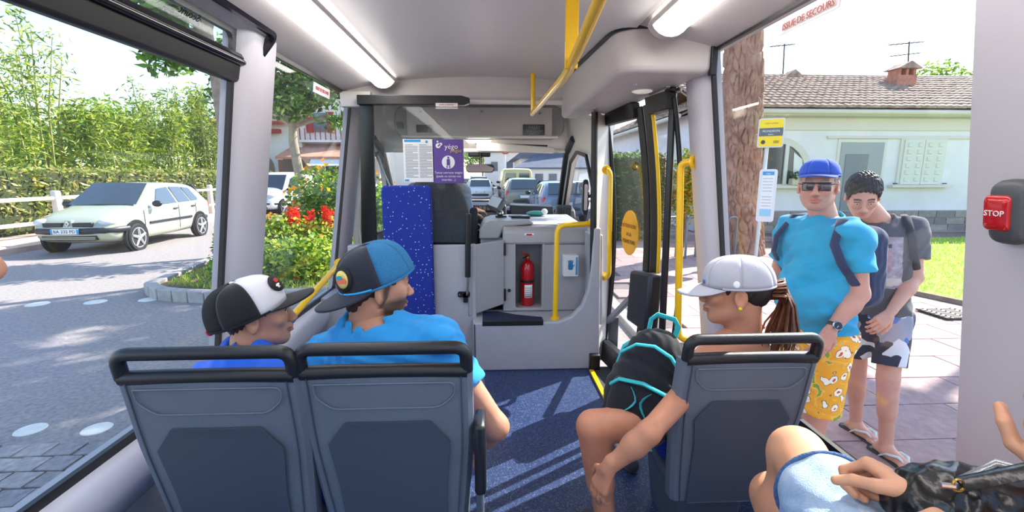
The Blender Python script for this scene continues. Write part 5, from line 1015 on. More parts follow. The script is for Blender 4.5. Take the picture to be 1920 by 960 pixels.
    if not van:
        pane('windshield', [(-.68, .92, .975), (0, .97, .985), (.68, .92, .975), (.57, .30, 1.415), (0, .33, 1.435), (-.57, .30, 1.415)]); pane('rear_pane', [(-.60, -1.87, 1.00), (.60, -1.87, 1.00), (.54, -1.57, 1.365), (-.54, -1.57, 1.365)])
        B(MB().tube([V(-.5, .84, .975), V(.1, .86, .97), V(.6, .80, 1.0)], .010, 5), 'wiper', M_black)
    else:
        pane('windshield', [(-.76, 1.22, 1.10), (.76, 1.22, 1.10), (.70, .66, 1.78), (-.70, .66, 1.78)])
        for sg in (-1, 1): pane('rear_pane', [(sg*.08, -2.205, 1.15), (sg*.66, -2.205, 1.15), (sg*.62, -2.195, 1.66), (sg*.08, -2.195, 1.66)])
    bz = .50 if not van else .52
    for n_, e, sg in (('front_bumper_strip', f, 1), ('rear_bumper_strip', r0, -1)): B(MB().tube([V(x, e-sg*d, bz) for x, d in ((-.815, .50), (-.77, .26), (-.62, .07), (-.32, -.01), (0, -.025), (.32, -.01), (.62, .07), (.77, .26), (.815, .50))], .05, 8, flat=(.7, 1.25)), n_, M_dark, smooth=60)
    for sg in (-1, 1): B(MB().box((sg*.27, f-.075 if not van else f-.14, .625 if not van else .72), (.36, .14, .085)), 'grille', M_black, bevel=.012)
    B(MB().box((0, f-.055, .36), (1.0, .1, .09)), 'lower_grille', M_black, bevel=.01)
    for yy, sg in ((f+.07, 1), (r0-.075, -1)):
        zz = .50 if sg > 0 else (.68 if not van else .55); pl = B(MB().box((0, yy, zz), (.50, .02, .105)), 'number_plate', M_paper, bevel=.003); pc = V(0, yy+sg*.013, zz)
        for q, m in ((-.235, MATS['print_blue']), (.235, MATS['print_blue'])): B(MB().box((q, yy+sg*.003, zz), (.035, .02, .1)), 'plate_band', m, pl)
        if plate: t = text('plate_text', plate, (0, 0, 0), (-sg, 0, 0), (0, 0, 1), .088, M_ink, None); t.parent = pl; t.matrix_basis = Matrix.Translation(pc) @ t.matrix_basis
    if near:
        for dx, dz in ((0, .035), (.028, 0), (0, -.035), (-.028, 0)): pass
        rg = [(0, .055), (.036, 0), (0, -.055), (-.036, 0)]; ri = [(0, .03), (.018, 0), (0, -.03), (-.018, 0)]
        ring_frame('diamond_badge', [V(x, f-.02, .645+z) for x, z in rg], [V(x, f-.02, .645+z) for x, z in ri], (0, 1, 0), .02, M_steel, root, local=True)
        B(MB().box((0, f-.08, .645), (.14, .09, .15)), 'grille_bar', body, bevel=.02)
        for z in (.345, .375): B(MB().box((0, f-.0, z), (.98, .02, .012)), 'grille_slat', body)
        for x in (-.36, .36): B(MB().box((x, -.0, .72), (.48, .1, .56)), 'seat_back', M_dark, bevel=.05); B(MB().box((x, -.05, 1.13), (.24, .08, .17)), 'headrest', M_dark, bevel=.03)
    return root
# the pale green hatchback parked on the left faces the camera
car('hatchback_car', 'pale green hatchback parked beside the white fence', 'car', (-9.22, 12.42, -.04), math.pi+.06, HATCH, (178, 184, 164), 1.08, near=True, plate='BA 232 PD')
car('white_van', 'small white van parked behind the street tree', 'van', (-9.9, 22.6, -.04), math.pi-.1, VAN, (232, 234, 238), .98, van=True, near=True)
car('dark_blue_car', 'dark blue car parked right of the white van', 'car', (-7.6, 23.2, -.04), math.pi-.1, HATCH, (44, 58, 92), 1.03)
# queue and parked cars ahead
G = 'cars on the street ahead'
car('blue_grey_hatchback', 'blue-grey hatchback with red lamp, nearest car ahead', 'car', (2.55, 18.6, -.04), .06, HATCH, (124, 142, 168), 1.06, group=G)
car('silver_estate', 'olive grey car just left of the blue-grey hatchback ahead', 'car', (1.5, 23.5, -.04), .04, HATCH, (130, 132, 124), 1.12, group=G)
car('beige_van', 'beige panel van with two rear windows ahead', 'van', (1.55, 30.5, -.04), .02, VAN, (206, 188, 132), 1.12, van=True, group=G)
car('white_hatchback', 'white hatchback driving ahead left of the beige van', 'car', (-.75, 31.0, -.04), .05, HATCH, (224, 226, 230), 1.05, group=G)
car('grey_minivan', 'dark grey car in front of the white hatchback ahead', 'car', (-1.0, 38.5, -.04), .05, HATCH, (92, 96, 104), 1.15, group=G)
car('maroon_car', 'dark red car seen beside the purple notice', 'car', (-2.75, 25.5, -.04), .0, HATCH, (120, 70, 76), 1.02, group=G)
for i, (x, y, c, lab) in enumerate(((-2.4, 47, (150, 154, 160), 'tiny grey car farthest down the street left'), (-1.4, 52, (196, 198, 200), 'tiny white car farthest down the street'), (4.3, 26, (200, 204, 210), 'pale car roof showing right of the beige van'))): car('distant_car', lab, 'car', (x, y, -.04), .03, HATCH, c, 1.0, group=G)
for i, (x, y, c, lab) in enumerate(((-4.9, 17.6, (212, 214, 218), 'white car seen through the cab side window'), )): car('parked_car', lab, 'car', (x, y, -.04), math.pi, HATCH, c, 1.0)
# ================================================================== far buildings
M_wr = mat('far_render', (236, 230, 222), .9, var=(1.0, .05)); M_rw = mat('red_wood', (168, 52, 48), .6); M_rt = mat('far_tile', (206, 150, 122), .85, var=(2, .2)); M_fg = mat('far_glass', (96, 104, 116), .15); M_slate = mat('slate', (92, 100, 116), .6, var=(3, .2))
vb = empty('villa', (-13, 33, 0), 'white villa with red shutters, tiled canopy and arches behind the street tree', 'house')
MB().box((-15.8, 36, 2.6), (6.0, 6, 5.2)).build('wing_wall', M_wr, vb); MB().box((-10.6, 37, 4.2), (5.4, 6, 8.4)).build('wall', M_wr, vb); MB().box((-5.6, 41, 3.4), (5.0, 6, 6.8)).build('wall', M_wr, vb)
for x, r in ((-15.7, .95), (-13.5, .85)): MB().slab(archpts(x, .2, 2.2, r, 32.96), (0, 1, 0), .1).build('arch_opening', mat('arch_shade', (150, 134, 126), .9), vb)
MB().hexa([V(-13.6, 30.6, 2.7), V(-7.4, 30.6, 2.7), V(-7.4, 34, 3.7), V(-13.6, 34, 3.7), V(-13.6, 30.6, 2.85), V(-7.4, 30.6, 2.85), V(-7.4, 34, 3.85), V(-13.6, 34, 3.85)]).build('canopy_roof', M_rt, vb)
MB().hexa([V(-11.4, 30.2, 2.25), V(-7.4, 30.2, 2.25), V(-7.4, 30.7, 2.7), V(-11.4, 30.7, 2.7), V(-11.4, 30.2, 2.3), V(-7.4, 30.2, 2.3), V(-7.4, 30.7, 2.75), V(-11.4, 30.7, 2.75)]).build('awning', M_paper, vb)
for x in (-13.4, -11.3, -9.4, -7.6): box('canopy_post', (x, 30.8, 1.3), (.18, .18, 2.7), mat('post_brown', (140, 100, 84), .7), vb)
for x in (-11.0, -9.0): box('shop_opening', (x, 33.95, 1.2), (1.3, .1, 2.2), M_fg, vb)
for x, z, y in ((-11.8, 5.3, 33.97), (-9.4, 5.3, 33.97), (-11.8, 7.4, 33.97), (-6.6, 4.6, 37.97), (-4.8, 4.6, 37.97)):
    w_ = box('window', (x, y, z), (.9, .08, 1.3), M_fg, vb)
    for s in (-1, 1): MB().box((x+s*.72, y-.05, z), (.46, .06, 1.4)).build('shutter', M_rw, vb)
for x, z, w_ in ((-10.6, 3.95, 4.6), ): box('balcony', (x, 33.3, z), (w_, 1.2, .15), M_wr, vb); 
for k in range(14): box('baluster', (-12.8+.34*k, 32.75, 4.4), (.06, .05, .8), M_rw, vb, 0)
box('red_beam', (-14.9, 32.8, 4.6), (1.6, .5, .25), M_rw, vb); box('red_beam', (-15.2, 32.8, 4.3), (.3, .4, .4), M_rw, vb)
for (x0, x1, y0, z0, h) in ((-13.8, -7.5, 33, 8.4, 1.8), (-8.4, -2.8, 37, 6.8, 1.6), (-19, -12.6, 32.5, 5.2, 1.3)): MB().hexa([V(x0, y0, z0), V(x1, y0, z0), V(x1, y0+7, z0), V(x0, y0+7, z0), V(x0+1.5, y0+3, z0+h), V(x1-1.5, y0+3, z0+h), V(x1-1.5, y0+4, z0+h), V(x0+1.5, y0+4, z0+h)]).build('roof', M_rt, vb); box('eave_beam', ((x0+x1)/2, y0+.05, z0-.08), (x1-x0, .2, .18), M_rw, vb)
# street ahead, right side
gb_ = empty('gabled_house', (4.2, 48, 0), 'grey slate-roofed house row ahead on the right', 'house')
MB().box((6.0, 50, 1.8), (6.4, 12, 3.6)).build('wall', M_wr, gb_); MB().hexa([V(2.0, 43.6, 3.2), V(9.4, 43.6, 3.2), V(9.4, 57, 3.2), V(2.0, 57, 3.2), V(5.4, 43.6, 5.8), V(6.0, 43.6, 5.8), V(6, 57, 5.8), V(5.4, 57, 5.8)]).build('roof', M_slate, gb_)
MB().hexa([V(2.0, 40.5, 2.2), V(9.2, 40.5, 2.2), V(9.2, 44, 3.6), V(4.6, 44, 3.6), V(2.0, 40.5, 2.34), V(9.2, 40.5, 2.34), V(9.2, 44, 3.74), V(4.6, 44, 3.74)]).build('lean_to_roof', M_slate, gb_); MB().box((6, 42.3, 1.1), (6, 3, 2.2)).build('lean_to_wall', M_wr, gb_)
for x in (4.2, 5.4, 6.6): box('window', (x, 40.77, 1.3), (.7, .06, 1.0), M_fg, gb_)
d_ = MB().box((4.3, 44.5, 4.6), (1.5, 2, 1.2)).build('dormer', mat('dormer_grey', (120, 134, 152), .6), gb_); box('dormer_window', (4.3, 43.47, 4.65), (.8, .06, .7), M_paper, d_)
tb_ = empty('town_house', (11, 60, 0), 'pale tall town house ahead behind the slate roofs', 'house'); MB().box((11, 64, 4.2), (9, 10, 8.4)).build('wall', mat('town_render', (214, 212, 214), .9), tb_); MB().hexa([V(6, 58.5, 8.4), V(16, 58.5, 8.4), V(16, 70, 8.4), V(6, 70, 8.4), V(7, 64, 11), V(15, 64, 11), V(15, 65, 11), V(7, 65, 11)]).build('roof', M_rt, tb_)
for x in (8.2, 10.6, 13): [box('window', (x, 58.95, z), (1.1, .1, 1.5), M_fg, tb_) for z in (2.5, 6)]
wb = empty('low_house', (-3, 75, 0), 'small white house at the far end of the street', 'house'); MB().box((2.5, 78, 2.6), (7, 8, 5.2)).build('wall', M_wr, wb); MB().hexa([V(-1.4, 73.5, 5.2), V(6.4, 73.5, 5.2), V(6.4, 83, 5.2), V(-1.4, 83, 5.2), V(2.2, 73.5, 7.6), V(2.8, 73.5, 7.6), V(2.8, 83, 7.6), V(2.2, 83, 7.6)]).build('roof', M_rt, wb)
for x in (.6, 3, 5): box('window', (x, 73.95, 3), (1, .1, 1.4), M_fg, wb)
rs_ = empty('road_sign', (1.0, 36, 0), 'round red-rimmed road sign above the beige van', 'sign'); bar('post', [V(1.15, 37, 0), V(1.15, 37, 3.9)], .04, M_alu, rs_, n=6); MB().lathe([(.42, 0), (.42, .03)], (1.15, 36.94, 3.7), (0, -1, 0), 24).build('rim_disc', M_red, rs_); MB().lathe([(.32, 0), (.32, .03)], (1.15, 36.90, 3.7), (0, -1, 0), 24).build('white_disc', M_paper, rs_); panel('red_bar', V(1.15, 36.86, 3.7), (.7, 0, -.7), (.7, 0, .7), .6, .08, .01, M_red, rs_)
for i, (x, y, H, r, lab) in enumerate(((-6.5, 60, 9, 3.2, 'leafy street tree at the far left end of the street'), (-1.5, 90, 9, 4.5, 'far green tree closing the street'), (-10, 48, 8, 3.0, 'green tree behind the villa seen past the cab pillar'), (9.2, 33, 4.2, 1.5, 'rounded green shrub tree before the town house'), (-14, 52, 9, 3.6, 'green tree rising behind the villa roofs'), (14, 86, 10, 4, 'far green tree behind the slate roofs'))):
    tree('street_side_tree', lab, (x, y, 0), [(0, 0, H*.3), (.1, 0, H*.5)], [((0, 0, H*.7), (r*.8, r*.8, H*.28)), ((r*.5, 0, H*.55), (r*.6, r*.6, H*.22)), ((-r*.5, .3, H*.55), (r*.6, r*.6, H*.24))], L_mid, 2600, .5 if H > 5 else .28, rad=.2, group='trees down the street')
sign_l = empty('shop_flag', (-8, 26, 0), 'x', 'sign'); bpy.data.objects.remove(sign_l)
# ================================================================== people
A = np.array
SK = {}
def skin(name, c, hair=(62, 44, 34), stub=None):
    """skin with lips, brows and beard mixed in through the mesh's own masks"""
    m = mat('skin_'+name, c, .48, sss=.12, var=(14, .10), spec=.4); nt = m.node_tree; b = nt.nodes['Principled BSDF']; src = b.inputs['Base Color'].links[0].from_socket
    for an_, col in (('stubble', stub or c), ('lip', tuple(int(x*y) for x, y in zip(c, (.90, .74, .76)))), ('beard', hair)):
        a = nt.nodes.new('ShaderNodeAttribute'); a.attribute_name = an_; mx = nt.nodes.new('ShaderNodeMixRGB'); nt.links.new(a.outputs['Fac'], mx.inputs['Fac']); nt.links.new(src, mx.inputs['Color1']); mx.inputs['Color2'].default_value = (*lin(col), 1); src = mx.outputs[0]
    nt.links.new(src, b.inputs['Base Color']); return m
def rotm(az, pitch=0, roll=0):
    """columns right, forward, up; az clockwise from +Y, pitch up positive"""
    a = math.radians(az); p = math.radians(pitch); r = math.radians(roll); f = Vector((math.sin(a)*math.cos(p), math.cos(a)*math.cos(p), math.sin(p)))
    M = frame_to(f); return A(M @ Matrix.Rotation(r, 3, 'Y'))
def L2W(c, R, s): return lambda p: A(c, float)+R@(A(p, float)*s)
def head_prims(c, R, s=1., neck=None, nose=1., jaw=1., mouth=0.):
    T = L2W(c, R, s); P = []
    def e(p, r, k=.02, sub=''): P.append((sub+'e', T(p), A(r)*s, R, k*s))
    def cc(p, q, a, b, k=.02, sub=''): P.append((sub+'c', T(p), T(q), a*s, b*s, k*s))
    e((0, -.014, .034), (.076, .097, .083)); e((0, .022, -.028), (.060*jaw, .068, .083), .03); e((0, .038, -.078), (.042*jaw, .043, .036), .03); e((0, .066, -.098), (.020, .017, .016), .02)
    for q in (-1, 1):
        cc((q*.052*jaw, -.008, -.062), (q*.018, .062, -.098), .017, .014, .025); e((q*.041, .064, -.022), (.021, .020, .021), .02)
        e((q*.033, .097, .000), (.019, .016, .012), .012, '-'); e((q*.032, .079, -.001), (.015, .012, .011), .008)
        e((q*.013, .101*1, -.037), (.009, .010, .008), .008); e((q*.079, -.014, -.010), (.009, .021, .033), .008); e((q*.088, -.010, -.008), (.006, .011, .019), .006, '-'); e((q*.080, -.014, -.036), (.007, .009, .010), .008)
    cc((-.040, .077, .020), (.040, .077, .020), .011, .011, .015); cc((0, .086, .012), (0, .112*nose, -.030), .008, .011, .012); e((0, .113*nose, -.034), (.012, .012, .010), .008)
    e((0, .088, -.058), (.024, .010, .008), .012); e((0, .095, -.0625), (.021, .008, .0048), .005); e((0, .093, -.0745), (.018, .009, .0058), .005); cc((-.019, .102, -.068-mouth*.2), (.019, .102, -.068-mouth*.2), .0022+mouth*.3, .0022+mouth*.3, .003, '-')
    if neck is not None: P.append(('c', T((0, -.03, -.05)), A(neck), .056*s, .062*s, .03))
    return P
def hand_prims(w, d, n, curl=(.35, .5, .4), side=1, s=1., thumb=.5, spread=0.):
    """w wrist, d towards the knuckles, n the way the palm faces; side=+1 puts the thumb on d x n"""
    w = A(w, float); d = A(Vector(d).normalized()); n = A(n, float); n = n-d*(n@d); n /= np.linalg.norm(n); a = np.cross(d, n)*side; P = []
    offs = (.030, .0105, -.0095, -.028); L = ((.042, .026, .021), (.046, .030, .023), (.043, .027, .022), (.034, .021, .019)); rad = (.0092, .0095, .009, .008)
    P.append(('c', w-d*.03*s, w+d*.01*s, .024*s, .023*s, .012*s))
    for i in range(4):
        k = w+(d*(.088-.004*abs(i-1.3))+a*offs[i])*s; P.append(('c', w+(d*.012+a*offs[i]*.55)*s, k, .0135*s, .0115*s, .012*s)); p = k; ang = 0.
        for j in range(3):
            ang += curl[j]*(1+.10*i); v = d*math.cos(ang)+n*math.sin(ang)+a*spread*(1.5-i)*.12; q = p+v/np.linalg.norm(v)*L[i][j]*s; r0 = rad[i]*(1-.10*j)*s; P.append(('c', p, q, r0, r0*.92, .004*s)); p = q
    b = w+(d*.022+a*.022)*s; v = a*.75+d*.55+n*thumb; v /= np.linalg.norm(v); p1 = b+v*.042*s; v2 = a*.25+d*.9+n*thumb; v2 /= np.linalg.norm(v2); p2 = p1+v2*.032*s; p3 = p2+(v2*.8+n*.35)*.026*s
    P += [('c', b, p1, .015*s, .0115*s, .012*s), ('c', p1, p2, .011*s, .0098*s, .004*s), ('c', p2, p3, .0098*s, .0085*s, .004*s)]
    return P
def torso_frame(J):
    up = A(J['neck'])-A(J['pelvis']); up /= np.linalg.norm(up); r = A(J['sr'])-A(J['sl']); r = r-up*(r@up); r /= np.linalg.norm(r); return np.stack([r, np.cross(up, r), up], 1)
def torso_prims(J, g=0., s=1., belly=0.):
    R = torso_frame(J); pe, nk = A(J['pelvis']), A(J['neck']); L = nk-pe; P = []; f = R[:, 1]
    P.append(('e', pe+L*.02, (A((.165, .125, .13))+g)*s, R, .06)); P.append(('e', pe+L*.34+f*(.01+belly*.45), (A((.148+belly*.35, .115+belly*.7, .17))+g)*s, R, .08)); P.append(('e', pe+L*.68, (A((.165, .112, .19))+g)*s, R, .08))
    P.append(('c', A(J['sl']), A(J['sr']), (.058+g)*s, (.058+g)*s, .06)); P.append(('c', pe+L*.86, nk, (.075+g)*s, (.056+g*.85)*s, .05)); return P
def arm_prims(sh, el, wr, s=1.): return [('c', sh, el, .051*s, .039*s, .03), ('c', el, A(el)+(A(wr)-A(el))*.35, .040*s, .041*s, .02), ('c', A(el)+(A(wr)-A(el))*.3, wr, .041*s, .026*s, .02)]
def leg_prims(hp, kn, an, s=1.):
    hp, kn, an = A(hp), A(kn), A(an); f = kn+(an-kn)*.28
    return [('c', hp, kn, .082*s, .056*s, .03), ('c', kn, an, .050*s, .036*s, .03), ('c', kn+(an-kn)*.15, kn+(an-kn)*.5, .050*s, .046*s, .03)]
def foot_prims(an, d, s=1., toes=True):
    an = A(an); d = A(d, float); d[2] = 0; d /= np.linalg.norm(d); r = A((d[1], -d[0], 0)); z = A((0, 0, 1.)); g = an-z*(an[2]); P = [('c', an, g+d*.02+z*.045, .036*s, .034*s, .02), ('c', g-d*.04+z*.035, g+d*.10+z*.028, .032*s, .028*s, .03), ('c', g+d*.02+z*.04, g+d*.13+r*.015+z*.024, .03*s, .024*s, .03), ('c', g+d*.05+z*.03, g+d*.13-r*.02+z*.022, .028*s, .02*s, .03)]
    if toes:
        for i, o in enumerate((.034, .014, -.003, -.019, -.033)): P.append(('c', g+d*(.135-.008*i)+r*o+z*.022, g+d*(.175-.013*i)+r*o*1.08+z*.017, (.014 if i == 0 else .0105)*s, (.012 if i == 0 else .009)*s, .006))
    return P
def headmat(c, R, s, beard=False, stub=False):
    """soft masks on the head: lips, brows with beard, stubble"""
    st = lambda x, w: np.clip(.5+x/w, 0, 1)
    def loc(P): q = (P-A(c))@R/s; return np.abs(q[:, 0]), q[:, 1], q[:, 2], (np.abs(q).max(1) < .16)
    def lip(P): x, y, z, n = loc(P); return n*(y > .07)*st(1-np.sqrt((x/.025)**2+((z+.0685)/.0125)**2), .3)*.85
    def hairy(P):
        x, y, z, n = loc(P); z0 = .0215+.004*(1-((x-.032)/.02)**2); m = st(.0042-np.abs(z-z0), .004)*st(.019-np.abs(x-.032), .006)*(y > .05)
        if beard:
            jaw = st(-.040-z-.9*np.clip(.035-x, 0, .03)*(y > .06), .018)*st(y+.018+.15*z, .02)*(z > -.128); side = st(.013-np.abs(y-.004-.2*z), .012)*(x > .05)*st(.025-z, .02)*(z > -.06); mo = st(.008-np.abs(z+.050), .006)*st(.032-x, .01)*(y > .075)
            m = np.maximum(m, np.maximum(np.maximum(jaw, side), mo)*(1-lip(P)))*.95
        return n*m
    d = dict(lip=lip, beard=hairy)
    if stub: d['stubble'] = lambda P: (lambda x, y, z, n: n*st(-.042-z, .02)*st(y-.02, .03)*(z > -.13))(*loc(P))
    return d
def eyes(root, c, R, s, iris=(70, 50, 36)):
    T = L2W(c, R, s)
    for q in (-1, 1):
        e = MB().ball(T((q*.032, .0805, -.001)), .0115*s, None, 14, 10).build('eye', mat('eye_white', (226, 220, 214), .2), root); MB().ball(T((q*.032, .0875, -.001)), .0056*s, None, 10, 8).build('iris', mat('iris_%d' % iris[0], iris, .15), e)
        lid = [T((q*(.032+.0165*math.cos(t)), .0905-.004*abs(math.cos(t)), .006+.003*math.sin(t))) for t in [math.pi*k/6 for k in range(7)]]; MB().tube(lid, .0018*s, 5).build('lashes', mat('lash', (40, 28, 22), .7), root)
def hair_shell(root, c, R, s, m, cutz=None, low=-.03, g=.010, front=.045, name='hair', side=-.012, rough=.0012):
    T = L2W(c, R, s); P = [('e', T((0, -.016, .036)), (A((.076, .098, .084))+g)*s, R, .01), ('c', T((0, -.058, .0)), T((0, -.048, low)), .050*s, .042*s, .03)]
    P += [('-e', T((0, .085, -.055)), A((.10, .085, .125))*s, R, .01), ('-p', T((0, 0, low)), -R[:, 2], .005)]
    for q in (-1, 1): P.append(('-e', T((q*.095, .012, -.02)), A((.03, .034, .05))*s, R, .01))
    if cutz is not None: P.append(('-p', T((0, 0, cutz)), R[:, 2], .003))
    P.append(('w', [(rough*s, tuple(R@A((310, 90, 140.))), 0), (rough*.8*s, tuple(R@A((150, 260, 190.))), 1.3)], 0)); return solid(name, P, m, root, .0035)
def cap(root, c, R, s, cols, brim_m, zb=.022, a=.089, bb=.109, h=.098, brim=.075, curve=.022, flat=False, tilt=0., button=None, band=None, back_open=True, blen=1.0, sq=.72, seam=True, brimw=66, drop=.006, cap_name='cap', edges=(0, 60, 120, 180, 240, 300, 360)):
    """cap as a child part: six crown panels, brim, button; cols = material per panel starting right of the brim, going round"""
    t = math.radians(tilt); Rt = R@A(((1, 0, 0), (0, math.cos(t), -math.sin(t)), (0, math.sin(t), math.cos(t)))); T = L2W(c, Rt, s)
    base = None
    def cr(th, ph):
        k = math.cos(ph*math.pi/2)**sq; z = zb+h*math.sin(ph*math.pi/2); fr = max(0, math.sin(th)); return T((a*k*math.cos(th), (bb*k)*math.sin(th)-.012+.010*fr*math.sin(ph*math.pi)*.8, z))
    first = None
    for i in range(6):
        def fn(u, v, i=i):
            th = math.radians(edges[i]+(edges[i+1]-edges[i])*u); return Vector(cr(th, v*.985)*1.0)-Vector(Rt@A((math.cos(th), math.sin(th), .2)))*.0022*s*(max(0, abs(u-.5)*2-.86)/.14)
        o = MB().grid(fn, 10, 10).build('crown_panel', cols[i], root if first is None else first, 0, 80, solid=.0035*s)
        if first is None: first = o; o.name = cap_name
    def bf(u, v):
        th = math.radians(90+brimw*(1-2*u)); w = 1-(2*u-1)**2; x = a*1.01*math.cos(th); y = bb*1.01*math.sin(th)-.012; ln = brim*blen*(w**.55)*v; ve = v*w**.6; zz = zb-.001-curve*((2*u-1)**2)*(.12+.88*ve)-drop*ve*2; return Vector(T((x*(1+.04*ve), y+ln, zz)))
    MB().grid(bf, 20, 8).build('brim', brim_m, first, 0, 80, solid=.005*s)
    MB().ball(T((0, -.012, zb+h+.001)), (.008*s, .008*s, .004*s)).build('button', button or cols[0], first)
    if band: MB().tube([bf(u, .02)+Vector(Rt@A((0, .002, .007)))*s for u in [k/16 for k in range(17)]], .0035*s, 6).build('cord', band, first)
    sw = [cr(math.radians(th), .02)+Rt@A((0, 0, -.003)) for th in range(150, 400, 10)]; MB().tube(sw, .004*s, 6).build('sweat_band', cols[3], first)
    first['_T'] = 0; del first['_T']
    return first, T, cr
def patch(parent, cr, th0, ph0, w, h, m, name='patch', off=.004, rings=None, R=None):
    """round badge lying on the cap crown"""
    c = Vector(cr(th0, ph0)); du = (Vector(cr(th0+.05, ph0))-Vector(cr(th0-.05, ph0))).normalized(); dv = (Vector(cr(th0, ph0+.03))-Vector(cr(th0, ph0-.03))).normalized(); n = du.cross(dv).normalized()
    if n.z < -.2: n = -n
    du = -du
    b = MB(); k = 24; ring = []
    for q in (1., .6, .2):
        for j in range(k):
            x, y = w*q*math.cos(2*math.pi*j/k), h*q*math.sin(2*math.pi*j/k); ring.append(c+du*x+dv*y+n*(off-.9*(x*x*5+y*y*3)))
    fs = [(q*k+j, q*k+(j+1) % k, (q+1)*k+(j+1) % k, (q+1)*k+j) for q in range(2) for j in range(k)]+[tuple(range(2*k, 3*k))]; b.add(ring, fs); o = b.build(name, m, parent, 0, 60, solid=.002); return o, c, du, dv, n
M_lip = mat('lips', (178, 104, 98), .45); M_hairb = mat('hair_brown', (62, 44, 34), .55, var=(60, .4)); M_hairk = mat('hair_dark', (40, 32, 30), .55, var=(60, .3))
def cloth(name, c, var=.12, s=8): return mat('cloth_'+name, c, .9, var=(s, var), bump=(420, .15), sheen=.15)
def wr(amp=.004, f=60, seed=0):
    r = np.random.default_rng(seed); return ('w', [(amp, tuple(r.normal(size=3)*f), r.random()*6), (amp*.6, tuple(r.normal(size=3)*f*1.9), r.random()*6)], 0)
wrk = wr

def collar(root, nk, m, r=.067, tilt=(0, 0, 1), t=.0075):
    fr = frame_to(Vector(tilt), (1, 0, 0)); MB().tube([Vector(nk)+fr @ V(r*math.cos(2*math.pi*k/24), 0, r*.95*math.sin(2*math.pi*k/24)) for k in range(25)], t, 8, flat=(1, 1.3)).build('collar', m, root, 0, 70)
def pj(px, py, Y): return A(atY(px, py, Y))
# ------------------------------------------------------------------ bearded man with the reversed cap
root = empty('person', (-.28, 1.4, FZ), 'bearded man in a bright blue T-shirt wearing his trucker cap backwards', 'person')
sk = skin('tan', (196, 142, 116)); hc = pj(706, 534, 1.44); R = rotm(57, -3); J = dict(pelvis=(-.27, 1.40, .86), neck=pj(694, 622, 1.42), sl=pj(612, 672, 1.45), sr=pj(818, 640, 1.38), er=pj(930, 800, 1.36), wr_=pj(878, 842, 1.58), el=pj(560, 800, 1.5), wl_=(-.36, 1.75, .95))
body = torso_prims(J)+arm_prims(J['sr'], J['er'], J['wr_'])+arm_prims(J['sl'], J['el'], J['wl_'])+leg_prims((-.36, 1.45, .86), (-.38, 1.85, .84), (-.38, 1.9, .45))+leg_prims((-.18, 1.45, .86), (-.12, 1.85, .84), (-.10, 1.88, .45))
bm_ = solid('body', [(body, .009), (head_prims(hc, R, 1., J['neck'])+hand_prims(J['wr_'], (-.6, .6, .1), (0, 0, -1), side=1), .0034)], [sk], root, attrs=headmat(hc, R, 1., True))
sh = torso_prims(J, .014)+[('f', J['sr'], A(J['sr'])+(A(J['er'])-A(J['sr']))*.52, .070, .064, .04), ('f', J['sl'], A(J['sl'])+(A(J['el'])-A(J['sl']))*.5, .070, .064, .04), ('-e', A(J['neck'])+A((.015, .0, .04)), (.082, .082, .062), None, .02), wrk(.003, 42, 3)]
solid('t_shirt', sh, cloth('cyan', (40, 152, 222)), root, .005)
collar(root, A(J['neck'])+A((.006, -.004, .016)), MATS['cloth_cyan'], .070, (.12, -.1, 1)); so = [('c', (-.36, 1.45, .86), (-.38, 1.8, .85), .098, .09, .03), ('c', (-.18, 1.45, .86), (-.12, 1.8, .85), .098, .09, .03)]; solid('shorts', so, cloth('navy', (40, 52, 84)), root, .012)
hair_shell(root, hc, R, 1., M_hairb, .035, -.075, .006); eyes(root, hc, R, 1.)
M_navy = cloth('cap_navy', (34, 38, 54)); M_mesh = mat('cap_mesh_blue', (54, 146, 208), .8, var=(300, .3), bump=(700, .8))
Rc = rotm(57+182, -17); cp, T, cr = cap(root, hc, Rc, 1.04, [M_navy, M_navy, M_mesh, M_mesh, M_mesh, M_mesh], M_navy, .014, .090, .112, .112, .085, .016, tilt=0, band=mat('cord_blue', (40, 160, 226), .6), sq=.62, cap_name='backward_cap', edges=(10, 90, 170, 225, 270, 315, 370))
o, c0, du, dv, n = patch(cp, cr, math.radians(114), .30, .034, .040, mat('badge_black', (28, 28, 32), .8), 'badge'); patch(cp, cr, math.radians(114), .30, .023, .027, mat('badge_yellow', (226, 208, 120), .8), 'badge_field', .0065)
for q, (dx, dy, w_, h_, m) in enumerate(((-.002, -.004, .018, .010, mat('badge_coral', (232, 108, 84), .8)), (.004, .006, .011, .008, mat('badge_teal', (60, 150, 170), .8)))): panel('badge_print', c0+du*dx+dv*dy+n*(.0095+.001*q), du, dv, w_*2, h_*1.6, .0015, m, cp, .007)
# ------------------------------------------------------------------ boy in the black and white cap
root = empty('person', (-.7, 1.45, FZ), 'boy in profile with a black and white mesh cap and royal blue shirt', 'person')
hc = pj(484, 588, 1.47); R = rotm(68, 4); sk = skin('boy', (204, 150, 122)); s = .93; J = dict(pelvis=(-.74, 1.42, .84), neck=pj(462, 674, 1.44), sl=pj(398, 712, 1.5), sr=pj(524, 716, 1.36), er=(-.52, 1.45, .92), wr_=(-.50, 1.7, .93), el=(-.92, 1.6, .92), wl_=(-.8, 1.8, .92))
body = torso_prims(J, 0, .84)+arm_prims(J['sr'], J['er'], J['wr_'], .8)+arm_prims(J['sl'], J['el'], J['wl_'], .8)+leg_prims((-.82, 1.45, .84), (-.84, 1.8, .82), (-.84, 1.85, .45), .85)+leg_prims((-.66, 1.45, .84), (-.62, 1.8, .82), (-.60, 1.85, .45), .85)
solid('body', [(body, .010), (head_prims(hc, R, s, J['neck'], .95, .94, .002), .0032)], [sk], root, attrs=headmat(hc, R, s))
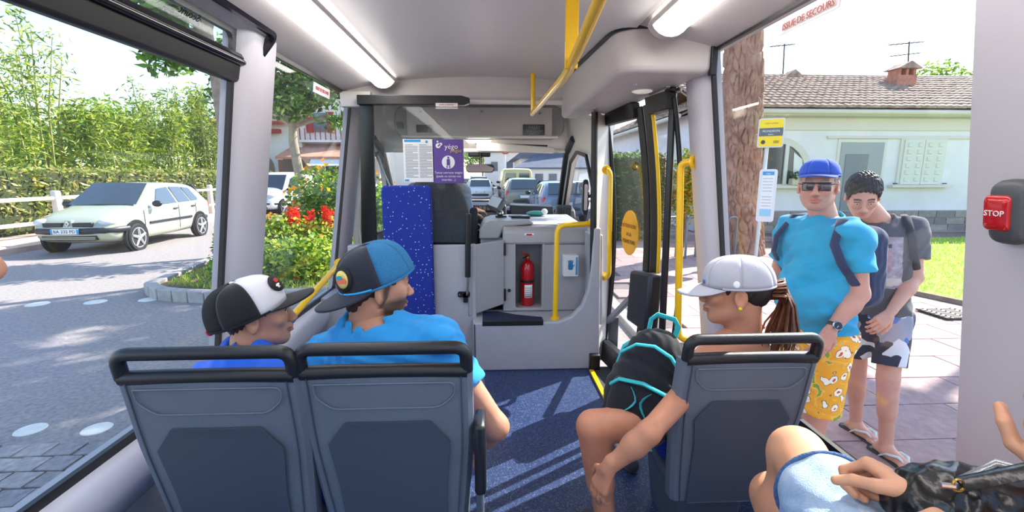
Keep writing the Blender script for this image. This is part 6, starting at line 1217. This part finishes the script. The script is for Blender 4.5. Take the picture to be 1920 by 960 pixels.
solid('shirt', torso_prims(J, .013, .86)+[('f', J['sr'], A(J['sr'])+(A(J['er'])-A(J['sr']))*.6, .062, .058, .04), ('f', J['sl'], A(J['sl'])+(A(J['el'])-A(J['sl']))*.6, .062, .058, .04), ('-e', A(J['neck'])+A((.015, 0, .04)), (.058, .058, .042), None, .01), wrk(.003, 46, 5)], cloth('royal', (36, 104, 226)), root, .007)
collar(root, A(J['neck'])+A((.008, 0, .010)), MATS['cloth_royal'], .060, (.15, -.05, 1), .006)
solid('shorts', [('c', (-.82, 1.45, .84), (-.84, 1.75, .83), .085, .08, .03), ('c', (-.66, 1.45, .84), (-.62, 1.75, .83), .085, .08, .03)], mat('check_cloth', (120, 140, 170), .9, var=(60, .5)), root, .012)
hair_shell(root, hc, R, s, M_hairb, .04, -.055, .006); eyes(root, hc, R, s)
M_bk = cloth('cap_black', (24, 25, 30)); M_wh = cloth('cap_white', (226, 224, 230), .05); M_bmesh = mat('cap_mesh_black', (30, 30, 34), .8, var=(260, .4), bump=(700, .8))
Rc = rotm(60, 19); cp, T, cr = cap(root, hc+Rc@A((0, -.012, .0)), Rc, 1.02, [M_wh, M_wh, M_bk, M_bmesh, M_bmesh, M_bk], M_bk, .012, .090, .116, .108, .085, .012, sq=.58, brimw=62, cap_name='mesh_cap', edges=(16, 90, 164, 220, 270, 320, 376))
o, c0, du, dv, n = patch(cp, cr, math.radians(72), .38, .036, .029, mat('badge_black', (28, 28, 32), .8), 'badge'); panel('badge_print', c0+du*-.006+dv*.008+n*.006, du, dv, .024, .014, .0015, mat('badge_red', (188, 52, 44), .8), cp, .005); panel('badge_print', c0+du*.008-dv*.006+n*.006, du, dv, .026, .005, .0015, M_paper, cp, .002); panel('badge_print', c0+du*.006-dv*.009+n*.006, dv, du, .014, .004, .0015, M_paper, cp, .001); panel('badge_print', c0+du*.014-dv*.009+n*.006, dv, du, .014, .004, .0015, M_paper, cp, .001)
MB().ball(T((-.02, -.125, .006)), (.013, .013, .016)).build('red_toggle', mat('toggle_red', (230, 30, 50), .4), cp)
# ------------------------------------------------------------------ girl with the grey cap and backpack
root = empty('person', (.73, 1.5, FZ), 'girl with a light grey cap and brown ponytail holding a backpack', 'person')
hc = pj(1378, 545, 1.47); R = rotm(-66, -2); sk = skin('girl', (200, 140, 112)); s = .95
J = dict(pelvis=(.76, 1.50, .86), neck=pj(1392, 648, 1.46), sl=pj(1318, 700, 1.40), sr=pj(1470, 704, 1.52), el=pj(1216, 812, 1.22), wl_=pj(1140, 878, 1.24), er=(.98, 1.72, .95), wr_=(.75, 1.82, .95))
kn = A(atZ(1112, 800, .86)); an = A((kn[0]+.07, kn[1]+.02, .43)); body = torso_prims(J, 0, .86)+arm_prims(J['sr'], J['er'], J['wr_'], .86)+leg_prims((.68, 1.47, .87), kn, an, .95)+leg_prims((.82, 1.52, .87), (.66, 1.92, .86), (.64, 1.95, .43), .95)
solid('body', [(body, .008), (head_prims(hc, R, s, J['neck'], .92, .92), .0032), (arm_prims(J['sl'], J['el'], J['wl_'], .82)+hand_prims(J['wl_'], (-.28, .12, -.9), (.8, .4, -.1), (.18, .3, .3), -1, .86, .3), .004)], [sk], root, attrs=headmat(hc, R, s))
solid('tank_top', [p for p in torso_prims(J, .010, .87) if True]+[('-p', A(J['neck'])-A((0, 0, .075)), (0, 0, 1), .01)], cloth('top_black', (26, 26, 32)), root, .008)
for q in (-1, 1): RT = torso_frame(J); nk = A(J['neck']); MB().tube([Vector(nk+RT@A((q*.09, y, z))) for y, z in ((-.125, -.15), (-.085, -.03), (-.03, .0), (.03, -.02), (.09, -.1))], .007, 6, flat=(1.6, .6)).build('shoulder_strap', MATS['cloth_top_black'], root)
solid('denim_shorts', [('c', (.68, 1.47, .87), (.55, 1.52, .88), .095, .085, .03), ('c', (.82, 1.52, .87), (.76, 1.68, .88), .095, .085, .03)], cloth('denim_dk', (62, 84, 128)), root, .01)
for nm, p, q in (('sandal', an, (-.3, 1, 0)), ('sandal', A((.64, 1.95, .43)), (-.2, 1, 0))): solid('shoe', [('c', p-A((0, .03, .05)), p+A((-.04, .15, -.055)), .036, .034, .02)], cloth('shoe', (60, 60, 70)), root, .008)
hs = hair_shell(root, hc, R, s, M_hairk, .045, -.045, .007)
tail_m = mat('pony_brown', (104, 62, 40), .5, var=(40, .5)); b = MB(); T0 = L2W(hc, R, s); r0 = T0((0, -.112, .008)); rg = np.random.default_rng(3)
side = R[:, 0]; back = -R[:, 1]
for i in range(150):
    a1, a2 = rg.normal(0, .011, 2); e1 = rg.normal(0, .028); e2 = rg.normal(0, .018); L = rg.uniform(.17, .25)
    p = [r0+side*a1+A((0, 0, a2)), r0+back*.035+side*(a1*1.4)+A((0, 0, a2*1.2+.008)), r0+back*(.052+e2*.5)+side*(e1*.6)+A((0, 0, -.05+a2)), r0+back*(.045+e2)+side*e1+A((0, -.01, -.12)), r0+back*(.025+e2)+side*(e1*1.2)+A((0, -.02, -L+.03))]
    b.tube(p, [.0042, .0045, .0045, .0038, .0012], 4)
b.build('ponytail', [tail_m], root, 0, 80)
MB().lathe([(.022, -.008), (.025, 0), (.022, .008)], r0+back*.006, Vector(back), 14).build('hair_tie', M_black, root)
MB().ball(T0((-.0845, -.012, -.042)), .0062).build('earring', mat('yellow_bead', (226, 222, 40), .3), root); eyes(root, hc, R, s)
M_gc = cloth('cap_grey', (176, 176, 190), .06); Rc = rotm(-68, -4); cp, T, cr = cap(root, hc, Rc, .98, [M_gc]*6, M_gc, .022, .090, .112, .098, .085, .030, tilt=0, sq=.70, drop=.012, cap_name='grey_cap')
o, c0, du, dv, n = patch(cp, cr, math.radians(172), .12, .010, .011, M_paper, 'side_logo', .003)
panel('front_print', Vector(cr(math.radians(100), .10)), Vector(Rc[:, 0]), (0, 0, 1), .04, .012, .004, mat('logo_blue', (40, 100, 160), .6), cp, .004)
for th in (130, 170, 210): MB().lathe([(.004, 0), (.0025, .002)], cr(math.radians(th), .52), Vector(cr(math.radians(th), .52))-Vector(T((0, -.012, .03))), 10).build('eyelet', M_gc, cp)
# backpack on her lap
bp = empty('backpack', (.5, 1.5, .92), 'black backpack with turquoise piping on the lap of the girl', 'bag'); M_bpk = cloth('pack_black', (24, 28, 38), .2, 20); M_tq = cloth('turquoise', (38, 178, 190), .08)
bc = pj(1212, 718, 1.50); bR = rotm(-152, 14, -10); bT = L2W(bc, bR, 1.)          # forward column = the front of the pack
solid('pack_body', [('e', bT((0, -.02, -.05)), A((.125, .085, .15)), bR, .05), ('e', bT((0, -.03, .07)), A((.105, .07, .125)), bR, .06), ('b', bT((0, -.02, -.08)), A((.12, .075, .10)), bR, .05, .05), wrk(.0025, 40, 8)], M_bpk, bp, .006)
solid('front_pocket', [('b', bT((0, .055, -.09)), A((.105, .035, .095)), bR, .034, .03), wrk(.0015, 50, 9)], M_bpk, bp, .005)
def bp_line(name, pts, r=.0055, m=M_tq): return MB().tube([Vector(bT(p)) for p in pts], r, 8, flat=(1.3, .8)).build(name, m, bp, 0, 60)
bp_line('piping', [(-.105, .072, -.03), (-.08, .083, -.002), (0, .092, .012), (.08, .083, -.002), (.105, .072, -.03)], .008)
bp_line('piping', [(-.12, .035, .0), (-.105, .052, .075), (-.06, .058, .12), (0, .058, .138), (.06, .055, .125), (.105, .042, .08)], .0065)
bp_line('piping', [(-.075, .075, -.19), (-.06, .095, -.165), (0, .10, -.158), (.06, .095, -.165), (.075, .075, -.19)], .007)
bp_line('top_loop', [(-.045, -.045, .175), (-.048, -.05, .215), (-.03, -.05, .238), (.03, -.05, .238), (.048, -.05, .215), (.045, -.045, .175)], .009)
for q in (-1, 1):
    pts = [(.010*q+.030*q*(t*t), 0, t*.042) for t in [k/6*2-1 for k in range(7)]]; lo = [Vector(bT((.009*q+.026*q*abs(z/.042)**1.6, .0935, -.052+z))) for _, _, z in pts]; MB().tube(lo, [.003, .0055, .008, .0085, .008, .0055, .003], 6, flat=(1, .4)).build('logo_curve', M_tq, bp, 0, 60)
bp_line('shoulder_strap', [(-.06, -.09, .15), (-.10, -.13, .05), (-.09, -.13, -.08), (-.07, -.09, -.16)], .018, M_bpk); bp_line('shoulder_strap', [(.06, -.09, .15), (.12, -.12, .08), (.13, -.10, -.05), (.09, -.08, -.15)], .018, M_tq)
# ------------------------------------------------------------------ older man outside
root = empty('person', (1.62, 2.2, 0), 'older man outside in blue cap, sunglasses and turquoise T-shirt', 'person')
YM = 2.2; sk = skin('old', (206, 148, 130), (140, 130, 124), (178, 134, 122)); mat('hair_grey', (150, 142, 136), .6, var=(60, .3)); hc = pj(1534, 346, YM); R = rotm(-140, -3); s = 1.0
nk = pj(1545, 408, YM+.02); nk = A(nk)+A((.02, .02, -.02)); J = dict(neck=nk, pelvis=pj(1534, 618, YM+.02), sl=nk+A((.03, -.165, -.06)), sr=nk+A((-.05, .165, -.06)), el=pj(1612, 552, YM-.16), wl_=pj(1558, 618, YM-.20), er=nk+A((-.06, .25, -.36)), wr_=nk+A((-.22, .22, -.52)))
# he faces us: his left side is on the right of the picture
Js = dict(J); Js['sl'], Js['sr'] = J['sl'], J['sr']
hp1, hp2 = A(J['pelvis'])+A((.0, -.08, -.02)), A(J['pelvis'])+A((-.02, .09, -.02)); k1 = A((hp1[0]-.03, hp1[1]-.01, .48)); k2 = A((hp2[0]-.05, hp2[1], .48)); a1 = A((k1[0], k1[1]+.03, .09)); a2 = A((k2[0], k2[1]+.03, .09)); fd = (-1, -.25, 0)
body = torso_prims(Js, 0, 1., .05)+arm_prims(J['sl'], J['el'], J['wl_'])+arm_prims(J['sr'], J['er'], J['wr_'])+leg_prims(hp1, k1, a1)+leg_prims(hp2, k2, a2)+foot_prims(a1, fd, 1, False)+foot_prims(a2, fd, 1, False)
solid('body', [(body, .009), (head_prims(hc, R, s, nk, 1.05, 1.06), .0034), (hand_prims(J['wl_'], (-.5, -.1, -.8), (.2, .9, -.1), (.25, .35, .3), 1), .0034), (hand_prims(J['wr_'], (0, -.1, -1), (1, 0, 0), (.2, .3, .3), 1), .005)], [sk], root, attrs=headmat(hc, R, s, False, True))
tee = torso_prims(Js, .016, 1., .055)+[('f', J['sl'], A(J['sl'])+(A(J['el'])-A(J['sl']))*.58, .068, .074, .05), ('f', J['sr'], A(J['sr'])+(A(J['er'])-A(J['sr']))*.55, .066, .07, .05), ('-e', A(nk)+A((0, -.01, .035)), (.068, .068, .05), None, .012), ('-p', A(J['pelvis'])-A((0, 0, .075)), (0, 0, -1), .01), wrk(.003, 34, 21), ('w', [(.0045, (26., 18., 62.), 0), (.0035, (-34., 22., 38.), 1.2)], 0)]
solid('t_shirt', tee, cloth('turq_tee', (20, 160, 206)), root, .006); collar(root, A(nk)+A((0, -.008, -.002)), MATS['cloth_turq_tee'], .068, (-.1, -.2, 1))
def floral():
    m = bpy.data.materials.new('floral_orange'); m.use_nodes = True; nt = m.node_tree; b = nt.nodes['Principled BSDF']; b.inputs['Roughness'].default_value = .9; tc = nt.nodes.new('ShaderNodeTexCoord'); v = nt.nodes.new('ShaderNodeTexVoronoi'); v.inputs['Scale'].default_value = 17
    d = nt.nodes.new('ShaderNodeTexNoise'); d.inputs['Scale'].default_value = 30; ad = nt.nodes.new('ShaderNodeMixRGB'); ad.blend_type = 'ADD'; ad.inputs[0].default_value = .03; nt.links.new(tc.outputs['Object'], ad.inputs[1]); nt.links.new(d.outputs['Color'], ad.inputs[2]); nt.links.new(tc.outputs['Object'], d.inputs['Vector']); nt.links.new(ad.outputs[0], v.inputs['Vector'])
    r = nt.nodes.new('ShaderNodeValToRGB'); r.color_ramp.interpolation = 'CONSTANT'; e = r.color_ramp.elements; e[0].color = (*lin((206, 60, 40)), 1); e[1].position = .16; e[1].color = (*lin((246, 238, 220)), 1)
    for p, c in ((.36, (120, 90, 60)), (.40, (240, 166, 32)), (.68, (246, 186, 70)), (.78, (130, 160, 60))): k = e.new(p); k.color = (*lin(c), 1)
    nt.links.new(v.outputs['Distance'], r.inputs['Fac']); nt.links.new(r.outputs['Color'], b.inputs['Base Color']); return m
pe = A(J['pelvis']); solid('floral_shorts', [('e', pe, A((.185, .155, .14)), torso_frame(Js), .05), ('f', hp1, hp1+(k1-hp1)*.92, .108, .105, .04), ('f', hp2, hp2+(k2-hp2)*.92, .108, .105, .04), ('-p', pe+A((0, 0, .03)), (0, 0, 1), .01), wrk(.003, 40, 6)], floral(), root, .008)
hair_shell(root, hc, R, s, MATS['hair_grey'], .03, -.06, .006)
M_cb = cloth('cap_blue', (26, 78, 190)); cp, T, cr = cap(root, hc, rotm(-141, 4), 1.0, [M_cb]*6, M_cb, .043, .086, .106, .078, .066, .022, sq=.62, drop=.006, cap_name='blue_cap')
T = L2W(hc, R, s)
for q in (-1, 1):
    MB().grid(lambda u, v: Vector(T((q*(.008+.050*u), .103-.020*u*u-.004*(2*v-1)**2, -.020+.036*v-.004*u))), 8, 5).build('sunglass_lens', mat('shades', (44, 30, 36), .08, spec=.9), root, 0, 70, solid=.003); MB().tube([Vector(T(p)) for p in ((q*.058, .084, .006), (q*.075, .06, .008), (q*.082, .0, .004), (q*.082, -.02, -.006))], .0028, 6).build('sunglass_temple', M_black, root)
MB().tube([Vector(T((x, .104-.02*(x/.06)**2, .014))) for x in (-.058, -.03, 0, .03, .058)], .0028, 6).build('sunglass_bar', M_black, root)
w0 = A(J['wl_']); fa = A(J['wl_'])-A(J['el']); fa /= np.linalg.norm(fa); wc = w0-fa*.02
MB().lathe([(.030, -.009), (.032, -.006), (.032, .006), (.030, .009)], wc, Vector(fa), 22).build('watch_strap', mat('watch_black', (30, 32, 36), .4), root)
wn = Vector((-.25, -.9, .25)); wn = (wn-Vector(fa)*wn.dot(Vector(fa))).normalized(); wf = MB().lathe([(.020, 0), (.022, .006), (.019, .011)], Vector(wc)+wn*.028, wn, 20).build('watch_case', M_steel, root); MB().lathe([(.0175, .0), (.0175, .002)], Vector(wc)+wn*.0385, wn, 20).build('watch_dial', mat('dial', (30, 34, 40), .2), wf); MB().tube([Vector(wc)+wn*.0412, Vector(wc)+wn*.0412+Vector(fa)*.012], .0012, 4).build('watch_hand', M_paper, wf)
for a_ in (a1, a2): solid('sandal', [('b', A((a_[0], a_[1], .012))+A(fd)*.05, A((.045, .13, .012)), rotm(-143), .01, .02)], M_dark, root, .006)
bk = empty('backpack', pj(1560, 480, YM+.2), 'navy rucksack on the back of the older man', 'bag'); M_nv = cloth('pack_navy', (26, 42, 84)); Rb = torso_frame(Js); ctr = (A(J['pelvis'])*.42+A(nk)*.58)-Rb[:, 1]*.19
solid('pack_body', [('b', ctr, A((.15, .085, .21)), Rb, .07, .05), ('e', ctr-Rb[:, 1]*.06-A((0, 0, .06)), A((.12, .07, .12)), Rb, .04), wrk(.003, 36, 2)], M_nv, bk, .008)
for q, nm in ((-1, 'sl'), (1, 'sr')):
    sh_ = A(J[nm])*.78+A(nk)*.22; MB().tube([Vector(p) for p in (ctr+Rb@A((q*.09, .07, .17)), sh_+A((0, 0, .070))-Rb[:, 1]*.04, sh_+A((0, 0, .066))+Rb[:, 1]*.05, sh_+Rb@A((q*.03, .115, -.04)), sh_+Rb@A((q*.06, .10, -.13)), sh_+Rb@A((q*.075, .0, -.26)), ctr+Rb@A((q*.13, .05, -.14)))], .021, 8, flat=(1, .42)).build('shoulder_strap', M_nv, bk, 0, 70)
# ------------------------------------------------------------------ young man outside looking down
root = empty('person', (2.35, 2.65, 0), 'dark-haired young man outside looking down in a grey printed T-shirt', 'person')
YT = 2.66; sk = skin('young', (216, 160, 140)); hc = pj(1618, 366, YT-.04); R = rotm(-148, -30, 3); s = 1.0; nk = pj(1648, 415, YT+.03)
fa1, fa2 = A(atZ(1604, 795, .06)), A(atZ(1660, 838, .06)); fa1[2] = .085; fa2[2] = .085
J = dict(neck=nk, pelvis=pj(1642, 585, YT), sl=pj(1712, 432, YT-.04), sr=pj(1608, 440, YT+.10), el=pj(1716, 520, YT-.10), wl_=pj(1668, 588, YT-.22), er=pj(1575, 530, YT+.16), wr_=pj(1560, 600, YT+.1)); Js = J
hp1 = A(J['pelvis'])+A((.07, -.05, -.02)); hp2 = A(J['pelvis'])+A((-.07, .05, -.02)); k1 = A(atY(1668, 690, float(fa2[1])+.02)); k2 = A(atY(1604, 690, float(fa1[1])-.02)); k1[2] = .50; k2[2] = .50
body = torso_prims(J, 0, .96)+arm_prims(J['sl'], J['el'], J['wl_'], .98)+arm_prims(J['sr'], J['er'], J['wr_'], .98)+leg_prims(hp1, k1, fa2)+leg_prims(hp2, k2, fa1)
fd1, fd2 = (.10, -1, 0), (.12, -1, 0)
solid('body', [(body, .009), (head_prims(hc, R, s, nk, 1., .98), .0034), (hand_prims(J['wl_'], (-.75, -.2, -.5), (.1, .75, -.4), (.45, .7, .5), 1), .0034), (foot_prims(fa2, fd1, 1.02)+foot_prims(fa1, fd2, 1.02), .004)], [sk], root, attrs=headmat(hc, R, s)); eyes(root, hc, R, s)
tee = torso_prims(J, .018, .97)+[('f', J['sl'], A(J['sl'])+(A(J['el'])-A(J['sl']))*.62, .066, .074, .05), ('f', J['sr'], A(J['sr'])+(A(J['er'])-A(J['sr']))*.6, .064, .07, .05), ('-e', A(nk)+A((-.01, -.02, .035)), (.062, .062, .045), None, .012), ('-p', A(J['pelvis'])-A((0, 0, .06)), (0, 0, -1), .01), wrk(.004, 32, 12)]
Rt = torso_frame(J); tc0 = (A(J['pelvis'])*.42+A(nk)*.58)
def printfn(P):
    q = (P-tc0)@Rt; x, z = q[:, 0], q[:, 2]; m = np.zeros(len(P), int); f = q[:, 1] > .02
    m[f & (np.abs(x) < .10) & (z > -.15) & (z < .15)] = 1; m[f & (np.abs(x) < .10) & (z > -.135) & (z < -.09)] = 2; m[f & (np.abs(x) < .045) & (z > -.05) & (z < .07)] = 3; m[f & (np.abs(x) < .016) & (z > -.09) & (z < .12)] = 0; m[f & (np.abs(x) < .05) & (z > .085) & (z < .11)] = 0; return m
solid('printed_t_shirt', tee, [cloth('tee_grey', (88, 86, 92)), mat('print_lilac', (176, 164, 176), .9, var=(26, .4)), mat('print_light', (206, 190, 190), .9), mat('print_rose', (190, 150, 156), .9, var=(40, .3))], root, .007, matfn=printfn)
def geo():
    m = bpy.data.materials.new('geometric_print'); m.use_nodes = True; nt = m.node_tree; b = nt.nodes['Principled BSDF']; b.inputs['Roughness'].default_value = .85; tc = nt.nodes.new('ShaderNodeTexCoord'); v = nt.nodes.new('ShaderNodeTexVoronoi'); v.inputs['Scale'].default_value = 9; v.distance = 'CHEBYCHEV'; mp = nt.nodes.new('ShaderNodeMapping'); mp.inputs['Rotation'].default_value = (.5, .8, .6); nt.links.new(tc.outputs['Object'], mp.inputs['Vector']); nt.links.new(mp.outputs[0], v.inputs['Vector'])
    sp_ = nt.nodes.new('ShaderNodeSeparateColor'); nt.links.new(v.outputs['Color'], sp_.inputs[0]); r = nt.nodes.new('ShaderNodeValToRGB'); r.color_ramp.interpolation = 'CONSTANT'; e = r.color_ramp.elements; e[0].color = (*lin((34, 38, 62)), 1); e[1].position = .34; e[1].color = (*lin((222, 222, 230)), 1)
    for p, c in ((.55, (60, 110, 190)), (.66, (150, 156, 176)), (.82, (44, 48, 74))): k = e.new(p); k.color = (*lin(c), 1)
    nt.links.new(sp_.outputs[0], r.inputs['Fac']); nt.links.new(r.outputs['Color'], b.inputs['Base Color']); return m
pe = A(J['pelvis']); solid('patterned_shorts', [('e', pe-A((0, 0, .02)), A((.175, .145, .14)), Rt, .05), ('f', hp1, hp1+(k1-hp1)*.80, .092, .09, .04), ('f', hp2, hp2+(k2-hp2)*.80, .092, .09, .04), ('-p', pe+A((0, 0, .02)), (0, 0, 1), .01), wrk(.003, 40, 7)], geo(), root, .007)
hair_shell(root, hc, R, s, M_hairk, None, -.05, .012, name='short_hair', rough=.0028)
for a_, d_ in ((fa2, fd1), (fa1, fd2)):
    d = A(d_, float)/np.linalg.norm(d_); r = A((d[1], -d[0], 0)); g = A((a_[0], a_[1], 0)); Rf = np.stack([r, d, A((0, 0, 1.))], 1)
    fl_ = solid('flip_flop', [('b', g+d*.06+A((0, 0, .008)), A((.046, .135, .010)), Rf, .009, .03), ('e', g+d*.14+A((0, 0, .008)), A((.056, .07, .010)), Rf, .03), ('e', g-d*.05+A((0, 0, .008)), A((.042, .06, .010)), Rf, .03)], M_black, root, .004)
    for q in (-1, 1): MB().tube([Vector(g+d*.155+r*.008+A((0, 0, .03))), Vector(g+d*.11+r*q*.030+A((0, 0, .062))), Vector(g+d*.05+r*q*.050+A((0, 0, .05))), Vector(g+d*.01+r*q*.046+A((0, 0, .015)))], [.006, .014, .013, .010], 8, flat=(1, .5)).build('strap', mat('strap_grey', (196, 204, 202), .6), fl_, 0, 70)
    # soles lie between foot and paving
bk = empty('backpack', A(pe)+A((.1, .2, .3)), 'dark rucksack worn by the young man in the printed T-shirt', 'bag'); ctr = tc0-Rt[:, 1]*.19
solid('pack_body', [('b', ctr, A((.13, .07, .18)), Rt, .06, .05), wrk(.003, 36, 2)], cloth('pack_dark', (44, 46, 56)), bk, .009)
for q, nm in ((-1, 'sl'), (1, 'sr')):
    sh_ = A(J[nm])*.72+A(nk)*.28; MB().tube([Vector(p) for p in (ctr+Rt@A((q*.08, .06, .15)), sh_+A((0, 0, .072))-Rt[:, 1]*.04, sh_+A((0, 0, .066))+Rt[:, 1]*.05, sh_+Rt@A((q*.02, .118, -.04)), sh_+Rt@A((q*.03, .125, -.14)), sh_+Rt@A((q*.07, .04, -.28)), ctr+Rt@A((q*.12, .05, -.13)))], .020, 8, flat=(1, .42)).build('shoulder_strap', MATS['cloth_pack_dark'], bk, 0, 70)
# ------------------------------------------------------------------ passenger beside the camera: knee, denim shorts, hand
root = empty('person', (.95, .35, .95), 'passenger at the lower right in pale denim shorts, one hand on a handbag', 'person'); sk = skin('near', (206, 152, 122))
kn = pj(1494, 852, .98); hp = pj(1655, 1085, .62); an = pj(1415, 1120, 1.02); kn2 = pj(1452, 930, 1.06); an2 = pj(1480, 1180, 1.0); wv = pj(1736, 944, .62); ev = pj(1800, 1090, .52); tw0 = pj(2012, 915, .56)
solid('body', [([('c', hp, kn, .085, .058, .03), ('e', kn+A((0, .0, .0)), (.056, .056, .058), None, .02), ('c', kn, an, .052, .04, .03), ('c', hp+A((.02, .1, -.08)), kn2, .08, .055, .02), ('c', kn2, an2, .05, .04, .03), ('c', ev, wv, .042, .027, .02), ('c', ev, A((.92, .25, 1.15)), .042, .05, .02), ('e', (.95, .10, 1.15), (.16, .12, .32), None, .05), ('c', hp, (.95, .12, 1.0), .09, .1, .05), ('c', tw0, A((.72, .30, 1.25)), .022, .04, .02), ('c', A((.72, .3, 1.25)), A((.90, .1, 1.35)), .04, .05, .02)], .008), (hand_prims(wv, (-.22, .9, .14), (-.45, -.1, -.85), (1.0, 1.2, .8), 1, .95, .5), .003), (hand_prims(tw0, (-.10, .2, .97), (.8, .5, 0), (.3, .5, .5), 1, 1.0, .2), .003)], [sk], root)
dm = mat('denim_pale', (184, 204, 226), .9, var=(10, .25), col2=(138, 168, 204), bump=(300, .4)); hem = hp+(kn-hp)*.60
solid('denim_shorts', [('f', hp-(kn-hp)*.2, hem, .108, .088, .03), ('c', hp+A((.02, .1, -.08)), hp+(kn2-hp)*.45, .095, .08, .02), wrk(.0035, 55, 31)], dm, root, .005)
fr = frame_to(Vector(kn-hp)); rings = [Vector(hem-(kn-hp)*.012)+fr @ V(.0905*math.cos(2*math.pi*k/30), 0, .0905*math.sin(2*math.pi*k/30)) for k in range(31)]; MB().tube(rings, .0055, 6).build('hem_roll', mat('denim_hem', (72, 108, 156), .9, bump=(200, .8)), root, 0, 70)
hb = empty('handbag', pj(1850, 935, .60), 'shiny black leather handbag with brass ring at the lower right corner', 'bag'); M_lea = mat('black_leather', (20, 20, 22), .25, bump=(34, .2)); hbc = pj(1885, 985, .60)
solid('bag_body', [('b', hbc, A((.15, .06, .075)), rotm(20, 0, -14), .045, .04), ('e', hbc+A((-.07, .02, .03)), (.07, .05, .05), None, .05), wrk(.0018, 48, 13)], M_lea, hb, .005)
zp = [pj(1792, 905, .60), pj(1838, 884, .59), pj(1868, 868, .585), pj(1930, 884, .56)]; MB().tube([Vector(p) for p in zp], .006, 6).build('zip', mat('zip_silver', (196, 196, 196), .3, .8, var=(900, .6)), hb, 0, 70)
st_ = [pj(1800, 908, .565), pj(1850, 898, .555), pj(1935, 880, .545)]; MB().tube([Vector(p) for p in st_], .012, 8, flat=(1.3, .5)).build('bag_strap', M_lea, hb, 0, 70)
MB().tube([Vector(pj(1797+11*math.cos(t), 910+11*math.sin(t), .56)) for t in [2*math.pi*k/16 for k in range(17)]], .0018, 6).build('brass_ring', mat('brass', (190, 150, 70), .3, .9), hb, 0, 70); MB().tube([Vector(pj(1762, 909, .562)), Vector(pj(1788, 912, .56))], .0042, 8).build('clasp', M_steel, hb)
# ------------------------------------------------------------------ driver, mostly hidden by the screen notices and seat
root = empty('person', (-.42, 3.85, .8), 'bus driver behind the blue seat back, only forearm and hand clear', 'person'); sk = skin('driver', (214, 170, 148))
hc = A((-.43, 3.86, 1.80)); R = rotm(0); J = dict(neck=A((-.43, 3.84, 1.64)), pelvis=A((-.42, 3.84, .98)), sl=A((-.62, 3.86, 1.56)), sr=A((-.24, 3.86, 1.56)), er=A((-.17, 3.93, 1.26)), wr_=A(atY(882, 396, 4.12)), el=A((-.7, 3.98, 1.28)), wl_=A((-.66, 4.08, 1.30)))
solid('body', [(torso_prims(J)+arm_prims(J['sr'], J['er'], J['wr_'])+arm_prims(J['sl'], J['el'], J['wl_'])+leg_prims((-.5, 3.9, .98), (-.52, 4.2, .98), (-.52, 4.35, .55))+leg_prims((-.34, 3.9, .98), (-.32, 4.2, .98), (-.32, 4.35, .55)), .011), (head_prims(hc, R, 1., J['neck']), .006), (hand_prims(J['wr_'], (.9, .5, .1), (0, .3, -.9), (.3, .5, .4), -1), .004)], [sk], root, attrs=headmat(hc, R, 1.))
solid('shirt', torso_prims(J, .014)+[('f', J['sr'], A(J['sr'])+(A(J['er'])-A(J['sr']))*.8, .066, .062, .04), ('f', J['sl'], A(J['sl'])+(A(J['el'])-A(J['sl']))*.8, .066, .062, .04), ('-e', J['neck']+A((0, .02, .05)), (.07, .07, .05), None, .01)], cloth('driver_shirt', (150, 166, 200), .35, 30), root, .010)
hair_shell(root, hc, R, 1., M_hairb, None, -.05, .010)
# ------------------------------------------------------------------ neighbour at the left edge: hair and tip of the nose
root = empty('person', (-.62, .45, FZ), 'passenger at the extreme left edge, dark hair and nose tip only', 'person'); sk = skin('edge', (206, 148, 122)); R = rotm(40, -20); s = 1.0
tip = A(atY(13, 512, .44)); hc = tip-R@A((0, .126, -.034)); nk = hc+A((-.02, -.04, -.17)); J = dict(neck=nk, pelvis=nk-A((0, .05, .62)), sl=nk+A((-.18, .12, -.06)), sr=nk+A((.06, -.19, -.06)))
solid('body', [(torso_prims(J, 0, .9), .012), (head_prims(hc, R, s, nk), .0034)], [sk], root, attrs=headmat(hc, R, s)); eyes(root, hc, R, s)
solid('shirt', torso_prims(J, .014, .9)+[('-e', nk+A((0, 0, .05)), (.07, .07, .05), None, .01)], cloth('edge_shirt', (120, 110, 120)), root, .012)
hair_shell(root, hc, R, s, M_hairk, None, -.12, .004, side=0)
